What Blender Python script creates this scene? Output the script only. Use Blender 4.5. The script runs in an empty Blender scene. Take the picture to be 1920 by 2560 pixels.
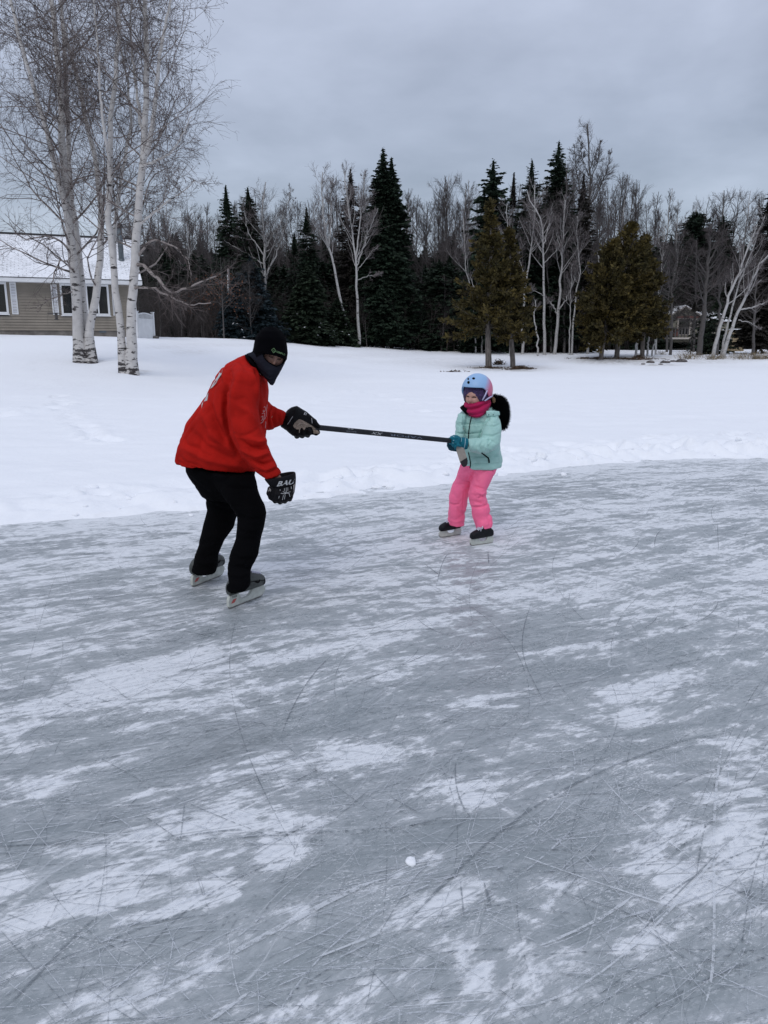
import bpy, bmesh, math, random
import numpy as np
from mathutils import Vector, noise
from mathutils.bvhtree import BVHTree
S = bpy.context.scene
C = S.collection
# ---------------- camera, sky, sun, exposure ----------------
F = 1920.0; PITCH = math.radians(12.6); CH = 1.5
cp, sp = math.cos(PITCH), math.sin(PITCH)
cd = bpy.data.cameras.new('camera'); cam = bpy.data.objects.new('camera', cd); C.objects.link(cam)
cam.location = (0, 0, CH); cam.rotation_euler = (math.radians(90) - PITCH, 0, 0)
cd.sensor_fit = 'HORIZONTAL'; cd.sensor_width = 36; cd.lens = 36; cd.clip_start = .05; cd.clip_end = 5000
S.camera = cam
S.render.engine = 'CYCLES'
S.view_settings.view_transform = 'Standard'; S.view_settings.look = 'None'
S.view_settings.exposure = 0.0; S.view_settings.gamma = 1
SUN_EL, SUN_AZ = math.radians(48), math.radians(200)
W = bpy.data.worlds.new("World"); S.world = W; W.use_nodes = True
nt = W.node_tree; nt.nodes.clear()
def N(t, kind, **kw):
    n = t.nodes.new(kind)
    for k, v in kw.items():
        if k.startswith('i_'): n.inputs[int(k[2:]) if k[2:].isdigit() else k[2:].replace('_', ' ')].default_value = v
        else: setattr(n, k, v)
    return n
def world_nodes():
    L = nt.links.new
    out = N(nt, 'ShaderNodeOutputWorld'); bg = N(nt, 'ShaderNodeBackground'); L(bg.outputs[0], out.inputs[0])
    sky = N(nt, 'ShaderNodeTexSky', sky_type='NISHITA', sun_disc=False, sun_elevation=SUN_EL, sun_rotation=SUN_AZ)
    sk = N(nt, 'ShaderNodeVectorMath', operation='SCALE'); L(sky.outputs[0], sk.inputs[0]); sk.inputs['Scale'].default_value = .04
    tc = N(nt, 'ShaderNodeTexCoord'); sep = N(nt, 'ShaderNodeSeparateXYZ'); L(tc.outputs['Generated'], sep.inputs[0])
    z = N(nt, 'ShaderNodeMath', operation='MAXIMUM', i_1=0.0); L(sep.outputs[2], z.inputs[0])
    g = N(nt, 'ShaderNodeMath', operation='MULTIPLY_ADD', i_1=.95, i_2=.425); L(z.outputs[0], g.inputs[0])
    # cloud structure: direction projected on a high flat layer
    zz = N(nt, 'ShaderNodeMath', operation='ADD', i_1=.16); L(z.outputs[0], zz.inputs[0])
    dv = N(nt, 'ShaderNodeVectorMath', operation='DIVIDE'); L(tc.outputs['Generated'], dv.inputs[0])
    cb = N(nt, 'ShaderNodeCombineXYZ'); L(zz.outputs[0], cb.inputs[0]); L(zz.outputs[0], cb.inputs[1]); cb.inputs[2].default_value = 1
    L(cb.outputs[0], dv.inputs[1])
    n1 = N(nt, 'ShaderNodeTexNoise'); L(dv.outputs[0], n1.inputs['Vector'])
    n1.inputs['Scale'].default_value = .75; n1.inputs['Detail'].default_value = 5; n1.inputs['Roughness'].default_value = .5
    n1.inputs['Distortion'].default_value = .5
    n2 = N(nt, 'ShaderNodeTexNoise'); L(dv.outputs[0], n2.inputs['Vector'])
    n2.inputs['Scale'].default_value = 1.9; n2.inputs['Detail'].default_value = 6; n2.inputs['Roughness'].default_value = .55
    r1 = N(nt, 'ShaderNodeMapRange'); L(n1.outputs[0], r1.inputs[0])
    for i, v in zip((1, 2, 3, 4), (.35, .65, .72, 1.22)): r1.inputs[i].default_value = v
    r2 = N(nt, 'ShaderNodeMapRange'); L(n2.outputs[0], r2.inputs[0])
    for i, v in zip((1, 2, 3, 4), (.32, .68, .86, 1.12)): r2.inputs[i].default_value = v
    m = N(nt, 'ShaderNodeMath', operation='MULTIPLY'); L(r1.outputs[0], m.inputs[0]); L(r2.outputs[0], m.inputs[1])
    m2 = N(nt, 'ShaderNodeMath', operation='MULTIPLY'); L(m.outputs[0], m2.inputs[0]); L(g.outputs[0], m2.inputs[1])
    cr = N(nt, 'ShaderNodeMix', data_type='RGBA'); L(n1.outputs[0], cr.inputs[0])
    cr.inputs[6].default_value = (.58, .607, .715, 1); cr.inputs[7].default_value = (.56, .607, .727, 1)
    sc = N(nt, 'ShaderNodeVectorMath', operation='SCALE'); L(cr.outputs[2], sc.inputs[0]); L(m2.outputs[0], sc.inputs['Scale'])
    ad = N(nt, 'ShaderNodeVectorMath', operation='ADD'); L(sc.outputs[0], ad.inputs[0]); L(sk.outputs[0], ad.inputs[1])
    L(ad.outputs[0], bg.inputs[0]); bg.inputs[1].default_value = .955
world_nodes()
sl = bpy.data.lights.new('sun', 'SUN'); sl.energy = .8; sl.angle = math.radians(30); sl.color = (1, .97, .93)
so = bpy.data.objects.new('sun', sl); C.objects.link(so)
so.rotation_euler = (math.radians(90) - SUN_EL, 0, math.pi - SUN_AZ)

# ---------------- helpers ----------------
def ray(px, py):
    x = (px - 960) / F; y = -(py - 1280) / F
    return np.array([x, cp + y * sp, -sp + y * cp])
def U(px, py, Y):
    d = ray(px, py); return np.array([0, 0, CH]) + d * (Y / d[1])
def G(px, py, z=0.0):
    d = ray(px, py); return np.array([0, 0, CH]) + d * ((z - CH) / d[2])
def proj(P):
    P = np.asarray(P, float); q = P - np.array([0, 0, CH])
    dep = q[..., 1] * cp - q[..., 2] * sp; up = q[..., 1] * sp + q[..., 2] * cp
    return 960 + F * q[..., 0] / dep, 1280 - F * up / dep
def sstep(a, b, x):
    t = np.clip((x - a) / (b - a), 0, 1); return t * t * (3 - 2 * t)
US = np.array([-1.5, -.52, -.33, -.17, -.08, 0, .06, .12, .2, .26, .3, .5, 1.5])
DS = np.array([17, 17, 19, 24, 28, 32, 34, 36, 38, 40, 42, 44.5, 46])
DC = np.array([36, 37, 38, 50, 55, 58, 60, 59, 58, 54, 50, 49, 49])
HC = np.array([1.9, 1.74, 1.60, 1.48, 1.18, .95, .80, .72, .62, .52, .46, .46, .5])
def vnoise(x, y, s, seed=0):
    x = np.asarray(x, float) * s; y = np.asarray(y, float) * s
    xi = np.floor(x); yi = np.floor(y); fx = x - xi; fy = y - yi
    def h(a, b):
        v = np.sin(a * 127.1 + b * 311.7 + seed * 74.7) * 43758.5453; return v - np.floor(v)
    u = fx * fx * (3 - 2 * fx); v = fy * fy * (3 - 2 * fy)
    return (h(xi, yi) * (1 - u) + h(xi + 1, yi) * u) * (1 - v) + (h(xi, yi + 1) * (1 - u) + h(xi + 1, yi + 1) * u) * v
EPX = [(-900, 1390), (-300, 1345), (0, 1312), (200, 1297), (400, 1283), (550, 1272), (700, 1255), (820, 1240), (960, 1226), (1100, 1212),
       (1250, 1190), (1400, 1168), (1600, 1152), (1780, 1147), (1920, 1146), (2300, 1140)]
EP = np.array([G(a, b)[:2] for a, b in EPX])
def edgeY(x):
    return np.interp(x, EP[:, 0], EP[:, 1])
def H(x, y):
    x = np.asarray(x, float); y = np.asarray(y, float)
    u = x / np.maximum(y, 1.0)
    ds = np.interp(u, US, DS); dc = np.interp(u, US, DC); hc = np.interp(u, US, HC)
    t = np.clip((y - ds) / (dc - ds), 0, 1)
    s = t * t * (3 - 2 * t)
    e = y - edgeY(x)
    lake = .07 * sstep(-.05, .5, e) + .012 * (vnoise(x, y, .8, 3) - .5)
    near = np.exp(-((e - .5) / .7) ** 2)
    lump = (vnoise(x, y, 4.5, 5) - .42) * .14 + (vnoise(x, y, 11, 6) - .5) * .075 + (vnoise(x, y, 25, 8) - .5) * .022
    rub = near * lump * np.clip(.65 + .7 * sstep(-1, 5, x), .3, 1.35)
    h = np.where(e > -.2, lake + rub + .012 * sstep(0, .3, e) * (vnoise(x, y, 2.2, 9) - .5), -.05)
    h = np.where(e < 0, np.minimum(h, -.03 + .10 * np.clip(e + .25, 0, 1)), h)
    # old footprints and drifts on the snow-covered lake
    h = h + s * hc + sstep(5, 20, e) * (1 - s * .3) * (vnoise(x, y * 1.4, .35, 11) - .5) * .11
    h = h + (vnoise(x + y * .3, y * 2.6, .9, 12) - .5) * .035 * sstep(1.0, 4, e) + (vnoise(x, y * 1.6, 2.6, 14) - .5) * .024 * sstep(.3, 2, e)
    h = h + np.clip(y - dc, 0, 1e9) * .004 * (y < 400)
    for (fx, fy, r, d) in FOOT:
        dd = ((x - fx) ** 2 + ((y - fy)) ** 2) / (r * r)
        h = h - d * np.exp(-dd) + d * .35 * np.exp(-((np.sqrt(dd) - 1.6) / .5) ** 2)
    return h
FOOT = []
rs = np.random.RandomState(4)
for (px, py) in [(235, 1222), (245, 1238), (352, 1237), (955, 1205), (905, 1190), (1335, 1158), (1300, 1150), (1390, 1195), (1540, 1125), (1560, 1140),
                 (1870, 1105), (1885, 1122), (1850, 1128), (870, 1225), (1500, 1138), (1450, 1165), (1610, 1120), (1700, 1118)]:
    g = G(px, py, .06); FOOT.append((g[0], g[1], .09 + .03 * rs.rand(), .06))
for i in range(26):   # a line of old tracks up the bank
    px = 80 + i * 7 + rs.randn() * 8; py = 950 + i * 6.0 + rs.randn() * 4; g = G(px, py, .1); FOOT.append((g[0], g[1], .15, .11))
for i in range(14):
    px = 170 - i * 13 + rs.randn() * 3; py = 1010 + i * 2.0 + rs.randn() * 3; g = G(px, py, .1); FOOT.append((g[0], g[1], .2, .10))
for i in range(16):   # tracks leading across the bank behind the skater in red
    g = G(560 + i * 36, 1000 + 26 * math.sin(i * .5) + rs.randn() * 5, .1); FOOT.append((g[0], g[1], .16, .075))
for i in range(34):   # trampled snow along the far half of the ice edge
    px = 760 + rs.rand() * 1160; g = G(px, np.interp(px, [760, 1250, 1920], [1225, 1150, 1112]) - rs.rand() * 34, .06); FOOT.append((g[0], g[1], .07 + .08 * rs.rand(), .075))
def ground(px, py):
    """point of the modelled ground seen at a photo pixel"""
    d = ray(px, py); o = np.array([0, 0, CH]); t = 3.0
    while t < 140:
        p = o + d * t
        if p[2] < float(H(p[0], p[1])): break
        t += .1
    return o + d * t
def gz(x, y): return float(H(x, y))

def newmesh(name, V, Q=None, T=None, smooth=True, polys=None):
    V = np.asarray(V, np.float32).reshape(-1, 3); me = bpy.data.meshes.new(name)
    if polys is not None:
        me.from_pydata([tuple(map(float, v)) for v in V], [], polys)
    else:
        Q = np.zeros((0, 4), np.int32) if Q is None else np.asarray(Q, np.int32).reshape(-1, 4)
        T = np.zeros((0, 3), np.int32) if T is None else np.asarray(T, np.int32).reshape(-1, 3)
        me.vertices.add(len(V)); me.vertices.foreach_set('co', V.ravel())
        me.loops.add(Q.size + T.size); me.loops.foreach_set('vertex_index', np.concatenate([Q.ravel(), T.ravel()]))
        me.polygons.add(len(Q) + len(T))
        ls = np.concatenate([np.arange(len(Q)) * 4, Q.size + np.arange(len(T)) * 3]).astype(np.int32)
        me.polygons.foreach_set('loop_start', ls)
        me.update(calc_edges=True); me.validate()
    if smooth: me.polygons.foreach_set('use_smooth', [True] * len(me.polygons))
    return me
def link(name, me, mat, parent=None, **props):
    o = bpy.data.objects.new(name, me); C.objects.link(o)
    if mat is not None:
        for m in (mat if isinstance(mat, (list, tuple)) else [mat]): me.materials.append(m)
    if parent is not None:
        o.parent = parent
        o.matrix_parent_inverse = parent.matrix_world.inverted() if False else o.matrix_parent_inverse
        o.location = -Vector(parent.location) if parent.get('_abs') else (0, 0, 0)
    for k, v in props.items(): o[k] = v
    return o
def tag(o, label=None, cat=None, group=None, kind=None):
    if label: o['label'] = label
    if cat: o['category'] = cat
    if group: o['group'] = group
    if kind: o['kind'] = kind
    return o
def thing(name, loc, label, cat, group=None, rotz=0, absolute=True):
    """Empty at the thing's base; parts are given in world coordinates when absolute"""
    o = bpy.data.objects.new(name, None); C.objects.link(o); o.empty_display_size = .2
    o.location = tuple(map(float, loc)); o.rotation_euler = (0, 0, rotz)
    if absolute: o['_abs'] = 1
    return tag(o, label, cat, group)
def copy_thing(src, loc, rotz=0, scale=1, label=None, group=None):
    r = src.copy(); C.objects.link(r); r.location = loc; r.rotation_euler = (0, 0, rotz)
    r.scale = scale if hasattr(scale, '__len__') else (scale,) * 3
    if label: r['label'] = label
    if group: r['group'] = group
    for ch in src.children:
        c = ch.copy(); C.objects.link(c); c.parent = r
        for g in ch.children:
            d = g.copy(); C.objects.link(d); d.parent = c
    return r
class MB:
    """collects loose geometry, built as one mesh"""
    def __init__(s): s.v = []; s.f = []; s.n = 0
    def add(s, v, f):
        v = np.asarray(v, float).reshape(-1, 3)
        s.v.append(v); s.f += [tuple(int(i) + s.n for i in q) for q in f]; s.n += len(v)
    def box(s, c, h, ax=None):
        ax = np.eye(3) if ax is None else np.asarray(ax)
        c = np.asarray(c, float); P = []
        for i in (-1, 1):
            for j in (-1, 1):
                for k in (-1, 1): P.append(c + ax[0] * h[0] * i + ax[1] * h[1] * j + ax[2] * h[2] * k)
        f = [(0, 1, 3, 2), (4, 6, 7, 5), (0, 4, 5, 1), (2, 3, 7, 6), (0, 2, 6, 4), (1, 5, 7, 3)]
        if np.linalg.det(ax) < 0: f = [q[::-1] for q in f]
        s.add(P, f)
    def tube(s, pts, rad, n=8, cap=True):
        P = np.asarray(pts, float); k = len(P); R = np.broadcast_to(np.asarray(rad, float), (k,))
        T = np.gradient(P, axis=0); T /= np.linalg.norm(T, axis=1)[:, None] + 1e-12
        m = T.mean(0); ref = np.eye(3)[np.argmin(np.abs(m))]
        A = np.cross(T, ref); A /= np.linalg.norm(A, axis=1)[:, None] + 1e-9; B = np.cross(T, A)
        th = np.arange(n) * 2 * math.pi / n
        V = P[:, None] + R[:, None, None] * (A[:, None] * np.cos(th)[None, :, None] + B[:, None] * np.sin(th)[None, :, None])
        f = [(i * n + j, i * n + (j + 1) % n, (i + 1) * n + (j + 1) % n, (i + 1) * n + j) for i in range(k - 1) for j in range(n)]
        if cap: f += [tuple(range(n))[::-1], tuple((k - 1) * n + j for j in range(n))]
        s.add(V.reshape(-1, 3), f)
    def loft(s, rings, n=24, p=1.0, cap=True):
        """rings: (centre, a, b[, p]) closed tube; p<1 squarer"""
        th = np.arange(n) * 2 * math.pi / n; V = []
        for r in rings:
            c, a, b = [np.asarray(q, float) for q in r[:3]]; q = r[3] if len(r) > 3 else p
            co, si = np.cos(th), np.sin(th)
            x = np.sign(co) * np.abs(co) ** q; y = np.sign(si) * np.abs(si) ** q
            V.append(c + x[:, None] * a + y[:, None] * b)
        k = len(rings)
        f = [(i * n + j, i * n + (j + 1) % n, (i + 1) * n + (j + 1) % n, (i + 1) * n + j) for i in range(k - 1) for j in range(n)]
        if cap: f += [tuple(range(n))[::-1], tuple((k - 1) * n + j for j in range(n))]
        s.add(np.concatenate(V), f)
    def sil(s, rings, n=28, p=1.0):
        """rings from photo silhouettes: xl,yl,xr,yr,Y,half depth[, power]"""
        R = []
        for r in rings:
            A = U(r[0], r[1], r[4]); B = U(r[2], r[3], r[4])
            R.append(((A + B) / 2, (B - A) / 2, np.array([0, r[5], 0]), r[6] if len(r) > 6 else p))
        s.loft(R, n=n)
    def ell(s, c, ax, h, n=16, m=10):
        """ellipsoid with axes ax (3x3 rows) and half sizes h"""
        ax = np.asarray(ax, float); V = []; c = np.asarray(c, float)
        for i in range(m + 1):
            ph = math.pi * i / m
            for j in range(n):
                th = 2 * math.pi * j / n
                q = np.array([math.sin(ph) * math.cos(th) * h[0], math.sin(ph) * math.sin(th) * h[1], math.cos(ph) * h[2]])
                V.append(c + q @ ax)
        f = [(i * n + j, (i + 1) * n + j, (i + 1) * n + (j + 1) % n, i * n + (j + 1) % n) for i in range(m) for j in range(n)]
        s.add(V, f)
    def mesh(s, name, smooth=False):
        me = bpy.data.meshes.new(name); V = np.concatenate(s.v)
        me.from_pydata([tuple(map(float, v)) for v in V], [], s.f); me.update()
        b = bmesh.new(); b.from_mesh(me); bmesh.ops.remove_doubles(b, verts=b.verts, dist=1e-6)
        bmesh.ops.recalc_face_normals(b, faces=b.faces); b.to_mesh(me); b.free()
        if smooth: me.polygons.foreach_set('use_smooth', [True] * len(me.polygons))
        return me
    def build(s, name, mat, parent=None, smooth=False, **props):
        return link(name, s.mesh(name, smooth), mat, parent, **props)
def evaluated(me, mods, name='m'):
    """mesh after modifiers [(type, {props})]"""
    o = bpy.data.objects.new(name, me); C.objects.link(o)
    for t, kw in mods:
        m = o.modifiers.new(t, t)
        for k, v in kw.items(): setattr(m, k, v)
    dg = bpy.context.evaluated_depsgraph_get(); dg.update()
    r = bpy.data.meshes.new_from_object(o.evaluated_get(dg), depsgraph=dg)
    bpy.data.objects.remove(o); return r
def remesh(mb, voxel=.008, smooth=6, name='cloth', factor=.5):
    me = evaluated(mb.mesh(name), [('REMESH', dict(mode='VOXEL', voxel_size=voxel)), ('SMOOTH', dict(iterations=smooth, factor=factor))], name)
    me.name = name; me.polygons.foreach_set('use_smooth', [True] * len(me.polygons)); return me
def mcos(me):
    v = np.zeros(len(me.vertices) * 3, np.float32); me.vertices.foreach_get('co', v); return v.reshape(-1, 3).astype(float)
def mnor(me):
    v = np.zeros(len(me.vertices) * 3, np.float32); me.vertex_normals.foreach_get('vector', v); return v.reshape(-1, 3).astype(float)
def mset(me, V): me.vertices.foreach_set('co', np.asarray(V, np.float32).ravel()); me.update()
def segdist(P, A, B):
    ab = B - A; t = np.clip(((P - A) @ ab) / (ab @ ab + 1e-12), 0, 1)
    return np.linalg.norm(P - (A + t[:, None] * ab), axis=1), t
def folds(me, lines, front=True, amp=1.0):
    """cloth folds: lines of photo pixels [(pts), amplitude(m, + ridge / - crease), width px] pushed into the facing side"""
    V = mcos(me); Nn = mnor(me); px, py = proj(V)
    face = np.clip(-(Nn @ np.array([0, 1, 0])) * 1.5 + .3, 0, 1) if front else 1
    Q = np.stack([px, py, np.zeros_like(px)], 1); D = np.zeros(len(V))
    for pts, a, w in lines:
        best = np.full(len(V), 1e9); tb = np.zeros(len(V)); n = len(pts) - 1
        for i in range(n):
            d, t = segdist(Q, np.array([*pts[i], 0.]), np.array([*pts[i + 1], 0.]))
            m = d < best; best = np.where(m, d, best); tb = np.where(m, (i + t) / n, tb)
        D += a * np.exp(-(best / w) ** 2) * (np.sin(np.clip(tb * .9 + .05, 0, 1) * math.pi) ** .5)
    mset(me, V + Nn * (D * face)[:, None] * amp)
def noisedisp(me, scale, amp, seed=0, stretch=(1, 1, 1)):
    V = mcos(me); Nn = mnor(me); o = seed * 13.7
    d = np.array([noise.noise(Vector((v[0] * scale * stretch[0] + o, v[1] * scale * stretch[1], v[2] * scale * stretch[2]))) for v in V])
    mset(me, V + Nn * (d * amp)[:, None])
# ---------------- materials ----------------
def ridged(me, scale, amp, seed=0, stretch=(1, 1, 1)):
    V = mcos(me); Nn = mnor(me); o = seed * 9.3
    def q(v, s): return noise.noise(Vector((v[0] * s * stretch[0] + o, v[1] * s * stretch[1], v[2] * s * stretch[2])))
    d = np.array([(1 - min(1, abs(q(v, scale)) * 3.2)) ** 2 * max(0, .35 + 1.6 * q(v + 7.7, scale * .45)) for v in V])
    mset(me, V - Nn * (d * amp)[:, None])
def mat(name, col, rough=.6, var=0, vscale=20, col2=None, bump=0, bscale=60, spec=.5, metal=0, island=0, sheen=0, stretch=(1, 1, 1), coat=0, detail=4):
    m = bpy.data.materials.new(name); m.use_nodes = True; t = m.node_tree; L = t.links.new
    b = t.nodes['Principled BSDF']; b.inputs['Roughness'].default_value = rough; b.inputs['Metallic'].default_value = metal
    b.inputs['Specular IOR Level'].default_value = spec
    if sheen: b.inputs['Sheen Weight'].default_value = sheen
    if coat: b.inputs['Coat Weight'].default_value = coat
    c = (*col, 1); b.inputs['Base Color'].default_value = c
    tc = N(t, 'ShaderNodeTexCoord'); mp = N(t, 'ShaderNodeMapping'); L(tc.outputs['Object'], mp.inputs[0]); mp.inputs['Scale'].default_value = stretch
    if var or col2:
        n = N(t, 'ShaderNodeTexNoise'); L(mp.outputs[0], n.inputs['Vector']); n.inputs['Scale'].default_value = vscale; n.inputs['Detail'].default_value = detail
        r = N(t, 'ShaderNodeMapRange'); L(n.outputs[0], r.inputs[0]); r.inputs[1].default_value = .35; r.inputs[2].default_value = .65
        mx = N(t, 'ShaderNodeMix', data_type='RGBA'); L(r.outputs[0], mx.inputs[0])
        if col2: mx.inputs[6].default_value = c; mx.inputs[7].default_value = (*col2, 1)
        else:
            mx.inputs[6].default_value = tuple(q * (1 - var) for q in col) + (1,); mx.inputs[7].default_value = tuple(min(1, q * (1 + var)) for q in col) + (1,)
        last = mx.outputs[2]
        if island:
            g = N(t, 'ShaderNodeNewGeometry'); r2 = N(t, 'ShaderNodeMapRange'); L(g.outputs['Random Per Island'], r2.inputs[0])
            r2.inputs[3].default_value = 1 - island; r2.inputs[4].default_value = 1 + island
            s = N(t, 'ShaderNodeVectorMath', operation='SCALE'); L(last, s.inputs[0]); L(r2.outputs[0], s.inputs['Scale']); last = s.outputs[0]
        L(last, b.inputs['Base Color'])
    if bump:
        n = N(t, 'ShaderNodeTexNoise'); L(mp.outputs[0], n.inputs['Vector']); n.inputs['Scale'].default_value = bscale; n.inputs['Detail'].default_value = 5
        bp = N(t, 'ShaderNodeBump'); bp.inputs['Strength'].default_value = min(1, bump); bp.inputs['Distance'].default_value = .01 * max(1, bump)
        L(n.outputs[0], bp.inputs['Height']); L(bp.outputs[0], b.inputs['Normal'])
    return m
# ---------------- ground: snow sheet and ice ----------------
def axis(parts):
    r = [parts[0][0]]
    for a, b, s in parts:
        n = max(1, int(round((b - a) / s))); r += list(np.linspace(a, b, n + 1)[1:])
    return np.array(r)
def grid(xs, ys, zf):
    X, Y = np.meshgrid(xs, ys); Z = zf(X, Y); V = np.stack([X, Y, Z], -1).reshape(-1, 3)
    nx, ny = len(xs), len(ys); i = np.arange(nx - 1)[None, :] + np.arange(ny - 1)[:, None] * nx
    Q = np.stack([i, i + 1, i + 1 + nx, i + nx], -1).reshape(-1, 4); return V, Q
def snow_mat():
    m = bpy.data.materials.new('snow'); m.use_nodes = True; t = m.node_tree; L = t.links.new; b = t.nodes['Principled BSDF']
    b.inputs['Roughness'].default_value = .85; b.inputs['Specular IOR Level'].default_value = .2
    g = N(t, 'ShaderNodeNewGeometry')
    at = N(t, 'ShaderNodeAttribute', attribute_name='dirt')
    n = N(t, 'ShaderNodeTexNoise'); L(g.outputs['Position'], n.inputs['Vector']); n.inputs['Scale'].default_value = 3.5; n.inputs['Detail'].default_value = 8; n.inputs['Roughness'].default_value = .7
    r = N(t, 'ShaderNodeMapRange'); L(n.outputs[0], r.inputs[0]); r.inputs[1].default_value = .35; r.inputs[2].default_value = .72
    mu = N(t, 'ShaderNodeMath', operation='MULTIPLY', use_clamp=True); L(r.outputs[0], mu.inputs[0]); L(at.outputs['Fac'], mu.inputs[1])
    mx = N(t, 'ShaderNodeMix', data_type='RGBA'); L(mu.outputs[0], mx.inputs[0]); mx.inputs[6].default_value = (.86, .88, .91, 1); mx.inputs[7].default_value = (.30, .27, .23, 1)
    L(mx.outputs[2], b.inputs['Base Color'])
    n3 = N(t, 'ShaderNodeTexNoise'); L(g.outputs['Position'], n3.inputs['Vector']); n3.inputs['Scale'].default_value = 9; n3.inputs['Detail'].default_value = 9; n3.inputs['Roughness'].default_value = .6
    bp = N(t, 'ShaderNodeBump'); bp.inputs['Strength'].default_value = .35; bp.inputs['Distance'].default_value = .04; L(n3.outputs[0], bp.inputs['Height']); L(bp.outputs[0], b.inputs['Normal'])
    return m
M_SNOW = snow_mat()
xs = axis([(-1600, -400, 300), (-400, -60, 20), (-60, -12, 1), (-12, -5, .12), (-5, 8, .05), (8, 14, .15), (14, 60, 1), (60, 400, 20), (400, 1600, 300)])
ys = axis([(-400, -20, 40), (-20, 3, 1), (3, 5.5, .1), (5.5, 11.5, .045), (11.5, 20, .12), (20, 70, .35), (70, 150, 4), (150, 600, 50), (600, 1600, 250)])
V, Q = grid(xs, ys, H)
me = newmesh('snow_ground', V, Q)
px, py = proj(V); dirt = np.zeros(len(V))
def blob(cx, cy, rx, ry, a): 
    global dirt
    m = V[:, 1] > 5; dirt = np.maximum(dirt, np.where(m, a * np.exp(-(((px - cx) / rx) ** 2 + ((py - cy) / ry) ** 2) ** 1.5), 0))
for b_ in [(1265, 920, 110, 8, .9), (1150, 905, 200, 7, .28), (900, 890, 160, 6, .2), (560, 862, 220, 5, .22), (1750, 905, 120, 4, .5), (1300, 925, 50, 4, 1.3), (1540, 902, 110, 9, 1.1), (1600, 896, 60, 6, .8), (1750, 893, 90, 9, .8), (1880, 893, 90, 9, 1.0), (1120, 898, 140, 5, .25),
           (480, 880, 60, 8, .3), (430, 868, 80, 5, .3), (345, 930, 26, 5, .9), (235, 903, 24, 4, .6), (700, 884, 90, 5, .18), (1000, 885, 170, 3, .15), (1640, 912, 60, 2.5, 1.2), (1310, 830, 260, 6, .3)]: blob(*b_)
a = me.attributes.new('dirt', 'FLOAT', 'POINT'); a.data.foreach_set('value', dirt.astype(np.float32))
gob = link('snow_ground', me, M_SNOW, kind='structure')
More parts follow.
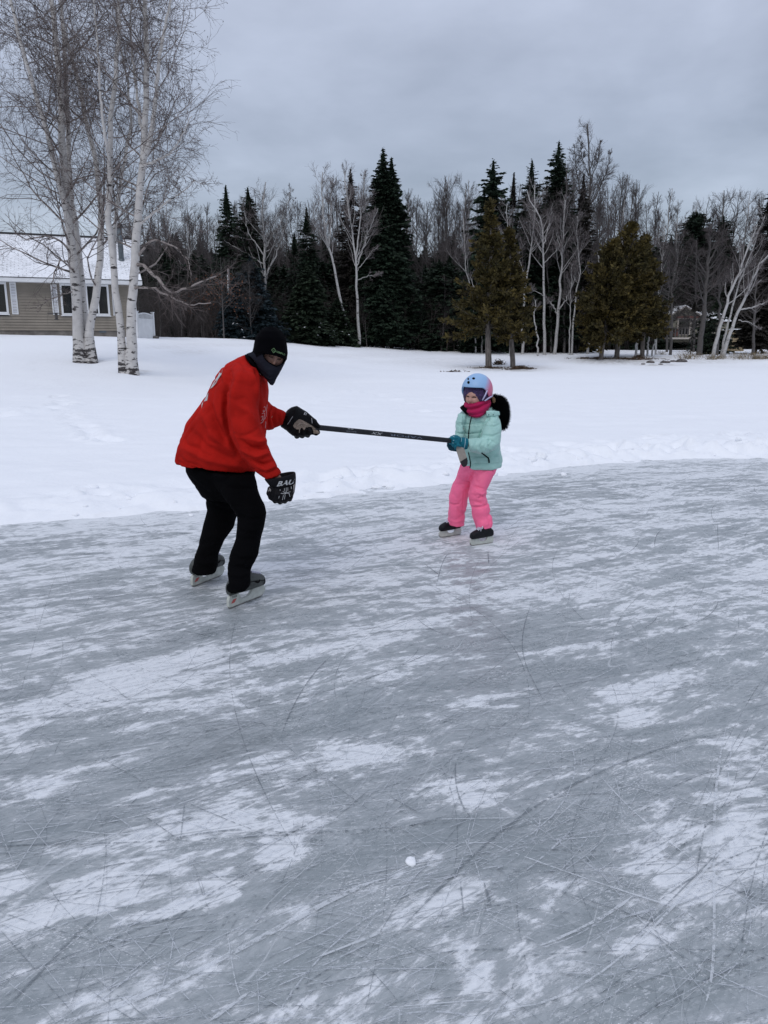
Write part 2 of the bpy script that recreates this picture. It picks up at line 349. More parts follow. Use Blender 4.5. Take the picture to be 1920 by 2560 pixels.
# ice
def ice_mat():
    m = bpy.data.materials.new('lake_ice'); m.use_nodes = True; t = m.node_tree; L = t.links.new; b = t.nodes['Principled BSDF']
    g = N(t, 'ShaderNodeNewGeometry')
    nw = N(t, 'ShaderNodeTexNoise'); L(g.outputs['Position'], nw.inputs['Vector']); nw.inputs['Scale'].default_value = .55; nw.inputs['Detail'].default_value = 3
    w1 = N(t, 'ShaderNodeVectorMath', operation='SUBTRACT'); L(nw.outputs['Color'], w1.inputs[0]); w1.inputs[1].default_value = (.5, .5, .5)
    w2 = N(t, 'ShaderNodeVectorMath', operation='SCALE'); L(w1.outputs[0], w2.inputs[0]); w2.inputs['Scale'].default_value = .5
    WP = N(t, 'ShaderNodeVectorMath', operation='ADD'); L(g.outputs['Position'], WP.inputs[0]); L(w2.outputs[0], WP.inputs[1])
    def noise_(scale, detail, rough, ang=23, st=(1, 1, 1), dist=0, src=None):
        mp = N(t, 'ShaderNodeMapping', vector_type='TEXTURE'); mp.inputs['Rotation'].default_value = (0, 0, math.radians(ang)); mp.inputs['Scale'].default_value = st
        L(src or WP.outputs[0], mp.inputs[0])
        n = N(t, 'ShaderNodeTexNoise'); L(mp.outputs[0], n.inputs['Vector']); n.inputs['Scale'].default_value = scale
        n.inputs['Detail'].default_value = detail; n.inputs['Roughness'].default_value = rough; n.inputs['Distortion'].default_value = dist
        return n.outputs[0]
    def mad(x, a, c):
        q = N(t, 'ShaderNodeMath', operation='MULTIPLY_ADD', i_1=a, i_2=c); L(x, q.inputs[0]); return q.outputs[0]
    def add(x, y, op='ADD'):
        q = N(t, 'ShaderNodeMath', operation=op); L(x, q.inputs[0])
        if isinstance(y, (int, float)): q.inputs[1].default_value = y
        else: L(y, q.inputs[1])
        return q.outputs[0]
    def rng(x, a, c, d=0., e=1., sm=False):
        q = N(t, 'ShaderNodeMapRange'); L(x, q.inputs[0])
        if sm: q.interpolation_type = 'SMOOTHSTEP'
        for i, v in zip((1, 2, 3, 4), (a, c, d, e)): q.inputs[i].default_value = v
        return q.outputs[0]
    at = N(t, 'ShaderNodeAttribute', attribute_name='snow')
    A = noise_(1.9, 9, .62, 26, (2.8, .8, 1), .45)      # wide swept streaks
    B = noise_(13, 8, .62, 18, (5, 1, 1), .35)           # finer streaks
    Cc = noise_(48, 6, .75, 30, (2.2, 1, 1))            # frayed edges
    D = noise_(9, 3, .5, -50, (3, .7, 1), .2)           # cross scuffs
    E = noise_(21, 7, .65, 40, (3.5, 1, 1), .5); s = mad(A, 1.35, -.675); s = add(s, mad(B, 1.35, -.675)); s = add(s, mad(E, 1.05, -.525)); s = add(s, mad(Cc, .9, -.45)); s = add(s, mad(D, .55, -.275)); s = add(s, at.outputs['Fac'])
    mask = rng(s, .30, .68, 0, 1, True)
    soft = rng(s, .05, .62, 0, .40)
    # frost grains on bare ice
    v = N(t, 'ShaderNodeTexVoronoi'); v.inputs['Scale'].default_value = 170; v.inputs['Randomness'].default_value = 1
    mpv = N(t, 'ShaderNodeMapping', vector_type='TEXTURE'); mpv.inputs['Scale'].default_value = (2.2, 1, 1); mpv.inputs['Rotation'].default_value = (0, 0, .4); L(g.outputs['Position'], mpv.inputs[0]); L(mpv.outputs[0], v.inputs['Vector'])
    gr = noise_(3.2, 5, .6, 10, (1.5, 1, 1))
    thr = rng(gr, .40, .66, .04, .38)
    dots = add(thr, v.outputs['Distance'], 'SUBTRACT'); dots = rng(dots, 0, .1, 0, .85)
    n5 = noise_(110, 3, .7, 25, (2.5, 1, 1)); fz = rng(n5, .51, .64, 0, .65); fz = add(fz, rng(gr, .38, .6, .1, 1), 'MULTIPLY')
    m1 = add(mask, dots, 'MAXIMUM'); m1 = add(m1, fz, 'MAXIMUM'); m1 = add(m1, soft, 'MAXIMUM')
    # thin knife-like scratches, as level lines of stretched noise
    def scr(scale, ang, st, w, pres):
        n = noise_(scale, 1.5, .4, ang, st, 0); q = add(n, -.5); q = add(q, 0.0, 'ADD'); ab = N(t, 'ShaderNodeMath', operation='ABSOLUTE'); L(q, ab.inputs[0])
        l = rng(ab.outputs[0], 0, w, 1, 0); p = noise_(1.7, 3, .5, ang + 40); return add(l, rng(p, pres, pres + .08), 'MULTIPLY')
    sc1 = scr(6.1, 27, (9, 1, 1), .0065, .42); sc2 = scr(6.4, 8, (10, 1, 1), .006, .44); sc3 = scr(4.3, 64, (9, 1, 1), .0045, .46); sc4 = scr(4.6, -32, (10, 1, 1), .0045, .48)
    dark = add(add(sc1, sc2, 'MAXIMUM'), sc4, 'MAXIMUM'); lite = add(sc3, scr(5.1, 35, (9, 1, 1), .004, .5), 'MAXIMUM')
    m2 = add(m1, mad(lite, .55, 0), 'MAXIMUM')
    inv = mad(dark, -.6, 1.0); m3 = add(m2, inv, 'MULTIPLY')
    tone = noise_(.9, 4, .5, 20, (2, 1, 1))
    ic = N(t, 'ShaderNodeMix', data_type='RGBA'); L(rng(tone, .35, .65), ic.inputs[0]); ic.inputs[6].default_value = (.215, .243, .257, 1); ic.inputs[7].default_value = (.268, .300, .312, 1)
    pk = N(t, 'ShaderNodeAttribute', attribute_name='pink')
    sn = N(t, 'ShaderNodeMix', data_type='RGBA'); L(rng(Cc, .3, .7), sn.inputs[0]); sn.inputs[6].default_value = (.60, .63, .66, 1); sn.inputs[7].default_value = (.76, .78, .80, 1)
    mx = N(t, 'ShaderNodeMix', data_type='RGBA'); L(m3, mx.inputs[0]); L(ic.outputs[2], mx.inputs[6]); L(sn.outputs[2], mx.inputs[7])
    L(mx.outputs[2], b.inputs['Base Color'])
    L(rng(m3, 0, 1, .22, .9), b.inputs['Roughness']); b.inputs['Specular IOR Level'].default_value = .45
    bp = N(t, 'ShaderNodeBump'); bp.inputs['Strength'].default_value = .5; bp.inputs['Distance'].default_value = .006
    L(add(mad(m3, .8, 0), mad(Cc, .5, 0)), bp.inputs['Height']); L(bp.outputs[0], b.inputs['Normal'])
    return m
ix = axis([(-40, -7, 3), (-7, 9, .04), (9, 40, 3)]); iy = axis([(-30, 1, 3), (1, 11, .04), (11, 14, .5)])
V, Q = grid(ix, iy, lambda x, y: 0 * x)
keep = (V[:, 1] < edgeY(V[:, 0]) + 1.2)[Q].all(1)
me = newmesh('lake_ice', V, Q[keep])
V = mcos(me); px, py = proj(V); px = np.where(V[:, 1] > .8, px, -1e4)
sn = .40 + .14 * sstep(3.0, 5.0, V[:, 1])
sn = sn + .12 * sstep(6, 3, V[:, 1]) * 0 + .22 * np.exp(-((V[:, 1] - edgeY(V[:, 0])) / .35) ** 2)
# swept snow patches seen on the ice, in display pixels of the photo x 1.157
K = 1.1573
PATCH = [(1000, 1705, 100, 26, 3, .55), (470, 1765, 150, 38, -10, .5), (640, 1775, 60, 30, 0, .3), (790, 1630, 60, 16, -5, .5), (605, 1845, 45, 38, 20, .6), (170, 1945, 170, 40, -22, .35),
         (340, 1975, 150, 16, -12, .5), (950, 1955, 120, 30, -25, .5), (1390, 1548, 60, 18, -5, .6), (1410, 1480, 110, 26, -12, .4), (1590, 1603, 55, 10, 3, .6), (1480, 1905, 70, 34, 20, .45),
         (1385, 1868, 40, 14, -15, .5), (1385, 2035, 85, 38, -10, .45), (1010, 2060, 45, 50, -50, .4), (1040, 2130, 40, 45, 0, .35), (1180, 2090, 80, 30, -30, .3), (90, 1705, 60, 24, -10, .3),
         (25, 1900, 45, 30, 0, .45), (190, 1500, 230, 36, -12, .28), (330, 1440, 160, 18, -12, .25), (730, 1400, 170, 12, -10, .35), (900, 1345, 130, 10, -8, .3), (1200, 1410, 110, 14, -9, .3),
         (1250, 1600, 140, 14, -12, .3), (640, 2190, 110, 18, -25, .4), (800, 2130, 60, 22, -35, .35), (1560, 1840, 70, 40, -30, .2), (240, 1830, 80, 16, -12, .3), (1100, 1500, 120, 12, -12, .2),
         (520, 1500, 190, 14, -12, .25), (1520, 1500, 100, 14, -8, .25), (1600, 1850, 60, 60, -60, .25),
         (600, 1575, 230, 34, -10, -.35), (950, 1480, 220, 22, -10, -.3), (1330, 1590, 150, 14, -8, -.25), (640, 2080, 260, 50, -20, -.45), (950, 1795, 120, 34, -5, -.45), (1250, 1750, 170, 40, -12, -.3),
         (100, 2160, 120, 40, -20, -.3), (700, 1880, 160, 30, -12, -.3), (1280, 1960, 100, 50, -40, -.3), (350, 1650, 160, 22, -10, -.25), (1100, 1860, 130, 50, -20, -.3), (1500, 2130, 160, 60, -20, -.25),
         (1050, 1420, 90, 14, -8, -.2), (1450, 1390, 120, 12, -7, -.25), (200, 1610, 140, 14, -12, -.2), (1350, 2170, 160, 40, -10, -.2), (420, 2020, 120, 20, -24, -.15), (800, 1250, 200, 10, -3, .15),
         (300, 1250, 200, 14, -3, -.1), (1450, 1300, 160, 12, -6, .15), (850, 1180, 100, 7, -3, .2)]
for cx, cy, rx, ry, an, a_ in PATCH:
    dx = px - cx * K; dy = py - cy * K; c_, s_ = math.cos(math.radians(an)), math.sin(math.radians(an))
    u = (dx * c_ + dy * s_) / (rx * K); v = (-dx * s_ + dy * c_) / (ry * K); sn = sn + .80 * a_ * np.exp(-(u * u + v * v) ** 2 * .7)
at = me.attributes.new('snow', 'FLOAT', 'POINT'); at.data.foreach_set('value', sn.astype(np.float32))
link('lake_ice', me, ice_mat(), kind='structure')
# skate cuts and scraped lines: thousands of thin ribbons, two objects of stuff
def frayed(name, col, rough, thr, al=.62):
    m = bpy.data.materials.new(name); m.use_nodes = True; t = m.node_tree; L = t.links.new; b = t.nodes['Principled BSDF']
    b.inputs['Base Color'].default_value = (*col, 1); b.inputs['Roughness'].default_value = rough
    g = N(t, 'ShaderNodeNewGeometry'); n = N(t, 'ShaderNodeTexNoise'); L(g.outputs['Position'], n.inputs['Vector']); n.inputs['Scale'].default_value = 55; n.inputs['Detail'].default_value = 5; n.inputs['Roughness'].default_value = .75
    n2 = N(t, 'ShaderNodeTexNoise'); L(g.outputs['Position'], n2.inputs['Vector']); n2.inputs['Scale'].default_value = 4; n2.inputs['Detail'].default_value = 3
    ad = N(t, 'ShaderNodeMath', operation='MULTIPLY_ADD', i_1=.35); L(n2.outputs[0], ad.inputs[0]); L(n.outputs[0], ad.inputs[2])
    r = N(t, 'ShaderNodeMapRange'); L(ad.outputs[0], r.inputs[0]); r.inputs[1].default_value = thr; r.inputs[2].default_value = thr + .14; r.inputs[4].default_value = al
    L(r.outputs[0], b.inputs['Alpha']); return m
M_CUT = frayed('cut_ice', (.17, .195, .215), .5, .60); M_SCR = frayed('scraped_snow', (.62, .65, .69), .9, .60)
def ribbons(name, mt, L_, z, label):
    Vs = []; Qs = []; n0 = 0
    for P, w in L_:
        P = np.asarray(P, float); k = len(P); T = np.gradient(P, axis=0); T /= np.linalg.norm(T, axis=1)[:, None] + 1e-9; Nn = np.stack([-T[:, 1], T[:, 0]], 1)
        s = np.linspace(0, 1, k); ww = w * np.clip(np.minimum(s, 1 - s) * 6, .12, 1) * (.7 + .5 * vnoise(s * 8, s * 0 + w * 999, 1, 2))
        a = P + Nn * ww[:, None] / 2; b_ = P - Nn * ww[:, None] / 2
        v = np.zeros((2 * k, 3)); v[0::2, :2] = a; v[1::2, :2] = b_; v[:, 2] = z; Vs.append(v)
        i = np.arange(k - 1) * 2 + n0; Qs.append(np.stack([i + 1, i + 3, i + 2, i], 1)); n0 += 2 * k
    o = link(name, newmesh(name, np.concatenate(Vs), np.concatenate(Qs)), mt, kind='stuff', label=label, category='skate marks')
rs = np.random.RandomState(11)
def spline(pts, n=40):
    P = np.array([G(*p)[:2] for p in pts]); t = np.linspace(0, 1, len(P)); s = np.linspace(0, 1, n)
    k = min(3, len(P) - 1); return np.stack([np.polyval(np.polyfit(t, P[:, j], k), s) for j in (0, 1)], 1)
def rnd(n, wlo, whi, spread, anymix, yr=8.8):
    R = []
    for _ in range(n):
        y = 1.2 + yr * rs.rand() ** 1.15; x = (rs.rand() - .5) * 1.35 * (y + .8)
        if y > edgeY(x) - .05: continue
        a = math.radians(24 + rs.randn() * spread) if rs.rand() > anymix else math.radians(24 + rs.randn() * 55)
        l = (.2 + 2.2 * rs.rand() ** 2.0) * (.5 + y / 7); k = 14; cv = rs.randn() * .34 / max(l, .5)
        s = np.linspace(-.5, .5, k) * l; th = a + cv * s * 2; ds = l / (k - 1)
        P = np.stack([x + np.cumsum(np.cos(th)) * ds, y + np.cumsum(np.sin(th)) * ds], 1)
        P = P[P[:, 1] < edgeY(P[:, 0]) + .02]
        if len(P) > 4: R.append((P, wlo + (whi - wlo) * rs.rand() ** 2.5))
    return R
def Z8(*p): return [(960 + a * .5787, 1800 + b * .5787) for a, b in p]
def Z7(*p): return [(a * .5787, 1800 + b * .5787) for a, b in p]
def Z6(*p): return [(960 + a * .5787, 1100 + b * .5787) for a, b in p]
cuts = rnd(1000, .0014, .006, 15, .25) + rnd(900, .0010, .0035, 24, .5, 3.2)
cuts2 = [(spline(p), w) for p, w in [(Z8((60, 930), (250, 700), (560, 440), (800, 300), (1000, 200), (1400, 60)), .018), (Z7((0, 1260), (150, 1120), (300, 960), (430, 850)), .013),
         (Z7((170, 400), (400, 380), (800, 370)), .006), (Z7((640, 540), (900, 490), (1060, 480)), .016), (Z7((460, 910), (700, 870), (950, 840)), .008), (Z7((640, 530), (1100, 540), (1500, 540)), .004),
         (Z6((700, 1150), (620, 990), (598, 860), (640, 700)), .009), (Z8((1130, 900), (1250, 1000), (1300, 1030)), .008), (Z8((20, 330), (160, 410)), .008), (Z7((800, 340), (780, 520)), .006),
         (Z7((350, 270), (230, 420)), .006), (Z8((330, 700), (345, 860)), .009), (Z8((430, 700), (460, 800)), .012), (Z6((140, 770), (230, 830), (350, 850)), .009),
         ([(0, 1560), (200, 1540), (420, 1570), (560, 1600)], .008), ([(700, 1850), (760, 1720), (830, 1640)], .010), ([(150, 1745), (400, 1700), (900, 1560)], .006), (Z7((1390, 480), (1600, 300)), .006),
         (Z8((1020, 1010), (1400, 620), (1520, 500)), .008), (Z8((310, 180), (320, 320), (380, 430)), .010), (Z6((1170, 470), (1175, 420), (1200, 390)), .01), (Z6((1440, 360), (1445, 480)), .008),
         ([(1090, 1470), (1110, 1400), (1130, 1385)], .01), ([(1060, 1410), (1100, 1440)], .012), ([(1220, 1380), (1222, 1410)], .014)]]
scrs = rnd(800, .0014, .0055, 18, .3) + rnd(1100, .0010, .0035, 26, .5, 3.2)
scrs2 = [(spline(p, 60), w) for p, w in [(Z7((220, 1310), (560, 1230), (900, 1060), (1200, 900), (1500, 760), (1659, 690)), .030), (Z8((480, 1250), (760, 1170), (1000, 1060), (1200, 880), (1400, 620), (1500, 520)), .011),
         (Z8((1360, 1313), (1410, 1000), (1440, 700), (1425, 300), (1490, 0)), .013), (Z8((420, 520), (700, 630), (1050, 750), (1250, 810)), .010), (Z7((0, 330), (300, 240), (600, 140)), .008),
         (Z7((380, 465), (700, 390), (950, 300)), .009), (Z8((180, 435), (550, 428)), .007), (Z8((930, 240), (1100, 420), (1350, 620)), .008), (Z7((300, 480), (500, 498), (640, 490)), .008),
         (Z7((900, 1313), (1080, 1180)), .018), (Z8((330, 490), (400, 640), (450, 850)), .005), (Z7((980, 900), (1010, 1100), (1040, 1200)), .005), (Z8((600, 1010), (900, 880), (1080, 760)), .014),
         (Z8((0, 1250), (500, 1210)), .006), (Z8((0, 690), (200, 600), (500, 500)), .005), (Z8((1180, 490), (1500, 492)), .006), (Z7((1350, 1040), (1659, 920)), .012), (Z8((450, 860), (650, 960)), .006)]]
ribbons('deep_skate_cuts', frayed('deep_cut_ice', (.15, .175, .195), .5, .55, .55), [(p, w * .6) for p, w in cuts2], .0036, 'the longer, wider dark skate grooves running across the grey ice')
ribbons('snow_ridge_lines', frayed('ridge_snow', (.66, .69, .72), .9, .56, .65), [(p, w * .55) for p, w in scrs2], .0052, 'long pale lines of pushed-up snow sweeping across the near ice')
ribbons('skate_cuts', M_CUT, cuts, .003, 'dark thin curved skate cuts criss-crossing the grey ice')
ribbons('scraped_lines', M_SCR, scrs, .0045, 'pale scraped lines and snow ridges drawn across the grey ice')
# snow chunks on the ice
def lump(name, c, r, label, group=None, sq=.6, mt=None, seed=0, cat='snow chunk', sx=1):
    mb = MB(); mb.ell((0, 0, 0), np.eye(3), (r * sx, r, r * sq), 14, 9); me = mb.mesh(name, True)
    V = mcos(me); Nn = V / (np.linalg.norm(V, axis=1)[:, None] + 1e-9)
    d = np.array([noise.noise(Vector(v) / r * 1.3 + Vector((seed * 3.1, 0, 0))) + .5 * noise.noise(Vector(v) / r * 3.3 + Vector((seed, 2, 0))) for v in V])
    mset(me, V + Nn * (d * r * .35)[:, None]); o = link(name, me, mt or M_SNOW); o.location = (c[0], c[1], c[2] + r * sq * .45)
    tag(o, label, cat, group); return o
for i, (x_, y_, r, lb) in enumerate([(1028, 2158, .017, 'small white snow lump lying alone on the bare grey ice in the foreground'), (352, 1236, .05, 'squarish snow block on the white snow left of the skater in red'),
        (1410, 1175, .035, 'snow chunk at the ice edge right of the girl'), (1352, 1150, .075, 'larger rounded snow clod on the snow bank right of the girl'), (478, 1290, .022, 'small crumb of snow at the ice edge behind the legs of the skater in red'),
        (236, 1218, .04, 'broken snow piece at the far left footprint in the snow'), (1865, 1103, .07, 'snow clod on the rough snow bank at the right edge')]):
    p = G(x_, y_, 0 if i in (0, 4) else .06); lump('snow_chunk', (p[0], p[1], max(0, gz(p[0], p[1]))), r, lb, seed=i)

rs = np.random.RandomState(31)
for i in range(46):
    x = -3 + 9.5 * rs.rand(); y = float(edgeY(x)) + abs(rs.randn()) * .35 + .02; r = .012 + .04 * rs.rand() ** 2
    lump('snow_chunk', (x, y, max(0, gz(x, y)) - .004), r, 'loose white snow crumb lying on the low bank along the far edge of the ice', 'loose snow crumbs along the ice edge', seed=100 + i, sx=1 + .5 * rs.rand())
# ---------------- trees ----------------
class TB:
    def __init__(s): s.V = []; s.Q = []; s.T = []; s.n = 0
    def tubes(s, P, R, n=3):
        P = np.asarray(P, float); N_, k, _ = P.shape
        T = np.gradient(P, axis=1); T /= np.linalg.norm(T, axis=2)[..., None] + 1e-9
        m = np.abs(T.mean(1)); ref = np.eye(3)[np.argmin(m, axis=1)][:, None, :]
        A = np.cross(T, ref); A /= np.linalg.norm(A, axis=2)[..., None] + 1e-9; B = np.cross(T, A)
        th = np.arange(n) * 2 * math.pi / n
        V = P[:, :, None] + R[:, :, None, None] * (A[:, :, None] * np.cos(th)[None, None, :, None] + B[:, :, None] * np.sin(th)[None, None, :, None])
        b = s.n + (np.arange(N_) * k * n)[:, None, None] + (np.arange(k - 1) * n)[None, :, None]; j = np.arange(n)[None, None]; j2 = (j + 1) % n
        s.Q.append(np.stack([b + j, b + j2, b + n + j2, b + n + j], -1).reshape(-1, 4)); s.V.append(V.reshape(-1, 3)); s.n += N_ * k * n
    def tris(s, Cn, D, Wd):
        """thin leaf triangles: base centre, length vector, half width vector"""
        V = np.stack([Cn - Wd, Cn + Wd, Cn + D], 1); k = len(Cn); s.V.append(V.reshape(-1, 3)); s.T.append(s.n + np.arange(3 * k).reshape(-1, 3)); s.n += 3 * k
    def quads(s, Cn, D, Wd):
        V = np.stack([Cn - Wd * .3, Cn + Wd * .3, Cn + D * .55 + Wd, Cn + D, Cn + D * .55 - Wd], 1); k = len(Cn)
        V = np.stack([Cn, Cn + D * .5 + Wd, Cn + D, Cn + D * .5 - Wd], 1); s.V.append(V.reshape(-1, 3)); s.Q.append(s.n + np.arange(4 * k).reshape(-1, 4)); s.n += 4 * k
    def mesh(s, name, smooth=True):
        return newmesh(name, np.concatenate(s.V), np.concatenate(s.Q) if s.Q else None, np.concatenate(s.T) if s.T else None, smooth)
def unit(v): return v / (np.linalg.norm(v, axis=-1, keepdims=True) + 1e-9)
def grow(rg, P, R, n, t0, t1, ln, ang, angs, up, wan, k=6, rf=.6, rmin=.004, rmax=1, rt=.3, tpow=1, keepdir=None):
    """children of paths P (N,k,3) with radii R; ln = fn(t, parent length) ; up>0 lifts, <0 droops"""
    N_, kk, _ = P.shape; t = t0 + (t1 - t0) * rg.rand(N_, n) ** tpow
    f = t * (kk - 1); i = np.clip(f.astype(int), 0, kk - 2); fr = (f - i)[..., None]; I = np.arange(N_)[:, None]
    pos = P[I, i] * (1 - fr) + P[I, i + 1] * fr; tan = unit(P[I, i + 1] - P[I, i]); r0 = R[I, i] * (1 - fr[..., 0]) + R[I, i + 1] * fr[..., 0]
    L_ = np.linalg.norm(np.diff(P, axis=1), axis=2).sum(1)[:, None]; l = ln(t, L_) * (.7 + .6 * rg.rand(N_, n))
    pos = pos.reshape(-1, 3); tan = tan.reshape(-1, 3); r0 = r0.ravel(); l = l.ravel(); M = len(l)
    rnd = unit(rg.randn(M, 3)); pr = unit(np.cross(tan, rnd)); a = np.radians(ang + rg.randn(M) * angs)[:, None]
    d = unit(tan * np.cos(a) + pr * np.sin(a)); out = np.zeros((M, k, 3)); out[:, 0] = pos; st = (l / (k - 1))[:, None]
    z = np.array([0, 0, 1.])
    for q in range(1, k):
        out[:, q] = out[:, q - 1] + d * st; d = unit(d + rg.randn(M, 3) * wan + z * up)
    rr = np.clip(r0 * rf, rmin, rmax)[:, None] * np.linspace(1, rt, k)[None]
    return out, np.maximum(rr, rmin * .6)
def pathres(pts, k):
    P = np.asarray(pts, float); s = np.concatenate([[0], np.cumsum(np.linalg.norm(np.diff(P, axis=0), axis=1))]); s /= s[-1]; q = np.linspace(0, 1, k)
    return np.stack([np.interp(q, s, P[:, j]) for j in range(3)], 1)
def bark(name, col, dark, patch=.6, scale=3):
    """birch-like bark with black lens marks; patch = how rare"""
    m = bpy.data.materials.new(name); m.use_nodes = True; t = m.node_tree; L = t.links.new; b = t.nodes['Principled BSDF']; b.inputs['Roughness'].default_value = .8
    tc = N(t, 'ShaderNodeTexCoord'); mp = N(t, 'ShaderNodeMapping'); L(tc.outputs['Object'], mp.inputs[0]); mp.inputs['Scale'].default_value = (1.2, 1.2, 4)
    n = N(t, 'ShaderNodeTexNoise'); L(mp.outputs[0], n.inputs['Vector']); n.inputs['Scale'].default_value = scale; n.inputs['Detail'].default_value = 5; n.inputs['Roughness'].default_value = .65
    r = N(t, 'ShaderNodeMapRange'); L(n.outputs[0], r.inputs[0]); r.inputs[1].default_value = patch; r.inputs[2].default_value = patch + .05
    af = N(t, 'ShaderNodeAttribute', attribute_name='foot'); sm = N(t, 'ShaderNodeMath', operation='ADD'); n9 = N(t, 'ShaderNodeTexNoise'); L(tc.outputs['Object'], n9.inputs['Vector']); n9.inputs['Scale'].default_value = 1.3; n9.inputs['Detail'].default_value = 3; ma = N(t, 'ShaderNodeMath', operation='MULTIPLY_ADD', i_1=.22, i_2=-.11); L(n9.outputs[0], ma.inputs[0]); s3 = N(t, 'ShaderNodeMath', operation='ADD'); L(n.outputs[0], s3.inputs[0]); L(ma.outputs[0], s3.inputs[1]); L(s3.outputs[0], sm.inputs[0]); L(af.outputs['Fac'], sm.inputs[1]); L(sm.outputs[0], r.inputs[0])
    n2 = N(t, 'ShaderNodeTexNoise'); L(tc.outputs['Object'], n2.inputs['Vector']); n2.inputs['Scale'].default_value = 6
    mx0 = N(t, 'ShaderNodeMix', data_type='RGBA'); L(n2.outputs[0], mx0.inputs[0]); mx0.inputs[6].default_value = tuple(q * .72 for q in col) + (1,); mx0.inputs[7].default_value = tuple(min(.8, q * 1.15) for q in col) + (1,)
    mx = N(t, 'ShaderNodeMix', data_type='RGBA'); L(r.outputs[0], mx.inputs[0]); L(mx0.outputs[2], mx.inputs[6]); mx.inputs[7].default_value = (*dark, 1)
    L(mx.outputs[2], b.inputs['Base Color'])
    bp = N(t, 'ShaderNodeBump'); bp.inputs['Distance'].default_value = .02; bp.inputs['Strength'].default_value = .6; L(n.outputs[0], bp.inputs['Height']); L(bp.outputs[0], b.inputs['Normal']); return m
M_BIRCH = bark('birch_bark', (.52, .50, .48), (.035, .03, .03), .585, 2.6)
M_TWIG = mat('birch_twigs', (.10, .078, .072), .8, .4, 3)
M_BBR = bark('birch_branches', (.26, .225, .21), (.05, .04, .035), .52, 3)
M_GREY = bark('grey_bark', (.085, .078, .075), (.03, .027, .025), .6, 3)
M_GTWIG = mat('grey_twigs', (.080, .067, .066), .85, .35, .6, island=.3)
M_BROWN = mat('brown_twigs', (.046, .037, .034), .85, .4, .7, island=.3)
M_WHT = bark('thin_birch_bark', (.42, .41, .40), (.05, .045, .04), .6, 3)
M_WTW = mat('pale_twigs', (.16, .14, .14), .85, .3, .8, island=.3)
M_SPR = mat('spruce_needles', (.021, .035, .022), .75, .45, 1.2, island=.5, spec=.2)
M_SPRB = mat('spruce_needles_reddish', (.034, .031, .026), .8, .45, 1.2, island=.5, spec=.2)
M_BLUE = mat('blue_spruce_needles', (.022, .036, .043), .75, .5, 2.5, island=.6, spec=.2)
M_GRN = mat('green_spruce_needles', (.022, .034, .020), .75, .5, 2.5, island=.6, spec=.2)
M_CED = mat('cedar_foliage', (.070, .052, .014), .8, .45, 1.0, island=.55, col2=(.036, .032, .012), spec=.2)
M_STRK = mat('spruce_bark', (.05, .042, .038), .9, .3, 5)
M_CTRK = mat('cedar_bark', (.12, .105, .095), .9, .5, 6, stretch=(4, 4, .6), bump=1, bscale=8)
M_BUD = mat('buds', (.045, .03, .028), .8)
M_LEAF = mat('russet_leaves', (.14, .055, .025), .8, .4, 3, island=.4)

def bare(seed, h, kind):
    """one bare tree in local coordinates: crown mesh + trunk mesh"""
    rg = np.random.RandomState(seed); k = 16; zs = np.linspace(-.3, h, k)
    wob = np.cumsum(rg.randn(k, 2) * h * .006, axis=0); P = np.column_stack([wob, zs]); r = h * .0095
    R = r * np.linspace(1, .12, k) ** .8
    tr = TB(); tr.tubes(P[None], R[None], 7); cr = TB()
    if kind == 'broad':
        a = grow(rg, P[None], R[None], 18, .30, .93, lambda t, L: .42 * L * (1.15 - t), 42, 9, .10, .10, 8, .62, .012)
        b_ = grow(rg, *a, 9, .15, .98, lambda t, L: .5 * L * (1.1 - .6 * t), 38, 12, .06, .14, 6, .6, .008)
        c = grow(rg, *b_, 8, .1, .98, lambda t, L: .5 * L, 38, 14, .05, .16, 5, .6, .0055)
    elif kind == 'poplar':
        a = grow(rg, P[None], R[None], 30, .30, .97, lambda t, L: .26 * L * (1.15 - t), 34, 8, .13, .07, 7, .5, .010)
        b_ = grow(rg, *a, 8, .15, .98, lambda t, L: .45 * L * (1.1 - .5 * t), 30, 10, .08, .1, 6, .6, .007)
        c = grow(rg, *b_, 6, .1, .98, lambda t, L: .5 * L, 30, 12, .06, .12, 5, .6, .0055)
    else:   # scrubby, low branched
        a = grow(rg, P[None], R[None], 34, .08, .97, lambda t, L: .30 * L * (1.1 - .8 * t), 52, 14, .05, .12, 7, .45, .010)
        b_ = grow(rg, *a, 8, .1, .98, lambda t, L: .5 * L * (1.1 - .5 * t), 42, 14, .03, .15, 6, .6, .008)
        c = grow(rg, *b_, 6, .1, .98, lambda t, L: .5 * L, 42, 14, .02, .15, 4, .6, .006)
    tr.tubes(*a, 4); cr.tubes(*b_, 3); cr.tubes(*c, 3)
    return tr.mesh('trunk'), cr.mesh('crown')
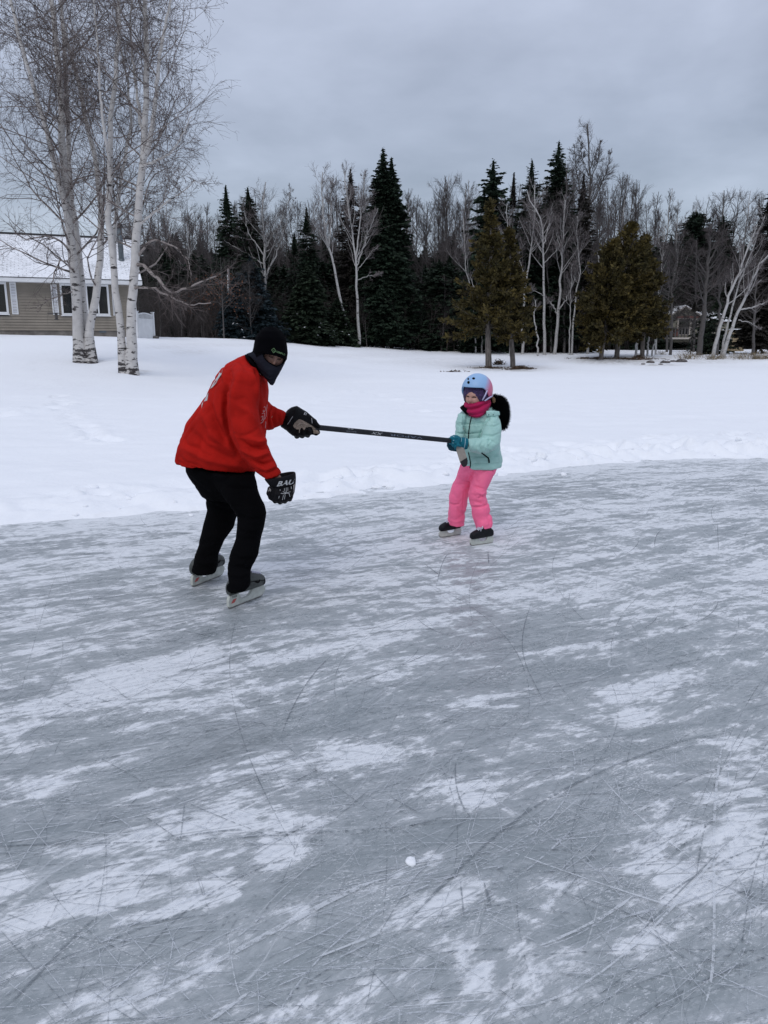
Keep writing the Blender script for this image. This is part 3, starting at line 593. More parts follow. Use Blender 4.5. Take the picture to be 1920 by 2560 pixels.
def spruce(seed, h, rb, dens=1.0, low=.06, blunt=0, tl=.22, p=.9, skirt=.8, clump=.25):
    rg = np.random.RandomState(seed); tr = TB(); P = np.column_stack([np.zeros(10), np.zeros(10), np.linspace(-.3, h * .985, 10)]); R = h * .011 * np.linspace(1, .08, 10); tr.tubes(P[None], R[None], 7)
    nl = int(h * 4.6 * dens); Z = h * (low + (1 - low) * np.linspace(0, 1, nl) ** 1.0); st = []; dr = []; ln = []
    for z in Z:
        f = 1 - z / h; r = rb * (f ** p * (1 - blunt) + blunt * min(1, f * 3.0)) * (.85 + .3 * rg.rand()) + .05
        if f > .78: r *= skirt + (1 - skirt) * (1 - f) / .22
        m = int((5 + 11 * min(1, r / 1.4)) * dens * (1 + 1.2 * max(0, f - .6)))
        for _ in range(m):
            a = rg.rand() * 6.283; q = r * (1 - clump + 2 * clump * rg.rand() ** 1.0) * (1 + .22 * math.sin(a * 3 + z * 1.3 + seed))
            st.append((0, 0, z + rg.randn() * .06)); e = .12 - .38 * f + rg.randn() * .1; e = e + .9 * max(0, f - .75)
            dr.append((math.cos(a), math.sin(a), e)); ln.append(q)
    st = np.array(st); dr = unit(np.array(dr)); ln = np.array(ln); k = 5; B = np.zeros((len(st), k, 3)); B[:, 0] = st; d = dr.copy()
    for q in range(1, k):
        B[:, q] = B[:, q - 1] + d * (ln / (k - 1))[:, None]; d = unit(d + np.array([0, 0, .05 if q > 2 else -.05]))
    tr.tubes(B, np.maximum(.004, ln[:, None] * .010 * np.linspace(1, .3, k)[None]), 3)
    cr = TB(); cnt = np.maximum(2, (ln / .085 * dens).astype(int)); idx = np.repeat(np.arange(len(st)), cnt); M = len(idx)
    for rep in range(2):
        t = .12 + .88 * rg.rand(M) ** .75; f = t * (k - 1); i = np.clip(f.astype(int), 0, k - 2); fr = (f - i)[:, None]
        p0 = B[idx, i] * (1 - fr) + B[idx, i + 1] * fr; ax = unit(B[idx, i + 1] - B[idx, i])
        side = unit(np.cross(ax, np.array([0, 0, 1.]))) * np.where(rg.rand(M) > .5, 1, -1)[:, None]
        d = unit(ax * .8 + side * (.35 + .7 * rg.rand(M))[:, None] + np.array([0, 0, -.25]) + rg.randn(M, 3) * .18)
        l = tl * (.6 + .8 * rg.rand(M)) * np.clip(ln[idx] / .6, .45, 1.15) * (1.1 - .35 * t)
        w = unit(np.cross(d, rg.randn(M, 3) * .6 + np.array([0, 0, 1.]))) * (l * .26)[:, None]
        cr.quads(p0 - d * .03, d * l[:, None], w)
    # leader
    M2 = 420; z = h * (.80 + .20 * rg.rand(M2) ** .9); a = rg.rand(M2) * 6.283; d = unit(np.column_stack([np.cos(a), np.sin(a), .7 + 0 * a])); l = .07 + .50 * (1 - (z / h - .80) / .20)
    cr.quads(np.column_stack([0 * z, 0 * z, z]), d * l[:, None] * (rb / 3.0 + .3), unit(np.cross(d, rg.randn(M2, 3))) * .05)
    tipz = B[:, -1, 2]
    return tr.mesh('trunk'), cr.mesh('crown', False), B
def cedar(seed, h, low, rx, ry, nb=420, lean=(0, 0), tl=.22, top=.72):
    """cedar / arborvitae: rounded loose crown of flat sprays on upcurving limbs"""
    rg = np.random.RandomState(seed); k = 12; zs = np.linspace(-.3, h, k); s = np.clip(zs / h, 0, 1)
    P = np.column_stack([lean[0] * s + .06 * np.sin(s * 7 + seed), lean[1] * s, zs]); R = h * .019 * np.linspace(1.15, .1, k); tr = TB(); tr.tubes(P[None], R[None], 9)
    z = low + (h - low) * rg.rand(nb) ** 1.05; f = (z - low) / (h - low)
    env = np.clip(1 - f, 0, 1) ** (.5 / top) * np.clip(.70 + f * 3.2, 0, 1) ; a = rg.rand(nb) * 6.283
    env = env * (1 + .2 * np.sin(a * 2 + seed) + .22 * np.sin(a * 5 + z * 2.6 + seed) + .15 * np.sin(z * 5 + a)); l = env * (.35 + .8 * rg.rand(nb)); l = np.maximum(l, .06)
    kk = 6; B = np.zeros((nb, kk, 3)); B[:, 0] = np.column_stack([np.interp(z, zs, P[:, 0]), np.interp(z, zs, P[:, 1]), z])
    d = unit(np.column_stack([np.cos(a), np.sin(a), -.30 + .7 * f + .25 * rg.randn(nb)])); rad = np.hypot(np.cos(a) * rx, np.sin(a) * ry)
    for q in range(1, kk):
        B[:, q] = B[:, q - 1] + d * (l * rad / (kk - 1))[:, None]; d = unit(d + np.array([0, 0, .10]) + rg.randn(nb, 3) * .08)
    tr.tubes(B, np.maximum(.006, .02 * l[:, None] * np.linspace(1, .3, kk)[None]), 3)
    cr = TB(); cnt = np.maximum(4, (l * rad / .068).astype(int)); idx = np.repeat(np.arange(nb), cnt); M = len(idx)
    for rep in range(3):
        t = .18 + .85 * rg.rand(M) ** .7; t = np.minimum(t, 1); g = t * (kk - 1); i = np.clip(g.astype(int), 0, kk - 2); fr = (g - i)[:, None]
        p0 = B[idx, i] * (1 - fr) + B[idx, i + 1] * fr + rg.randn(M, 3) * .05; ax = unit(B[idx, i + 1] - B[idx, i])
        d = unit(ax * .7 + rg.randn(M, 3) * .45 + np.array([0, 0, .12])); ll = tl * (.5 + .9 * rg.rand(M))
        w = unit(np.cross(d, rg.randn(M, 3))) * (ll * .24)[:, None]; cr.quads(p0, d * ll[:, None], w)
    return tr.mesh('trunk'), cr.mesh('crown', False), B
def place(name, loc, tm, cm, mt, mc, label, cat='tree', group=None, rotz=0, extra=None):
    o = thing(name, loc, label, cat, group, rotz, absolute=False)
    link('trunk', tm, mt, o); link('crown', cm, mc, o)
    if extra: link(extra[0], extra[1], extra[2], o)
    return o
def hgt(Y, py_base, py_top, px=960):
    return U(px, py_top, Y)[2] - U(px, py_base, Y)[2]
# --- drawn trees: white-barked stems following the photograph ---
def drawn(name, label, Y, stems, mt=M_WHT, mc=M_WTW, group=None, seed=0, spread=.26, n1=20, up=.10, ang=38, twr=1.0, base=None, t0=.3, cat='tree', n2=8, n3=6, len1=.3, sides=7, rfs=.42):
    """stems: list of ([(px,py[,dY])...], r0, r1[, has_twigs])"""
    rg = np.random.RandomState(seed + 5); tr = TB(); cr = TB()
    b0 = stems[0][0][0]; bp = U(b0[0], b0[1], Y); bz = gz(bp[0], bp[1])
    for st in stems:
        pts = np.array([U(p[0], p[1], Y + (p[2] if len(p) > 2 else 0)) for p in st[0]])
        pts[:, 1] += 0; P = pathres(pts, 18); P[1:-1] += rg.randn(16, 3) * .03
        if st is stems[0] or st[0][0][1] > 820: P[0, 2] = min(P[0, 2], bz) - .15
        R = st[1] + (st[2] - st[1]) * np.linspace(0, 1, 18) ** .8
        tr.tubes(P[None], R[None], sides)
        if len(st) > 3 and not st[3]: continue
        a = grow(rg, P[None], R[None], n1, t0, .99, lambda t, L: len1 * L * (1.2 - t), ang, 10, up, .09, 7, rfs, .008 * twr)
        b_ = grow(rg, *a, n2, .15, .98, lambda t, L: .5 * L * (1.1 - .5 * t), 36, 12, up * .6, .13, 6, .6, .0065 * twr)
        c = grow(rg, *b_, n3, .1, .98, lambda t, L: .5 * L, 36, 14, up * .4, .14, 5, .6, .005 * twr)
        tr.tubes(*a, 4); cr.tubes(*b_, 3); cr.tubes(*c, 3)
    o = thing(name, (bp[0], bp[1], bz), label, cat, group)
    link('trunk', tr.mesh('trunk'), mt, o); link('crown', cr.mesh('crown'), mc, o)
    return o
# --- big near birches ---
def big_birch(name, label, Yb, stems, seed, lowlimbs=()):
    rg = np.random.RandomState(seed); b0 = stems[0][0][0]; bp = U(b0[0], b0[1], Yb); bz = gz(bp[0], bp[1])
    o = thing(name, (bp[0], bp[1], bz), label, 'birch tree'); cr = TB(); br = TB(); bd = TB()
    for st in stems:
        pts = np.array([U(p[0], p[1], Yb + (p[2] if len(p) > 2 else 0)) for p in st[0]]); k = 30; P = pathres(pts, k); P[1:-1] += rg.randn(k - 2, 3) * .012
        if st[0][0][1] > 880: P[0, 2] -= .3
        R = st[1] + (st[2] - st[1]) * np.linspace(0, 1, k) ** .85
        if st[0][0][1] > 880: R[:3] *= np.array([1.7, 1.28, 1.08])
        tb = TB(); tb.tubes(P[None], R[None], 14); me = tb.mesh('trunk'); bb = mcos(me)[:, 2] - bz; ab = me.attributes.new('foot', 'FLOAT', 'POINT'); ab.data.foreach_set('value', (.17 * np.exp(-np.clip(bb, 0, 99) / .5)).astype(np.float32)); link('trunk', me, M_BIRCH, o)
        n1 = st[3]; t0 = st[4] if len(st) > 4 else .25
        a = grow(rg, P[None], R[None], int(n1 * .76), t0 * .75, .995, lambda t, L: (2.7 + 1.4 * rg.rand()) * (1.25 - .6 * t) * min(1, .38 + L.max() / 10), 54, 14, .045, .13, 9, .27, .010, .04, .25)
        tip = proj(a[0][:, -1])[0]; kp = (tip < 535) & (tip > -260); a = (a[0][kp], a[1][kp])
        b_ = grow(rg, *a, 7, .12, .98, lambda t, L: .46 * L * (1.15 - .5 * t), 44, 15, -.03, .18, 7, .55, .0062, .02)
        c = grow(rg, *b_, 6, .1, .98, lambda t, L: .5 * L * (1.1 - .4 * t), 42, 16, -.08, .2, 6, .6, .0044)
        d = grow(rg, *c, 2, .2, 1., lambda t, L: .5 * L, 40, 16, -.12, .2, 4, .7, .004)
        br.tubes(*a, 5); cr.tubes(*b_, 4); cr.tubes(*c, 3); cr.tubes(*d, 3)
        tips = d[0][:, -1]; q = rg.rand(len(tips)) < .22; tips = tips[q]; dd = unit(rg.randn(len(tips), 3) + np.array([0, 0, -1.])); bd.quads(tips, dd * .06, unit(np.cross(dd, rg.randn(len(tips), 3))) * .012)
    for pts, r0, r1 in lowlimbs:
        Pp = np.array([U(p[0], p[1], Yb + (p[2] if len(p) > 2 else 0)) for p in pts]); P = pathres(Pp, 16); P[1:-1] += rg.randn(14, 3) * .02; R = np.linspace(r0, r1, 16); br.tubes(P[None], R[None], 7)
        b_ = grow(rg, P[None], R[None], 16, .25, .98, lambda t, L: .22 * L, 45, 14, .02, .17, 7, .4, .007, .02); c = grow(rg, *b_, 6, .1, .98, lambda t, L: .45 * L, 42, 16, -.04, .2, 6, .6, .005); cr.tubes(*b_, 4); cr.tubes(*c, 3)
    link('branch', br.mesh('branch'), M_BBR, o); cw = link('crown', cr.mesh('crown'), M_TWIG, o); link('buds', bd.mesh('buds', False), M_BUD, o)
    return o
YA = 27.0; YB2 = 25.0
big_birch('birch_tree', 'big white birch clump in front of the house windows, the left one of the two', YA,
    [([(204, 902), (196, 830), (194, 780), (190, 736), (184, 655), (174, 567), (164, 470), (155, 362), (153, 253), (141, 108), (128, -20), (118, -160)], .19, .06, 34, .30),
     ([(222, 902), (214, 850, .3), (207, 760, .4), (202, 690, .5), (196, 620, .6), (180, 520, .7), (172, 400, .8), (168, 280, 1), (160, 120, 1), (150, -100, 1)], .15, .04, 28, .3),
     ([(176, 575), (160, 500, -.2), (141, 434, -.3), (116, 325, -.5), (83, 217, -.7), (48, 90, -.9), (22, -20, -1), (-10, -160, -1)], .11, .03, 28, .1),
     ([(228, 900), (222, 850), (228, 800), (243, 719), (252, 640, .2), (253, 560, .2), (250, 500, .3), (239, 398, .4), (217, 307, .4), (195, 199, .5), (165, 90, .6), (140, -60, .7)], .15, .035, 32, .25)], 21,
    [([(188, 690), (170, 655, -.5), (150, 650, -.8), (135, 680, -1), (128, 730, -1.2)], .04, .012), ([(182, 640), (150, 600, -.5), (110, 590, -1), (60, 600, -1.4), (20, 560, -1.8)], .04, .01),
     ([(192, 730), (160, 735, -.4), (120, 750, -.8), (90, 770, -1)], .025, .008)])
big_birch('birch_tree', 'big white birch clump beside the corner of the house, the one nearest the red skater', YB2,
    [([(312, 932), (306, 880), (300, 804), (291, 736), (285, 669), (278, 600), (270, 543), (275, 470), (275, 398), (278, 289), (290, 180), (297, 100), (297, 0), (296, -140)], .13, .04, 32, .32),
     ([(328, 932), (329, 838), (328, 753), (338, 669), (343, 567), (347, 520), (354, 434), (361, 362), (366, 253), (366, 108), (362, 0), (360, -150)], .17, .05, 36, .28),
     ([(287, 680), (286, 600, .3), (292, 520, .5), (312, 400, .6), (330, 300, .8), (318, 200, .9), (300, 110, 1), (285, -20, 1)], .07, .02, 22, .2),
     ([(358, 400), (374, 360, -.2), (388, 260, -.4), (398, 145, -.6), (414, 70, -.7), (432, -20, -.8), (445, -130, -.9)], .085, .02, 20, .12),
     ([(362, 360), (352, 310, .2), (342, 230, .3), (332, 150, .3), (325, 72, .4), (333, -60, .4)], .055, .02, 16, .2),
     ([(356, 420), (390, 400, -.4), (420, 390, -.6), (450, 350, -.9), (470, 310, -1.2), (480, 290, -1.3)], .045, .01, 18, .25),
     ([(350, 560), (400, 520, -.4), (440, 490, -.6), (470, 470, -.9), (490, 450, -1.2)], .04, .01, 16, .25),
     ([(275, 420), (262, 330, -.4), (250, 240, -.5), (247, 150, -.6), (240, 60, -.6), (228, -60, -.7)], .05, .015, 18, .2)], 33,
    [([(340, 662), (360, 664, -.3), (388, 689, -.8), (412, 718, -1.1), (432, 737, -1.4), (473, 716, -1.8), (510, 700, -2), (541, 690, -2.3)], .06, .016),
     ([(335, 722), (350, 719, -.3), (388, 723, -.8), (430, 745, -1.2), (473, 763, -1.6), (500, 757, -1.9), (528, 757, -2.1)], .045, .012),
     ([(346, 640), (380, 600, -.4), (430, 610, -.8), (470, 650, -1), (480, 690, -1.2)], .04, .01)])
# --- cedars ---
def cedar_at(label, px, py, Y, ptop, low_px, wpx, seed, lean=0, group=None, nb=460, dy=1, top=.72):
    b = U(px, py, Y); z0 = gz(b[0], b[1]); s = Y / F; h = hgt(Y, py, ptop); low = (py - low_px) * s; rx = wpx * s
    tm, cm, B = cedar(seed, h, low, rx, rx * dy, nb, (lean * s, 0), top=top)
    return place('cedar_tree', (b[0], b[1], z0), tm, cm, M_CTRK, M_CED, label, 'cedar tree', group)
cedar_at('olive green cedar with a bare grey trunk, left of the pair behind the girl', 1222, 914, 40, 500, 830, 98, 3, -8, nb=270, top=.42)
cedar_at('olive green cedar on a crooked trunk, right of the pair behind the girl', 1280, 912, 40.6, 570, 842, 72, 8, -20, nb=230, top=.5)
cedar_at('wide dark olive cedar, leftmost trunk of the three cedars on the shore', 1503, 893, 47.5, 600, 840, 88, 12, 12, nb=340, top=.85)
cedar_at('wide dark olive cedar on the middle trunk of the three cedars on the shore', 1539, 890, 48.5, 560, 840, 86, 14, 16, nb=350, top=.85)
cedar_at('dark cedar on the thick right trunk of the three cedars on the shore', 1608, 888, 49.5, 590, 842, 64, 17, -12, nb=320, top=.75)
# --- conifers with their own look ---
def spruce_at(label, px, py, Y, ptop, wpx, seed, mt=M_SPR, group=None, name='spruce_tree', **kw):
    b = U(px, py, Y); z0 = gz(b[0], b[1]); s = Y / F; h = U(px, ptop, Y)[2] - z0
    tm, cm, B = spruce(seed, h, wpx * s, **kw); o = place(name, (b[0], b[1], z0), tm, cm, M_STRK, mt, label, 'spruce tree', group)
    if mt in (M_BLUE, M_GRN):     # a little snow held on the lowest boughs
        rg = np.random.RandomState(seed); t = TB(); q = B[(B[:, 0, 2] < h * .42)]; q = q[rg.rand(len(q)) < .16]; p0 = q[:, 3] + (q[:, 4] - q[:, 3]) * rg.rand(len(q))[:, None] + np.array([0, 0, .05]); d = unit(q[:, 4] - q[:, 3])
        t.quads(p0, d * .25, unit(np.cross(d, np.array([0, 0, 1.]))) * .06); link('snow_patches', t.mesh('snow_patches', False), M_SNOW, o, kind='stuff')
    return o
spruce_at('broad blue spruce with snow on its low boughs behind the head of the red skater', 633, 850, 49.0, 645, 74, 101, M_BLUE, low=.02, dens=1.6, tl=.26, p=.8)
spruce_at('smaller blue spruce at the left flank of the broad blue spruce', 590, 848, 48.0, 700, 45, 102, M_BLUE, low=.02, dens=1.5, tl=.24, p=.8)
spruce_at('dark green spruce right of the blue spruce, snow on its low boughs', 770, 862, 51.0, 662, 66, 103, M_GRN, low=.02, dens=1.5, tl=.28, p=.75)
spruce_at('low green spruce right beside the leaning white birch', 845, 866, 53.0, 745, 50, 104, M_GRN, low=.02, dens=1.4, tl=.28, p=.7)
spruce_at('narrow pointed spruce left of the bare spreading tree', 580, 850, 54.4, 465, 46, 105, p=.66, dens=1.3)
spruce_at('blunt dark spruce rising behind the bare spreading tree', 633, 850, 54.7, 470, 52, 106, p=.6, dens=1.3)
spruce_at('small spruce top between the spreading bare tree and the leaning birch', 773, 860, 55.8, 520, 44, 107, p=.66, dens=1.2)
spruce_at('tiny spruce tip left of the small spruce top', 742, 860, 57.9, 583, 31, 108, p=.66)
spruce_at('narrow reddish spruce behind the twin white birches', 880, 866, 56.1, 424, 52, 109, M_SPRB, p=.66, dens=1.2)
spruce_at('tallest dark spruce of the middle, left tip of its pair', 958, 866, 54.7, 373, 72, 110, p=.78, dens=1.6, tl=.3, skirt=.7)
spruce_at('dark spruce close against the tallest one, right tip of the pair', 978, 866, 54.9, 396, 66, 111, p=.75, dens=1.5, tl=.3)
spruce_at('pointed spruce rising behind the pair of cedars', 1220, 872, 54.0, 402, 66, 112, p=.66, dens=1.3, tl=.3, clump=.66)
spruce_at('slim reddish spruce just right of the cedar pair', 1270, 872, 56.5, 432, 35, 113, M_SPRB, p=.66, dens=1.2)
spruce_at('tall spruce left of the grey-white birch group', 1312, 872, 55.0, 402, 60, 114, p=.66, dens=1.3)
spruce_at('tallest narrow spruce above the white birch group', 1374, 872, 55.4, 355, 68, 115, p=.66, dens=1.4)
spruce_at('narrow spruce left of the tall bare tree', 1437, 872, 55.8, 436, 52, 116, M_SPRB, p=.66, dens=1.2)
spruce_at('rounded dark spruce behind the grey trunk on the right', 1715, 860, 84, 530, 80, 117, p=.4, dens=1.3, blunt=.3)
spruce_at('dark spruce behind the upper branches of the thick grey tree', 1780, 860, 85, 540, 57, 118, p=.5, dens=1.2, blunt=.2)
spruce_at('pointed spruce behind the leaning birch group at the right edge', 1890, 862, 56.8, 461, 62, 119, M_SPRB, p=.7, dens=1.3)
spruce_at('bushy black-green fir low behind the cedar pair, left side', 1095, 872, 55.8, 650, 62, 120, p=.45, dens=1.4, blunt=.3, low=.02)
spruce_at('small green spruce at the left foot of the cedar pair', 1172, 874, 54.0, 800, 30, 121, M_GRN, low=.02, dens=1.2)
spruce_at('loose snowy spruce in front of the far cabin', 1785, 882, 55.0, 745, 50, 122, M_GRN, low=.04, dens=.8, tl=.3, p=.7, clump=.4)
spruce_at('thin young spruce before the cabin window', 1727, 876, 54.7, 755, 26, 123, M_SPRB, low=.1, dens=.6)
# --- bare trees with their own look ---
drawn('birch_tree', 'leaning white birch, left of the twin birches in the forest edge', 53, [([(875, 867), (860, 790), (840, 697), (828, 640), (815, 603), (810, 540), (805, 480), (807, 430)], .13, .03), ([(822, 625), (828, 560), (826, 500), (832, 450)], .05, .02)], seed=1, n1=22, t0=.5, up=.13, ang=30)
drawn('birch_tree', 'straight white birch beside the leaning one in the forest edge', 53, [([(898, 867), (894, 780), (891, 675), (888, 620), (880, 574), (868, 500), (862, 430)], .12, .03), ([(890, 640), (898, 560), (905, 500), (912, 430)], .06, .02),
    ([(892, 665), (915, 600), (930, 560), (945, 520)], .04, .012), ([(891, 680), (920, 640), (945, 615)], .03, .01), ([(893, 700), (925, 690), (955, 685)], .025, .01)], seed=2, n1=20, t0=.45, up=.12, ang=32)
drawn('bare_tree', 'wide spreading bare grey tree above the blue spruce', 54, [([(663, 860), (663, 690), (660, 600), (655, 520), (664, 455)], .15, .03), ([(663, 690), (690, 640), (715, 560), (735, 500)], .07, .015), ([(661, 640), (620, 580), (605, 500)], .05, .015),
    ([(662, 620), (700, 560), (720, 510), (728, 470)], .05, .015), ([(662, 660), (600, 625), (560, 600)], .05, .012)], M_WHT, M_GTWIG, seed=3, n1=22, t0=.3, up=.06, ang=45, len1=.32)
drawn('birch_tree', 'upright white birch in the middle of the birch group right of the cedars', 52, [([(1362, 878), (1361, 780), (1358, 640), (1358, 583), (1345, 530), (1325, 500), (1318, 478)], .11, .03), ([(1358, 620), (1372, 560), (1380, 520)], .05, .02), ([(1360, 740), (1335, 725), (1322, 712)], .03, .01), ([(1359, 660), (1395, 620), (1410, 600)], .03, .01)], seed=4, t0=.5)
drawn('birch_tree', 'white birch that forks low and curves up, right in the birch group', 52.3, [([(1386, 878), (1393, 820), (1397, 770), (1402, 690), (1406, 628), (1410, 560), (1413, 500)], .12, .03), ([(1396, 790), (1380, 760), (1366, 742)], .06, .02), ([(1397, 775), (1420, 740), (1436, 700), (1440, 650)], .05, .015), ([(1404, 640), (1392, 580), (1388, 540)], .04, .012)], seed=5, t0=.5)
drawn('birch_tree', 'birch leaning left out of the birch group behind the cedar', 52.6, [([(1306, 876), (1308, 780), (1312, 725), (1324, 650), (1333, 583), (1338, 500), (1337, 462)], .10, .03)], seed=6, t0=.4)
drawn('birch_tree', 'short crooked white stem at the left of the birch group', 51, [([(1345, 878), (1341, 820), (1335, 790), (1340, 750)], .06, .03)], seed=7, t0=.6, n1=8)
drawn('bare_tree', 'straight grey trunk behind the two tall birches', 54, [([(1379, 872), (1376, 780), (1368, 680), (1366, 600), (1370, 520)], .08, .03)], M_GREY, M_GTWIG, seed=8, t0=.5)
drawn('bare_tree', 'grey trunk right of the low-forking birch', 54, [([(1410, 873), (1411, 760), (1410, 600), (1416, 480), (1418, 420)], .09, .03)], M_GREY, M_GTWIG, seed=9, t0=.5)
drawn('birch_tree', 'thin crooked birch at the right of the birch group', 52, [([(1430, 877), (1434, 800), (1440, 734), (1450, 680), (1451, 658), (1439, 583), (1443, 540)], .07, .02), ([(1424, 877), (1425, 800), (1428, 720), (1430, 660)], .05, .02)], seed=10, t0=.5)
drawn('bare_tree', 'tallest bare tree, dark and open, high above the birch group', 58, [([(1469, 872), (1468, 700), (1469, 560), (1476, 450), (1472, 380), (1468, 310)], .16, .035), ([(1470, 530), (1450, 480), (1440, 420), (1436, 360)], .06, .02), ([(1472, 520), (1500, 470), (1520, 420), (1530, 370)], .06, .02), ([(1474, 470), (1492, 410), (1503, 350)], .05, .015), ([(1472, 440), (1455, 390), (1449, 340)], .04, .015)], M_GREY, M_GTWIG, seed=12, t0=.3, n1=28, up=.08, ang=42, len1=.27)
drawn('birch_tree', 'thin pale birch rising between the three cedars and the grey trees', 53, [([(1640, 872), (1643, 800), (1648, 700), (1657, 640), (1661, 565)], .07, .02), ([(1655, 650), (1648, 610), (1645, 585)], .03, .01), ([(1658, 640), (1668, 615)], .03, .01)], seed=13, t0=.4, n1=14)
drawn('birch_tree', 'short double white stem right of the thick cedar trunk', 50, [([(1618, 887), (1621, 850), (1625, 800)], .07, .05), ([(1630, 886), (1640, 830), (1650, 760)], .06, .03)], seed=14, t0=.6, n1=8)
drawn('bare_tree', 'slim bare grey tree in front of the far cabin', 52, [([(1677, 872), (1679, 780), (1682, 700), (1688, 640), (1690, 560)], .10, .025)], M_GREY, M_GTWIG, seed=15, t0=.35, n1=34, up=.03, ang=60, len1=.32)
drawn('bare_tree', 'thick grey bare tree with a flared foot in front of the far cabin', 50, [([(1748, 878), (1756, 820), (1764, 740), (1768, 680), (1775, 610), (1778, 560)], .19, .05), ([(1766, 690), (1740, 640), (1720, 600)], .06, .015), ([(1770, 660), (1800, 600), (1815, 560)], .06, .015)], M_GREY, M_GTWIG, seed=16, t0=.35, n1=26, up=.05, ang=52, len1=.3, sides=9)
LB = dict(t0=.4, up=.08, ang=30, n1=12)
drawn('birch_tree', 'white birch leaning right, left stem of the leaning clump on the right', 48, [([(1780, 900), (1790, 850), (1805, 800), (1822, 740), (1842, 690), (1862, 640), (1880, 600), (1893, 560)], .13, .03)], seed=17, **LB)
drawn('birch_tree', 'stoutest of the white birches leaning right over the reeds', 48, [([(1806, 892), (1818, 850), (1836, 800), (1852, 770), (1875, 710), (1893, 670), (1920, 640), (1950, 600)], .13, .03), ([(1848, 775), (1880, 770), (1920, 752)], .05, .02), ([(1846, 800), (1870, 805), (1903, 822)], .03, .01)], seed=18, **LB)
drawn('birch_tree', 'thin middle stem of the leaning birch clump on the right', 48.4, [([(1800, 892), (1812, 840), (1830, 770), (1850, 700), (1872, 650), (1905, 560), (1912, 540)], .08, .02), ([(1860, 690), (1853, 640), (1852, 600)], .03, .01)], seed=19, **LB)
drawn('bare_tree', 'grey trunk standing just behind the leaning birches', 51, [([(1792, 882), (1796, 820), (1800, 760), (1798, 680), (1790, 600)], .12, .03)], M_GREY, M_GTWIG, seed=20, t0=.4, n1=20)
drawn('bare_tree', 'dark trunk alone at the right edge behind the reeds', 53, [([(1882, 880), (1884, 820), (1890, 740), (1896, 640)], .11, .03)], M_GREY, M_BROWN, seed=22, t0=.25, n1=26, ang=60)
drawn('birch_tree', 'two thin white stems at the left of the cedar pair', 53, [([(1190, 872), (1186, 800), (1178, 720), (1165, 680), (1160, 600), (1158, 540)], .06, .02), ([(1206, 874), (1203, 800), (1190, 730), (1175, 690)], .05, .02)], seed=23, t0=.5, n1=16)
drawn('birch_tree', 'white stem showing through the right cedar of the pair', 50, [([(1276, 878), (1276, 780), (1275, 700), (1272, 620), (1266, 540), (1268, 510)], .06, .02)], seed=24, t0=.55, n1=14)
for i, (xx, a, b_) in enumerate([(1470, 876, 800), (1500, 876, 690), (1590, 880, 800)]):
    drawn('birch_tree', ['white trunk left of the three cedar trunks', 'pale trunk showing behind the left cedar trunk of the three', 'slanting pale trunk in the gap between the middle and right cedar trunks'][i], 53, [([(xx, a), (xx + 6, (a + b_) / 2), (xx + (20 if i != 1 else -6), b_ - 60)], .09, .04)], seed=30 + i, t0=.6, n1=6)
# --- the forest wall: copies of a few bare trees and spruces ---
FB = [bare(200 + i, 13, k) for i, k in enumerate(['broad', 'poplar', 'poplar', 'scrub', 'broad', 'scrub'])]
src = {}
def forest(i, px, Y, ptop, j, mt, mc, nm, lab, grp):
    b = U(px, 860, Y); z0 = gz(b[0], b[1]); h = U(px, ptop, Y)[2] - z0; s = h / 13.0
    key = (j, mt.name)
    if key not in src:
        src[key] = place(nm, (b[0], b[1], z0), FB[j][0].copy(), FB[j][1].copy(), mt, mc, lab, 'bare tree', grp, rg_f.rand() * 6.28); o = src[key]; o.scale = (s * .9, s * .9, s)
    else: o = copy_thing(src[key], (b[0], b[1], z0), rg_f.rand() * 6.28, (s * .9, s * .9, s))
    return o
rg_f = np.random.RandomState(77)
SKY = [(-300, 560), (0, 560), (60, 548), (90, 600), (330, 500), (380, 470), (430, 490), (500, 500), (560, 500), (640, 470), (720, 520), (790, 470), (880, 430), (940, 440), (1030, 440), (1080, 470), (1110, 425), (1150, 440), (1190, 450),
       (1240, 470), (1300, 450), (1330, 430), (1400, 395), (1440, 420), (1500, 430), (1560, 430), (1620, 460), (1660, 480), (1720, 480), (1780, 470), (1840, 465), (1900, 480), (2200, 470)]
sx, sy = zip(*SKY)
n_f = 0
for row, (Y, step, dy, js) in enumerate([(66, 36, 40, (0, 1, 2, 4)), (72, 29, 18, (1, 2, 0, 4)), (82, 26, 0, (1, 2, 4))]):
    px = -120 if row else 350
    while px < 2060:
        q = px + rg_f.randn() * 8; top = float(np.interp(q, sx, sy)) + dy + abs(rg_f.randn()) * 32 + (120 if q < 300 and row < 3 else 0)
        if q < 330: top = max(top, 560) + 40 * rg_f.rand(); 
        if not (q < 330 and row < 2) and not (q > 1450 and row < 1) and not (1640 < q < 1880 and row < 2):
            j = js[rg_f.randint(len(js))]; pale = rg_f.rand() < .22
            forest(n_f, q, Y + rg_f.rand() * 5, top, j, M_WHT if pale else M_GREY, M_GTWIG, 'bare_tree', 'pale-stemmed bare tree among the dense forest behind the lake' if pale else 'grey leafless tree among the dense forest behind the lake', 'pale bare trees of the forest wall' if pale else 'grey bare trees of the forest wall')
            n_f += 1
        px += step * (.6 + .8 * rg_f.rand()) * (1 if q > 300 else 2)
# thin brown saplings along the forest edge
px = 350
while px < 1940:
    q = px + rg_f.randn() * 5; Y = 53 + rg_f.rand() * 6 if q > 640 else 47 + 6 * rg_f.rand()
    if q < 1460:
        forest(0, q, Y, 640 + rg_f.rand() * 110, (3, 5)[rg_f.randint(2)], M_GREY, M_BROWN, 'sapling', 'thin brown leafless sapling in the dark undergrowth of the forest edge', 'leafless saplings along the forest edge')
    px += 17 * (.5 + rg_f.rand())
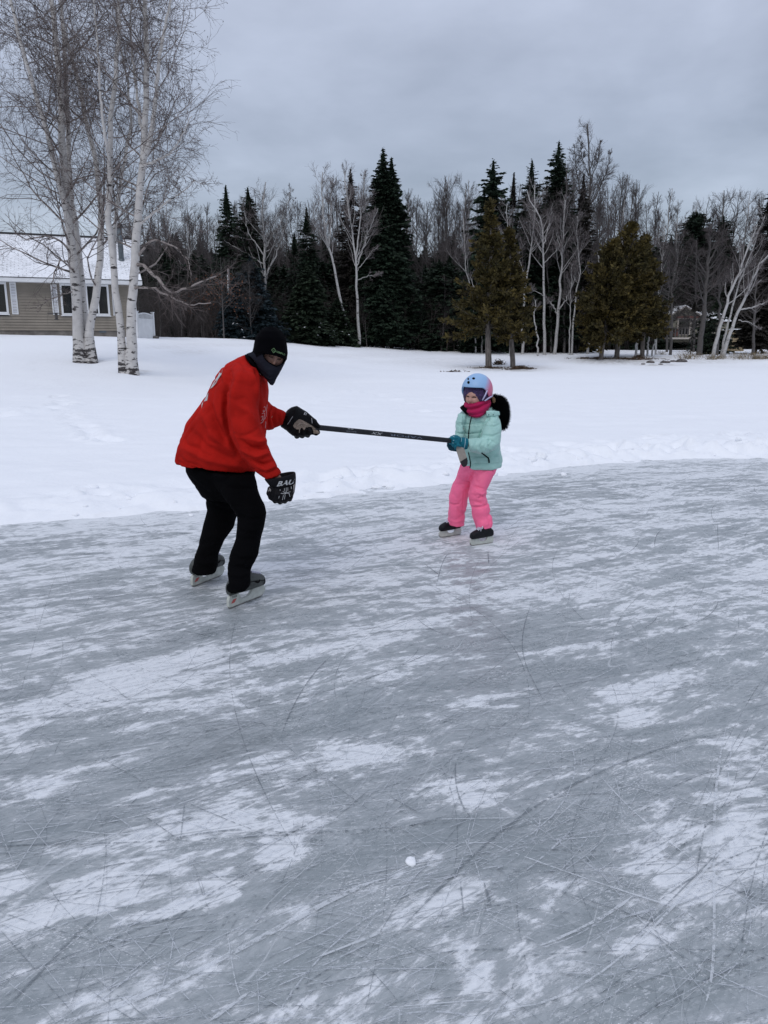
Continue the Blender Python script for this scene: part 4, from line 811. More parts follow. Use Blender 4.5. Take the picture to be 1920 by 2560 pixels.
# dark conifers filling the wood
FS = [spruce(300 + i, 9, 2.0, dens=1.0, tl=.42, p=.7) for i in range(3)]; ssrc = {}
def fillspruce(px, Y, ptop, rgj):
    b = U(px, 860, Y); z0 = gz(b[0], b[1]); h = U(px, ptop, Y)[2] - z0; s = h / 9.0; j = rgj % 3; w = (.95 + .35 * rg_f.rand()) * max(.75, min(s, 1.05))
    if j not in ssrc: ssrc[j] = place('spruce_tree', (b[0], b[1], z0), FS[j][0], FS[j][1], M_STRK, M_SPR, 'black-green spruce buried in the dense forest behind the lake', 'spruce tree', 'dark spruces inside the forest', rg_f.rand() * 6); ssrc[j].scale = (w, w, s)
    else: copy_thing(ssrc[j], (b[0], b[1], z0), rg_f.rand() * 6, (w, w, s))
for Y, step, lo, hi, x0 in [(58.5, 30, 650, 740, 480), (64, 26, 610, 700, 350), (74, 26, 590, 650, 330), (90, 24, 580, 630, 250)]:
    px = x0
    while px < 2050:
        q = px + rg_f.randn() * 10
        if not (Y < 78 and 1640 < q < 1870) and not (q > 1450 and Y < 70): fillspruce(q, Y + rg_f.rand() * 4, lo + (hi - lo) * rg_f.rand(), rg_f.randint(3))
        px += step * (.6 + .8 * rg_f.rand())
# brush: stuff
def brush():
    rg = np.random.RandomState(9); n = 2600; t = TB(); px = rg.rand(n) * 1680 + 340; Y = 54 + 14 * rg.rand(n) ** 1.2; Y = np.where(px < 640, Y - 6, Y); Y = np.where(px > 1450, Y + 18, Y)
    k_ = ~((px > 1640) & (px < 1890)); px = px[k_]; Y = Y[k_]; n = len(px); X = (px - 960) / F * Y * .976; z = H(X, Y); h = 1.0 + 2.8 * rg.rand(n) ** 1.3
    k = 6; P = np.zeros((n, k, 3)); P[:, 0] = np.stack([X, Y, z - .05], 1); d = unit(np.column_stack([rg.randn(n) * .18, rg.randn(n) * .18, np.ones(n)]))
    for q in range(1, k): P[:, q] = P[:, q - 1] + d * (h / (k - 1))[:, None]; d = unit(d + rg.randn(n, 3) * .1)
    R = np.linspace(.018, .007, k)[None] * np.ones((n, 1)); t.tubes(P, R, 3)
    a = grow(rg, P, R, 7, .2, .98, lambda t_, L: .35 * L, 42, 14, .05, .14, 5, .6, .007); t.tubes(*a, 3)
    b_ = grow(rg, *a, 4, .1, .98, lambda t_, L: .5 * L, 42, 14, .02, .14, 4, .6, .006); t.tubes(*b_, 3)
    link('undergrowth', t.mesh('undergrowth'), M_BROWN, kind='stuff', label='tangled dark leafless brush under the trees of the forest', category='undergrowth')
brush()
# russet-leaved young oak
def oak(px, py, Y, h, lab):
    rg = np.random.RandomState(5); b = U(px, py, Y); z0 = gz(b[0], b[1]); tr = TB(); k = 8; P = np.column_stack([np.zeros(k), np.zeros(k), np.linspace(-.2, h, k)]); R = np.linspace(.05, .01, k); tr.tubes(P[None], R[None], 5)
    a = grow(rg, P[None], R[None], 22, .3, .98, lambda t, L: .3 * L, 55, 12, .03, .12, 6, .5, .008); tr.tubes(*a, 3); b_ = grow(rg, *a, 7, .1, 1, lambda t, L: .45 * L, 45, 14, 0, .15, 5, .6, .005); cr = TB()
    pts = b_[0].reshape(-1, 3); pts = pts[rg.rand(len(pts)) < .5]; pts = pts[pts[:, 2] < h * .8]; d = unit(rg.randn(len(pts), 3) + np.array([0, 0, -.8])); cr.quads(pts, d * .11, unit(np.cross(d, rg.randn(len(pts), 3))) * .035); tr.tubes(*b_, 3)
    place('oak_tree', (b[0], b[1], z0), tr.mesh('trunk'), cr.mesh('crown', False), M_GREY, M_LEAF, lab, 'oak tree')
oak(560, 846, 46.5, 4.6, 'young oak still holding russet leaves at the left of the blue spruce')
oak(505, 842, 50, 3.6, 'smaller russet-leaved oak nearer the white fence')
# ---------------- house ----------------
M_SIDE = mat('beige_siding', (.235, .208, .172), .7, .1, 2)
M_WHITE = mat('white_vinyl', (.66, .67, .68), .5, .06, 3)
M_SHUT = mat('shutter_panel', (.62, .63, .66), .6, .1, 3)
M_GLASS = mat('dark_glass', (.008, .010, .012), .08, spec=.6)
M_BLOCK = mat('concrete_block', (.17, .155, .14), .9, .3, 3, bump=1)
M_DK = mat('black_trim', (.02, .02, .022), .6)
M_PIPE = mat('chimney_metal', (.11, .13, .145), .45, .2, 4, metal=.5)
M_ROOFS = None
def roof_mat():
    m = bpy.data.materials.new('snowy_shingles'); m.use_nodes = True; t = m.node_tree; L = t.links.new; b = t.nodes['Principled BSDF']; b.inputs['Roughness'].default_value = .85
    tc = N(t, 'ShaderNodeTexCoord'); br = N(t, 'ShaderNodeTexBrick'); L(tc.outputs['UV'], br.inputs['Vector'])
    br.inputs['Color1'].default_value = (.0, .0, .0, 1); br.inputs['Color2'].default_value = (.35, .35, .35, 1); br.inputs['Mortar'].default_value = (1, 1, 1, 1); br.inputs['Scale'].default_value = 1
    br.inputs['Brick Width'].default_value = .32; br.inputs['Row Height'].default_value = .14; br.inputs['Mortar Size'].default_value = .012
    n = N(t, 'ShaderNodeTexNoise'); L(tc.outputs['UV'], n.inputs['Vector']); n.inputs['Scale'].default_value = .55; n.inputs['Detail'].default_value = 6
    n2 = N(t, 'ShaderNodeTexNoise'); L(tc.outputs['UV'], n2.inputs['Vector']); n2.inputs['Scale'].default_value = 9; n2.inputs['Detail'].default_value = 4
    a = N(t, 'ShaderNodeMath', operation='MULTIPLY_ADD', i_1=.8); L(n2.outputs[0], a.inputs[0]); L(n.outputs[0], a.inputs[2])
    r = N(t, 'ShaderNodeMapRange'); L(a.outputs[0], r.inputs[0]); r.inputs[1].default_value = .78; r.inputs[2].default_value = 1.05
    sp_ = N(t, 'ShaderNodeMath', operation='MULTIPLY'); L(br.outputs['Color'], sp_.inputs[0]); L(r.outputs[0], sp_.inputs[1])
    mx = N(t, 'ShaderNodeMix', data_type='RGBA'); L(sp_.outputs[0], mx.inputs[0]); mx.inputs[6].default_value = (.84, .86, .89, 1); mx.inputs[7].default_value = (.12, .12, .13, 1); L(mx.outputs[2], b.inputs['Base Color']); return m
M_ROOFS = roof_mat()
AL = math.radians(22); HD = np.array([-math.cos(AL), -math.sin(AL), 0]); HN = np.array([-math.sin(AL), math.cos(AL), 0]); HZ = np.array([0, 0, 1.])
HO = U(343, 843, 38.0)          # right lower front corner of the house wall; HD runs left, HN runs back
AX = np.array([HD, HN, HZ])
def hp(px, py):
    d = ray(px, py); o = np.array([0, 0, CH]) - HO; n = HN; t = -(o @ n) / (d @ n); p = o + d * t; return p @ HD, p[2]
def hw(t, n, z): return HO + HD * t + HN * n + HZ * z
house = thing('house', hw(0, 0, 0), 'single-storey beige house with snowy roof and white shutters on the rise at the left', 'house')
LW = 15.0; HW = 8.0; zf = .30; ze = hp(320, 706)[1]; 
print('house eave', ze, 'win', hp(148, 709), hp(276, 789))
# wall: clapboards as real steps, with openings cut around windows by building strips
WIN = []
def rect(a, b, c, d):   # px rect -> t0,t1,z0,z1
    t1, z1 = hp(a, b); t0, z0 = hp(c, d); return t0, t1, z0, z1
w1 = rect(148, 709, 276, 789); w2 = rect(-55, 704, 23, 785)
opens = [w1, w2]
mb = MB(); z = zf
while z < ze - .001:
    z2 = min(z + .125, ze); segs = [(0.0, LW)]
    for (t0, t1, a, b_) in opens:
        if z2 > a + .02 and z < b_ - .02:
            ns = []
            for s0, s1 in segs:
                if t0 > s0 and t1 < s1: ns += [(s0, t0 + .02), (t1 - .02, s1)]
                else: ns.append((s0, s1))
            segs = ns
    for s0, s1 in segs:
        P = [hw(s0, 0, z2), hw(s1, 0, z2), hw(s1, -.042, z), hw(s0, -.042, z), hw(s1, .02, z), hw(s0, .02, z), hw(s0, .10, z2), hw(s1, .10, z2)]
        mb.add(P, [(0, 1, 2, 3), (3, 2, 4, 5), (0, 6, 7, 1), (0, 3, 5, 6), (1, 7, 4, 2)])
    z = z2
for t0, t1, n0, n1 in [(0.0, .12, .1, HW), (LW - .12, LW, .1, HW), (0, LW, HW - .1, HW)]:
    mb.box(hw((t0 + t1) / 2, (n0 + n1) / 2, (zf + ze) / 2), ((t1 - t0) / 2, (n1 - n0) / 2, (ze - zf) / 2), AX)
mb.build('wall', M_SIDE, house)
mb = MB(); mb.box(hw(LW / 2, HW / 2, zf / 2 - .35), (LW / 2 - .03, HW / 2 - .02, zf / 2 + .348), AX); fo = mb.build('foundation', M_BLOCK, house)
mb = MB(); t0, t1, a, b_ = rect(248, 826, 266, 832); mb.box(hw((t0 + t1) / 2, .012, (a + b_) / 2), ((t1 - t0) / 2, .02, (b_ - a) / 2), AX); mb.build('vent', M_PIPE, fo)
mb = MB(); mb.box(hw(.02, -.02, (ze - .1) / 2 + .0), (.07, .03, (ze) / 2 + .05), AX); mb.box(hw(-.012, .07, ze / 2 - .05), (.012, .05, ze / 2 + .1), AX); mb.build('corner_trim', M_WHITE, house)
# roof
rz = U(200, 590, 1)[2]; run = HW / 2
def rp(px, py, n):     # height on plane at depth n behind the wall
    d = ray(px, py); o = np.array([0, 0, CH]) - (HO + HN * n); t = -(o @ HN) / (d @ HN); p = o + d * t; return p @ HD, p[2]
ov = .45; tr_, zr = rp(200, 592, run); te, zev = rp(200, 696, -ov); print('ridge', zr, 'eave', zev)
xl, xr = LW + .4, -.35
def slab(pts, th):
    P = np.array(pts); mb = MB(); n = np.cross(P[1] - P[0], P[3] - P[0]); n /= np.linalg.norm(n); n = n if n[2] > 0 else -n
    mb.add(np.concatenate([P, P - n * th]), [(0, 1, 2, 3), (7, 6, 5, 4), (0, 4, 5, 1), (1, 5, 6, 2), (2, 6, 7, 3), (3, 7, 4, 0)]); return mb
def roof_obj(pts, name, parent, su, sv):
    mb = slab(pts, .09); me = mb.mesh(name); uv = me.uv_layers.new(name='UV'); O = np.array(pts[0]); e1 = unit(np.array(pts[1]) - O); e2 = unit(np.array(pts[3]) - O)
    for l in me.loops:
        p = np.array(me.vertices[l.vertex_index].co) - O; uv.data[l.index].uv = (p @ e1, p @ e2)
    return link(name, me, M_ROOFS, parent)
rf = roof_obj([hw(xr, -ov, zev), hw(xl, -ov, zev), hw(xl, run, zr), hw(xr, run, zr)], 'roof', house, 1, 1)
roof_obj([hw(xr, HW + ov, zev), hw(xl, HW + ov, zev), hw(xl, run, zr), hw(xr, run, zr)], 'roof', house, 1, 1)
mb = MB(); mb.box(hw((xl + xr) / 2, run, zr + .02), ((xl - xr) / 2, .10, .035), AX); mb.build('ridge_cap', M_DK, rf)
mb = MB(); mb.box(hw((xl + xr) / 2, -ov - .03, zev - .13), ((xl - xr) / 2, .045, .085), AX); mb.box(hw((xl + xr) / 2, -ov / 2 + .03, zev - .205), ((xl - xr) / 2, ov / 2 + .03, .012), AX); g_ = mb.build('gutter', M_WHITE, house)
mb = MB(); mb.box(hw((xl + xr) / 2, -ov - .04, zev - .03), ((xl - xr) / 2, .05, .012), AX); mb.build('drip_edge', M_DK, g_)
mb = MB(); gp = [hw(0, .05, ze), hw(0, HW - .05, ze), hw(0, run, zr - .1)]; gq = [p + HD * .1 for p in map(np.array, gp)]; mb.add(np.array(gp + gq), [(0, 1, 2), (5, 4, 3), (0, 3, 4, 1), (1, 4, 5, 2), (2, 5, 3, 0)]); mb.build('gable', M_SIDE, house)
# windows
def window(r, panes, name='window'):
    t0, t1, a, b_ = r; mb = MB(); w = .085
    cuts = [(t0, t1)]
    for (s0, s1, q0, q1) in [(t0, t1, b_ - w, b_), (t0, t1, a, a + w), (t0, t0 + w, a + w, b_ - w), (t1 - w, t1, a + w, b_ - w)]: mb.box(hw((s0 + s1) / 2, -.02, (q0 + q1) / 2), ((s1 - s0) / 2, .055, (q1 - q0) / 2), AX)
    ps = sorted(panes); 
    for i in range(len(ps) - 1):
        s0, s1 = ps[i][1], ps[i + 1][0]; mb.box(hw((s0 + s1) / 2, -.01, (a + b_) / 2), ((s1 - s0) / 2 + .005, .04, (b_ - a) / 2 - w), AX)
    wo = mb.build('window', M_WHITE, house)
    for p in ps: mb = MB(); mb.box(hw((p[0] + p[1]) / 2, .05, (a + b_) / 2), ((p[1] - p[0]) / 2 + .02, .008, (b_ - a) / 2 - w + .01), AX); mb.build('pane', M_GLASS, wo)
    mb = MB(); mb.box(hw((t0 + t1) / 2, -.06, a - .02), ((t1 - t0) / 2 + .03, .05, .025), AX); mb.build('sill', M_WHITE, wo)
def tx(px, py=745): return hp(px, py)[0]
window(w1, [(tx(269), tx(246)), (tx(243), tx(219)), (tx(183), tx(181)), (tx(179), tx(154))])
window(w2, [(tx(19), tx(-8)), (tx(-11), tx(-45))])
def shutter(r):
    t0, t1, a, b_ = r; mb = MB(); w = .05; t0 += .015; t1 -= .015
    for (s0, s1, q0, q1) in [(t0, t1, b_ - w, b_), (t0, t1, a, a + w), (t0, t0 + w, a + w, b_ - w), (t1 - w, t1, a + w, b_ - w), (t0 + w, t1 - w, (a + b_) / 2 - .03, (a + b_) / 2 + .03)]: mb.box(hw((s0 + s1) / 2, -.045, (q0 + q1) / 2), ((s1 - s0) / 2, .022, (q1 - q0) / 2), AX)
    so_ = mb.build('shutter', M_WHITE, house); mb = MB(); z = a + w
    for (q0, q1) in [(a + w, (a + b_) / 2 - .03), ((a + b_) / 2 + .03, b_ - w)]:
        z = q0
        while z < q1 - .01:
            mb.box(hw((t0 + t1) / 2, -.033, z + .02), ((t1 - t0) / 2 - w, .008, .014), AX); z += .042
        mb.box(hw((t0 + t1) / 2, -.022, (q0 + q1) / 2), ((t1 - t0) / 2 - w, .004, (q1 - q0) / 2), AX)
    mb.build('louvre', M_SHUT, so_)
shutter(rect(125, 711, 149, 787)); shutter(rect(277, 712, 288, 789)); shutter(rect(22, 706, 48, 786)); shutter(rect(-78, 703, -55, 784))
# chimney pipe
cn = 1.6; tc_, zc = rp(300, 598, cn); _, zt = rp(300, 567, cn); _, zb = rp(300, 655, cn)
mb = MB(); P = hw(tc_, cn, zb - .5); 
mb.tube([hw(tc_, cn, zb - .4), hw(tc_, cn, zt)], .125, 16); ch = mb.build('chimney', M_PIPE, house, True)
mb = MB(); mb.tube([hw(tc_, cn, zt), hw(tc_, cn, zt + .10)], [.17, .17], 16); mb.tube([hw(tc_, cn, zt + .10), hw(tc_, cn, zt + .16)], [.19, .12], 16); mb.build('chimney_cap', M_DK, ch)
mb = MB(); mb.tube([hw(tc_, cn, zb - .35), hw(tc_, cn, zb + .14)], [.30, .135], 16); mb.build('flashing', M_PIPE, ch)
# lattice fence panel
def fence():
    t0, z1 = hp(344, 784); a = U(345, 838, 38.2); b = U(383, 838, 39.6); o = thing('fence_panel', (a[0], a[1], gz(a[0], a[1])), 'white vinyl fence panel with lattice top beside the right end of the house', 'fence')
    zg = min(gz(a[0], a[1]), gz(b[0], b[1])) - .05; e = b - a; L_ = np.linalg.norm(e[:2]); e1 = np.array([e[0], e[1], 0]) / L_; n1 = np.array([-e1[1], e1[0], 0]); ax = np.array([e1, n1, HZ]); zt = U(360, 799, 38.9)[2]; ztop = U(360, 785, 38.9)[2]
    mb = MB(); mb.box(a + e1 * L_ / 2 + HZ * ((zg + zt) / 2 - a[2]), (L_ / 2, .02, (zt - zg) / 2), ax); mb.build('panel', M_WHITE, o)
    mb = MB(); mb.box(np.array([*(a + e1 * L_ / 2)[:2], zt + .02]), (L_ / 2, .03, .022), ax)
    k = 12; arc = [np.array([*(a + e1 * L_ * i / k)[:2], ztop - .05 + .09 * math.sin(math.pi * i / k)]) for i in range(k + 1)]; mb.tube(arc, .03, 6)
    h_ = ztop - zt; s = -h_
    while s < L_:
        for sg in (1, -1):
            s0, s1 = max(s, 0), min(s + h_, L_)
            if s1 - s0 < .03: continue
            za, zb_ = (zt + (s0 - s), zt + (s1 - s)) if sg > 0 else (zt + h_ - (s0 - s), zt + h_ - (s1 - s))
            mb.tube([np.array([*(a + e1 * s0)[:2], za]), np.array([*(a + e1 * s1)[:2], zb_])], .012, 4)
        s += .10
    mb.build('lattice', M_WHITE, o)
    for q in (a - e1 * .0, b + e1 * .05):
        mb = MB(); mb.box(np.array([q[0], q[1], (zg + ztop + .05) / 2]), (.06, .06, (ztop + .1 - zg) / 2), ax); mb.box(np.array([q[0], q[1], ztop + .07 + .03]), (.075, .075, .02), ax); mb.build('post', M_WHITE, o)
fence()
M_ROCK = mat('rock', (.10, .09, .085), .9, .5, 5, bump=1, bscale=12); M_DEAD = mat('dead_stalks', (.20, .155, .09), .9, .4, 4, island=.4); M_DEB = mat('dead_leaves', (.085, .055, .035), .9, .5, 9, island=.5)
def rock(px, py, r, label, seed, sx=1.3, group=None, mt=None):
    p = ground(px, py); return lump('rock', p, r, label, group, .6, mt or M_ROCK, seed, 'rock', sx)
rock(387, 846, .17, 'grey-brown rock in the snow right of the fence post', 1)
def tuft(name, px, py, n, h, sp_, label, cat, mt, seed, lean=.35, group=None, Wd=.008):
    rg = np.random.RandomState(seed); p = ground(px, py); t = TB(); k = 4; P = np.zeros((n, k, 3)); P[:, 0, 0] = rg.randn(n) * sp_; P[:, 0, 1] = rg.randn(n) * sp_ * .6; P[:, 0, 2] = -.03
    d = unit(np.column_stack([rg.randn(n) * lean, rg.randn(n) * lean, np.ones(n)])); hh = h * (.5 + .7 * rg.rand(n))
    for q in range(1, k): P[:, q] = P[:, q - 1] + d * (hh / (k - 1))[:, None]; d = unit(d + rg.randn(n, 3) * .15 + d * np.array([.3, .3, -.35]))
    for i in range(n): P[i, :, 2] += gz(p[0] + P[i, 0, 0], p[1] + P[i, 0, 1]) - p[2]
    t.tubes(P, np.linspace(Wd, Wd * .4, k)[None] * np.ones((n, 1)), 3); o = link(name, t.mesh(name), mt); o.location = tuple(p); tag(o, label, cat, group)
tuft('dead_shrub', 352, 842, 60, .75, .16, 'snow-dusted dead shrub against the right corner of the house', 'shrub', mat('dead_shrub', (.17, .13, .11), .9, .3), 1, .5)
RL = ['tall tan reed clump left of the leaning birches', 'tan reed tuft at the foot of the left leaning birch', 'brown reed tuft between the two leaning birch feet', 'low tan reed tuft right of the leaning birches', 'rounded brown sedge tussock near the right edge', 'dark sedge tussock, the rightmost but one on the shore', 'thin reeds left of the slim grey tree', 'tan reed tuft at the right edge of the shore', 'small tan tuft below the thick grey tree', 'brown weeds high on the bank at the right edge', 'tan weeds on the bank above the sedge tussocks']
for i, (px, py, n, h, s_) in enumerate([(1717, 897, 90, .62, .32), (1778, 899, 60, .5, .16), (1800, 897, 60, .45, .2), (1852, 898, 110, .5, .4), (1892, 898, 90, .5, .16), (1912, 897, 60, .45, .18), (1655, 887, 50, .45, .2), (1930, 897, 80, .4, .3), (1742, 893, 40, .35, .2), (1905, 884, 120, .35, .3), (1870, 888, 80, .35, .5)]):
    tuft('reed_tuft', px, py, n, h, s_, RL[i], 'reeds', M_DEAD, 40 + i, .4, 'dead reeds and sedges on the right shore')
def debris(px, py, w, d, n, label, seed, h=.10, group=None, name='branch_pile'):
    rg = np.random.RandomState(seed); p = ground(px, py); t = TB(); k = 4; c = np.column_stack([rg.randn(n) * w, rg.randn(n) * d, np.zeros(n)]); c[:, 2] = [gz(p[0] + a, p[1] + b) - p[2] for a, b, _ in c]; c[:, 2] += h * rg.rand(n) * np.exp(-(c[:, 0] / w) ** 2)
    a = rg.rand(n) * 6.28; l = .12 + .35 * rg.rand(n); dd = np.column_stack([np.cos(a), np.sin(a) * .6, rg.randn(n) * .25]) * l[:, None]; s = np.linspace(-.5, .5, k)
    P = c[:, None] + dd[:, None] * s[None, :, None] + rg.randn(n, k, 3) * .02; t.tubes(P, (.006 + .012 * rg.rand(n))[:, None] * np.ones((1, k)), 3)
    m = n * 3; q = c[rg.randint(n, size=m)] + rg.randn(m, 3) * np.array([.12, .08, .015]); e = unit(rg.randn(m, 3) * np.array([1, 1, .4])); t.quads(q, e * .09, unit(np.cross(e, rg.randn(m, 3))) * .03)
    o = link(name, t.mesh(name, False), M_DEB); o.location = tuple(p); tag(o, label, 'branch pile', group)
debris(1300, 923, .32, .12, 130, 'low heap of dark dead branches right of the cedar pair', 1, .16)
debris(1232, 921, .5, .12, 60, 'scatter of dead twigs at the foot of the left cedar of the pair', 2, .04)
debris(1248, 912, .12, .08, 50, 'small brown stump-like heap between the two cedar trunks', 3, .3)
debris(1490, 897, .7, .2, 90, 'bare earth and twigs around the leftmost of the three cedar trunks', 4, .06)
debris(1585, 899, .8, .2, 120, 'strewn twigs and leaves under the middle and right cedars on the shore', 5, .07)
debris(1596, 895, .14, .1, 50, 'dark tuft of debris just left of the thick right cedar trunk', 6, .28)
debris(1136, 930, .35, .05, 16, 'thin sticks poking out of the snow left of the cedar pair', 7, .06)
for i, (px, py, r) in enumerate([(1626, 907, .14), (1663, 908, .17), (1684, 905, .13), (1703, 905, .2), (1651, 912, .08), (1608, 911, .07)]):
    rock(px, py, r, ['flat dark stone at the lake edge right of the debris', 'stone half under snow at the lake edge, left of a row of dark ones', 'small dark stone just left of the long one at the lake edge', 'long dark stone at the right end of the row at the lake edge', 'little stone lying lowest on the lake snow', 'little stone nearest the cedar debris'][i], 60 + i, 1.8)
# far cabin
def cabin():
    Y = 75; M_CAB = mat('cabin_wall', (.20, .19, .15), .85, .2, 3); M_RED = mat('red_trim', (.15, .062, .052), .7); M_TRM = mat('cream_trim', (.42, .38, .34), .7); o = thing('cabin', (*U(1715, 858, Y)[:2], gz(*U(1715, 858, Y)[:2])), 'far beige cabin with red trim and snowy gable roof behind the trees on the right', 'cabin')
    def q(px, py, dy=0): return U(px, py, Y + dy)
    s = Y / F
    def slabx(name, a, b, y0, y1, m, par=o):     # box between px corners a (upper left) and b (lower right), depth y0..y1
        A = q(*a); B = q(*b); mb = MB(); mb.box(((A[0] + B[0]) / 2, Y + (y0 + y1) / 2, (A[2] + B[2]) / 2), (abs(B[0] - A[0]) / 2, (y1 - y0) / 2, abs(A[2] - B[2]) / 2)); return mb.build(name, m, par)
    zl = 856
    A, B, T = q(1664, 790), q(1757, 790), q(1710, 765); Zb = q(1710, zl)[2]; mb = MB()
    P = [(A[0], Y, Zb), (B[0], Y, Zb), (B[0], Y, B[2]), (T[0], Y, T[2]), (A[0], Y, A[2])]; P2 = [(x, y + 6, z) for x, y, z in P]; mb.add(P + P2, [(0, 1, 2, 3, 4), (9, 8, 7, 6, 5), (0, 5, 6, 1), (1, 6, 7, 2), (2, 7, 8, 3), (3, 8, 9, 4), (4, 9, 5, 0)]); mb.build('wall', M_CAB, o)
    slabx('wall', (1757.5, 798), (1832, zl), 1.2, 6, M_CAB)
    for a, b in [((1654, 796), (1710, 763)), ((1710, 763), (1766, 795))]:
        pa, pb = q(*a), q(*b); mb = slab([(pa[0], Y - .5, pa[2]), (pb[0], Y - .5, pb[2]), (pb[0], Y + 6.2, pb[2]), (pa[0], Y + 6.2, pa[2])], .12); r_ = mb.build('roof', M_SNOW, o)
        mb = MB(); mb.tube([(pa[0], Y - .53, pa[2] - .14), (pb[0], Y - .53, pb[2] - .14)], .07, 4); mb.build('fascia', M_TRM, r_)
    pa, pb = q(1752, 800), q(1838, 800); zt = q(1790, 776)[2]; slab([(pa[0], Y + .8, pa[2]), (pb[0], Y + .8, pb[2]), (pb[0], Y + 4, zt), (pa[0], Y + 4, zt)], .12).build('roof', M_SNOW, o)
    w = slabx('window', (1694, 794), (1724, 838), -.08, .02, M_TRM); slabx('pane', (1697, 798), (1721, 836), -.1, -.085, M_GLASS, w)
    w = slabx('window', (1727, 796), (1744, 822), -.08, .02, M_TRM); slabx('pane', (1729.5, 799), (1741.5, 820), -.1, -.085, M_GLASS, w)
    slabx('red_header', (1688, 790), (1750, 795.5), -.16, -.11, M_RED)
    for x in (1672, 1684, 1691): slabx('red_trim', (x, 822), (x + 2.5, 840), -.12, .02, M_RED)
    slabx('red_trim', (1770, 803), (1825, 808), 1.0, 1.19, M_RED)
    d_ = slabx('deck', (1650, 844), (1760, 848), -2.6, -.01, M_TRM); 
    slabx('rail', (1655, 820), (1758, 822), -2.55, -2.45, mat('rail_wood', (.07, .06, .055), .8), d_)
    for i in range(14): slabx('baluster', (1656 + i * 7.6, 822), (1657 + i * 7.6, 844), -2.52, -2.48, M_GREY, d_)
    for x in (1652, 1700, 1755): slabx('deck_post', (x, 848), (x + 3, 858), -2.5, -2.3, M_GREY, d_)
cabin()
def shed():
    Y = 66; M_TAN = mat('tan_boards', (.27, .21, .125), .85, .2, 8, stretch=(8, 8, .5)); A = U(1834, 825, Y); B = U(1861, 859, Y); o = thing('shed', (A[0], Y, gz(A[0], Y)), 'small tan board shed with a slight snowy roof right of the far cabin', 'shed')
    zb = gz(A[0], Y) - .1; mb = MB(); mb.box(((A[0] + B[0]) / 2, Y + .8, (A[2] + zb) / 2), ((B[0] - A[0]) / 2, .8, (A[2] - zb) / 2)); w = mb.build('wall', M_TAN, o)
    mb = MB(); mb.box(((A[0] + B[0]) / 2 + .2, Y - .015, (A[2] + zb) / 2 - .05), (.006, .012, (A[2] - zb) / 2 - .1)); mb.box(((A[0] + B[0]) / 2 - .15, Y - .015, (A[2] + zb) / 2 - .05), (.006, .012, (A[2] - zb) / 2 - .1)); mb.build('door', M_GREY, o)
    mb = MB(); mb.box(((A[0] + B[0]) / 2, Y + .8, A[2] + .05), ((B[0] - A[0]) / 2 + .15, 1.0, .045)); mb.build('roof', M_SNOW, o)
shed()
for i_, (x_, t_) in enumerate([(1668, 640), (1735, 600)]): drawn('bare_tree', ['bare tree standing before the left half of the far cabin', 'bare tree standing before the gable of the far cabin'][i_], 62, [([(x_, 868), (x_ + 3, 760), (x_ + 6, t_)], .10, .03)], M_GREY, M_BROWN, seed=80 + i_, t0=.12, n1=46, up=.02, ang=62, len1=.34)
spruce_at('half-grown dark spruce hiding the right half of the far cabin', 1762, 872, 64, 745, 44, 130, M_SPR, low=.05, dens=1.0, tl=.3, clump=.4)
# bird feeder hanging from the birch
def feeder():
    p = U(136, 786, 27.5); o = thing('bird_feeder', p, 'small hanging bird feeder in front of the beige wall left of the double window', 'bird feeder', absolute=False)
    mb = MB(); mb.box((0, 0, .04), (.20, .10, .012)); mb.build('roof', M_DK, o); mb = MB(); mb.tube([(0.06, 0, -.16), (0.06, 0, .03)], .05, 10); mb.build('body', M_GREY, o); mb = MB(); mb.tube([(0, 0, .05), (.02, 0, 1.0)], .006, 5); mb.build('hanger', M_DK, o)
    mb = MB(); mb.tube([(0.06, 0, -.18), (0.06, 0, -.165)], .09, 12); mb.build('tray', M_DK, o)
feeder()
# utility post at forest edge
p = U(578, 848, 50.5); p[2] = gz(p[0], p[1]); o = thing('post', p, 'tall thin grey post at the left edge of the blue spruce', 'post', absolute=False); zt = U(578, 672, p[1])[2] - p[2]
mb = MB(); mb.tube([(0, 0, -.2), (0, 0, zt)], [.085, .07], 10); mb.build('pole', M_WTW, o, True); mb = MB(); mb.box((-.05, -.07, zt * .75), (.03, .02, zt * .16)); mb.build('cover', M_WHITE, o)
# ---------------- people ----------------
O3 = np.array([0, 0, CH])
def bvh_of(me):
    V = mcos(me); return BVHTree.FromPolygons([tuple(v) for v in V], [tuple(p.vertices) for p in me.polygons])
def hit(bv, px, py, off=.002):
    d = ray(px, py); d = d / np.linalg.norm(d); h = bv.ray_cast(Vector(O3), Vector(d), 100)
    if h[0] is None: return None
    return np.array(h[0]) - d * off
def surf_line(mb, bv, pts, r, n=5, steps=6, off=.001):
    P = []
    for i in range(len(pts) - 1):
        for s in range(steps):
            t = s / steps; q = hit(bv, pts[i][0] * (1 - t) + pts[i + 1][0] * t, pts[i][1] * (1 - t) + pts[i + 1][1] * t, off)
            if q is not None: P.append(q)
    q = hit(bv, *pts[-1], off)
    if q is not None: P.append(q)
    if len(P) > 2: mb.tube(P, r, n)
def surf_poly(mb, bv, pts, off=.003):
    P = [hit(bv, *p, off) for p in pts]
    P = [p for p in P if p is not None]
    if len(P) < 3: return
    c = hit(bv, *np.mean(pts, 0), off); n = len(P)
    if c is None: c = np.mean(P, 0)
    mb.add(np.array(P + [c]), [(i, (i + 1) % n, n) for i in range(n)])
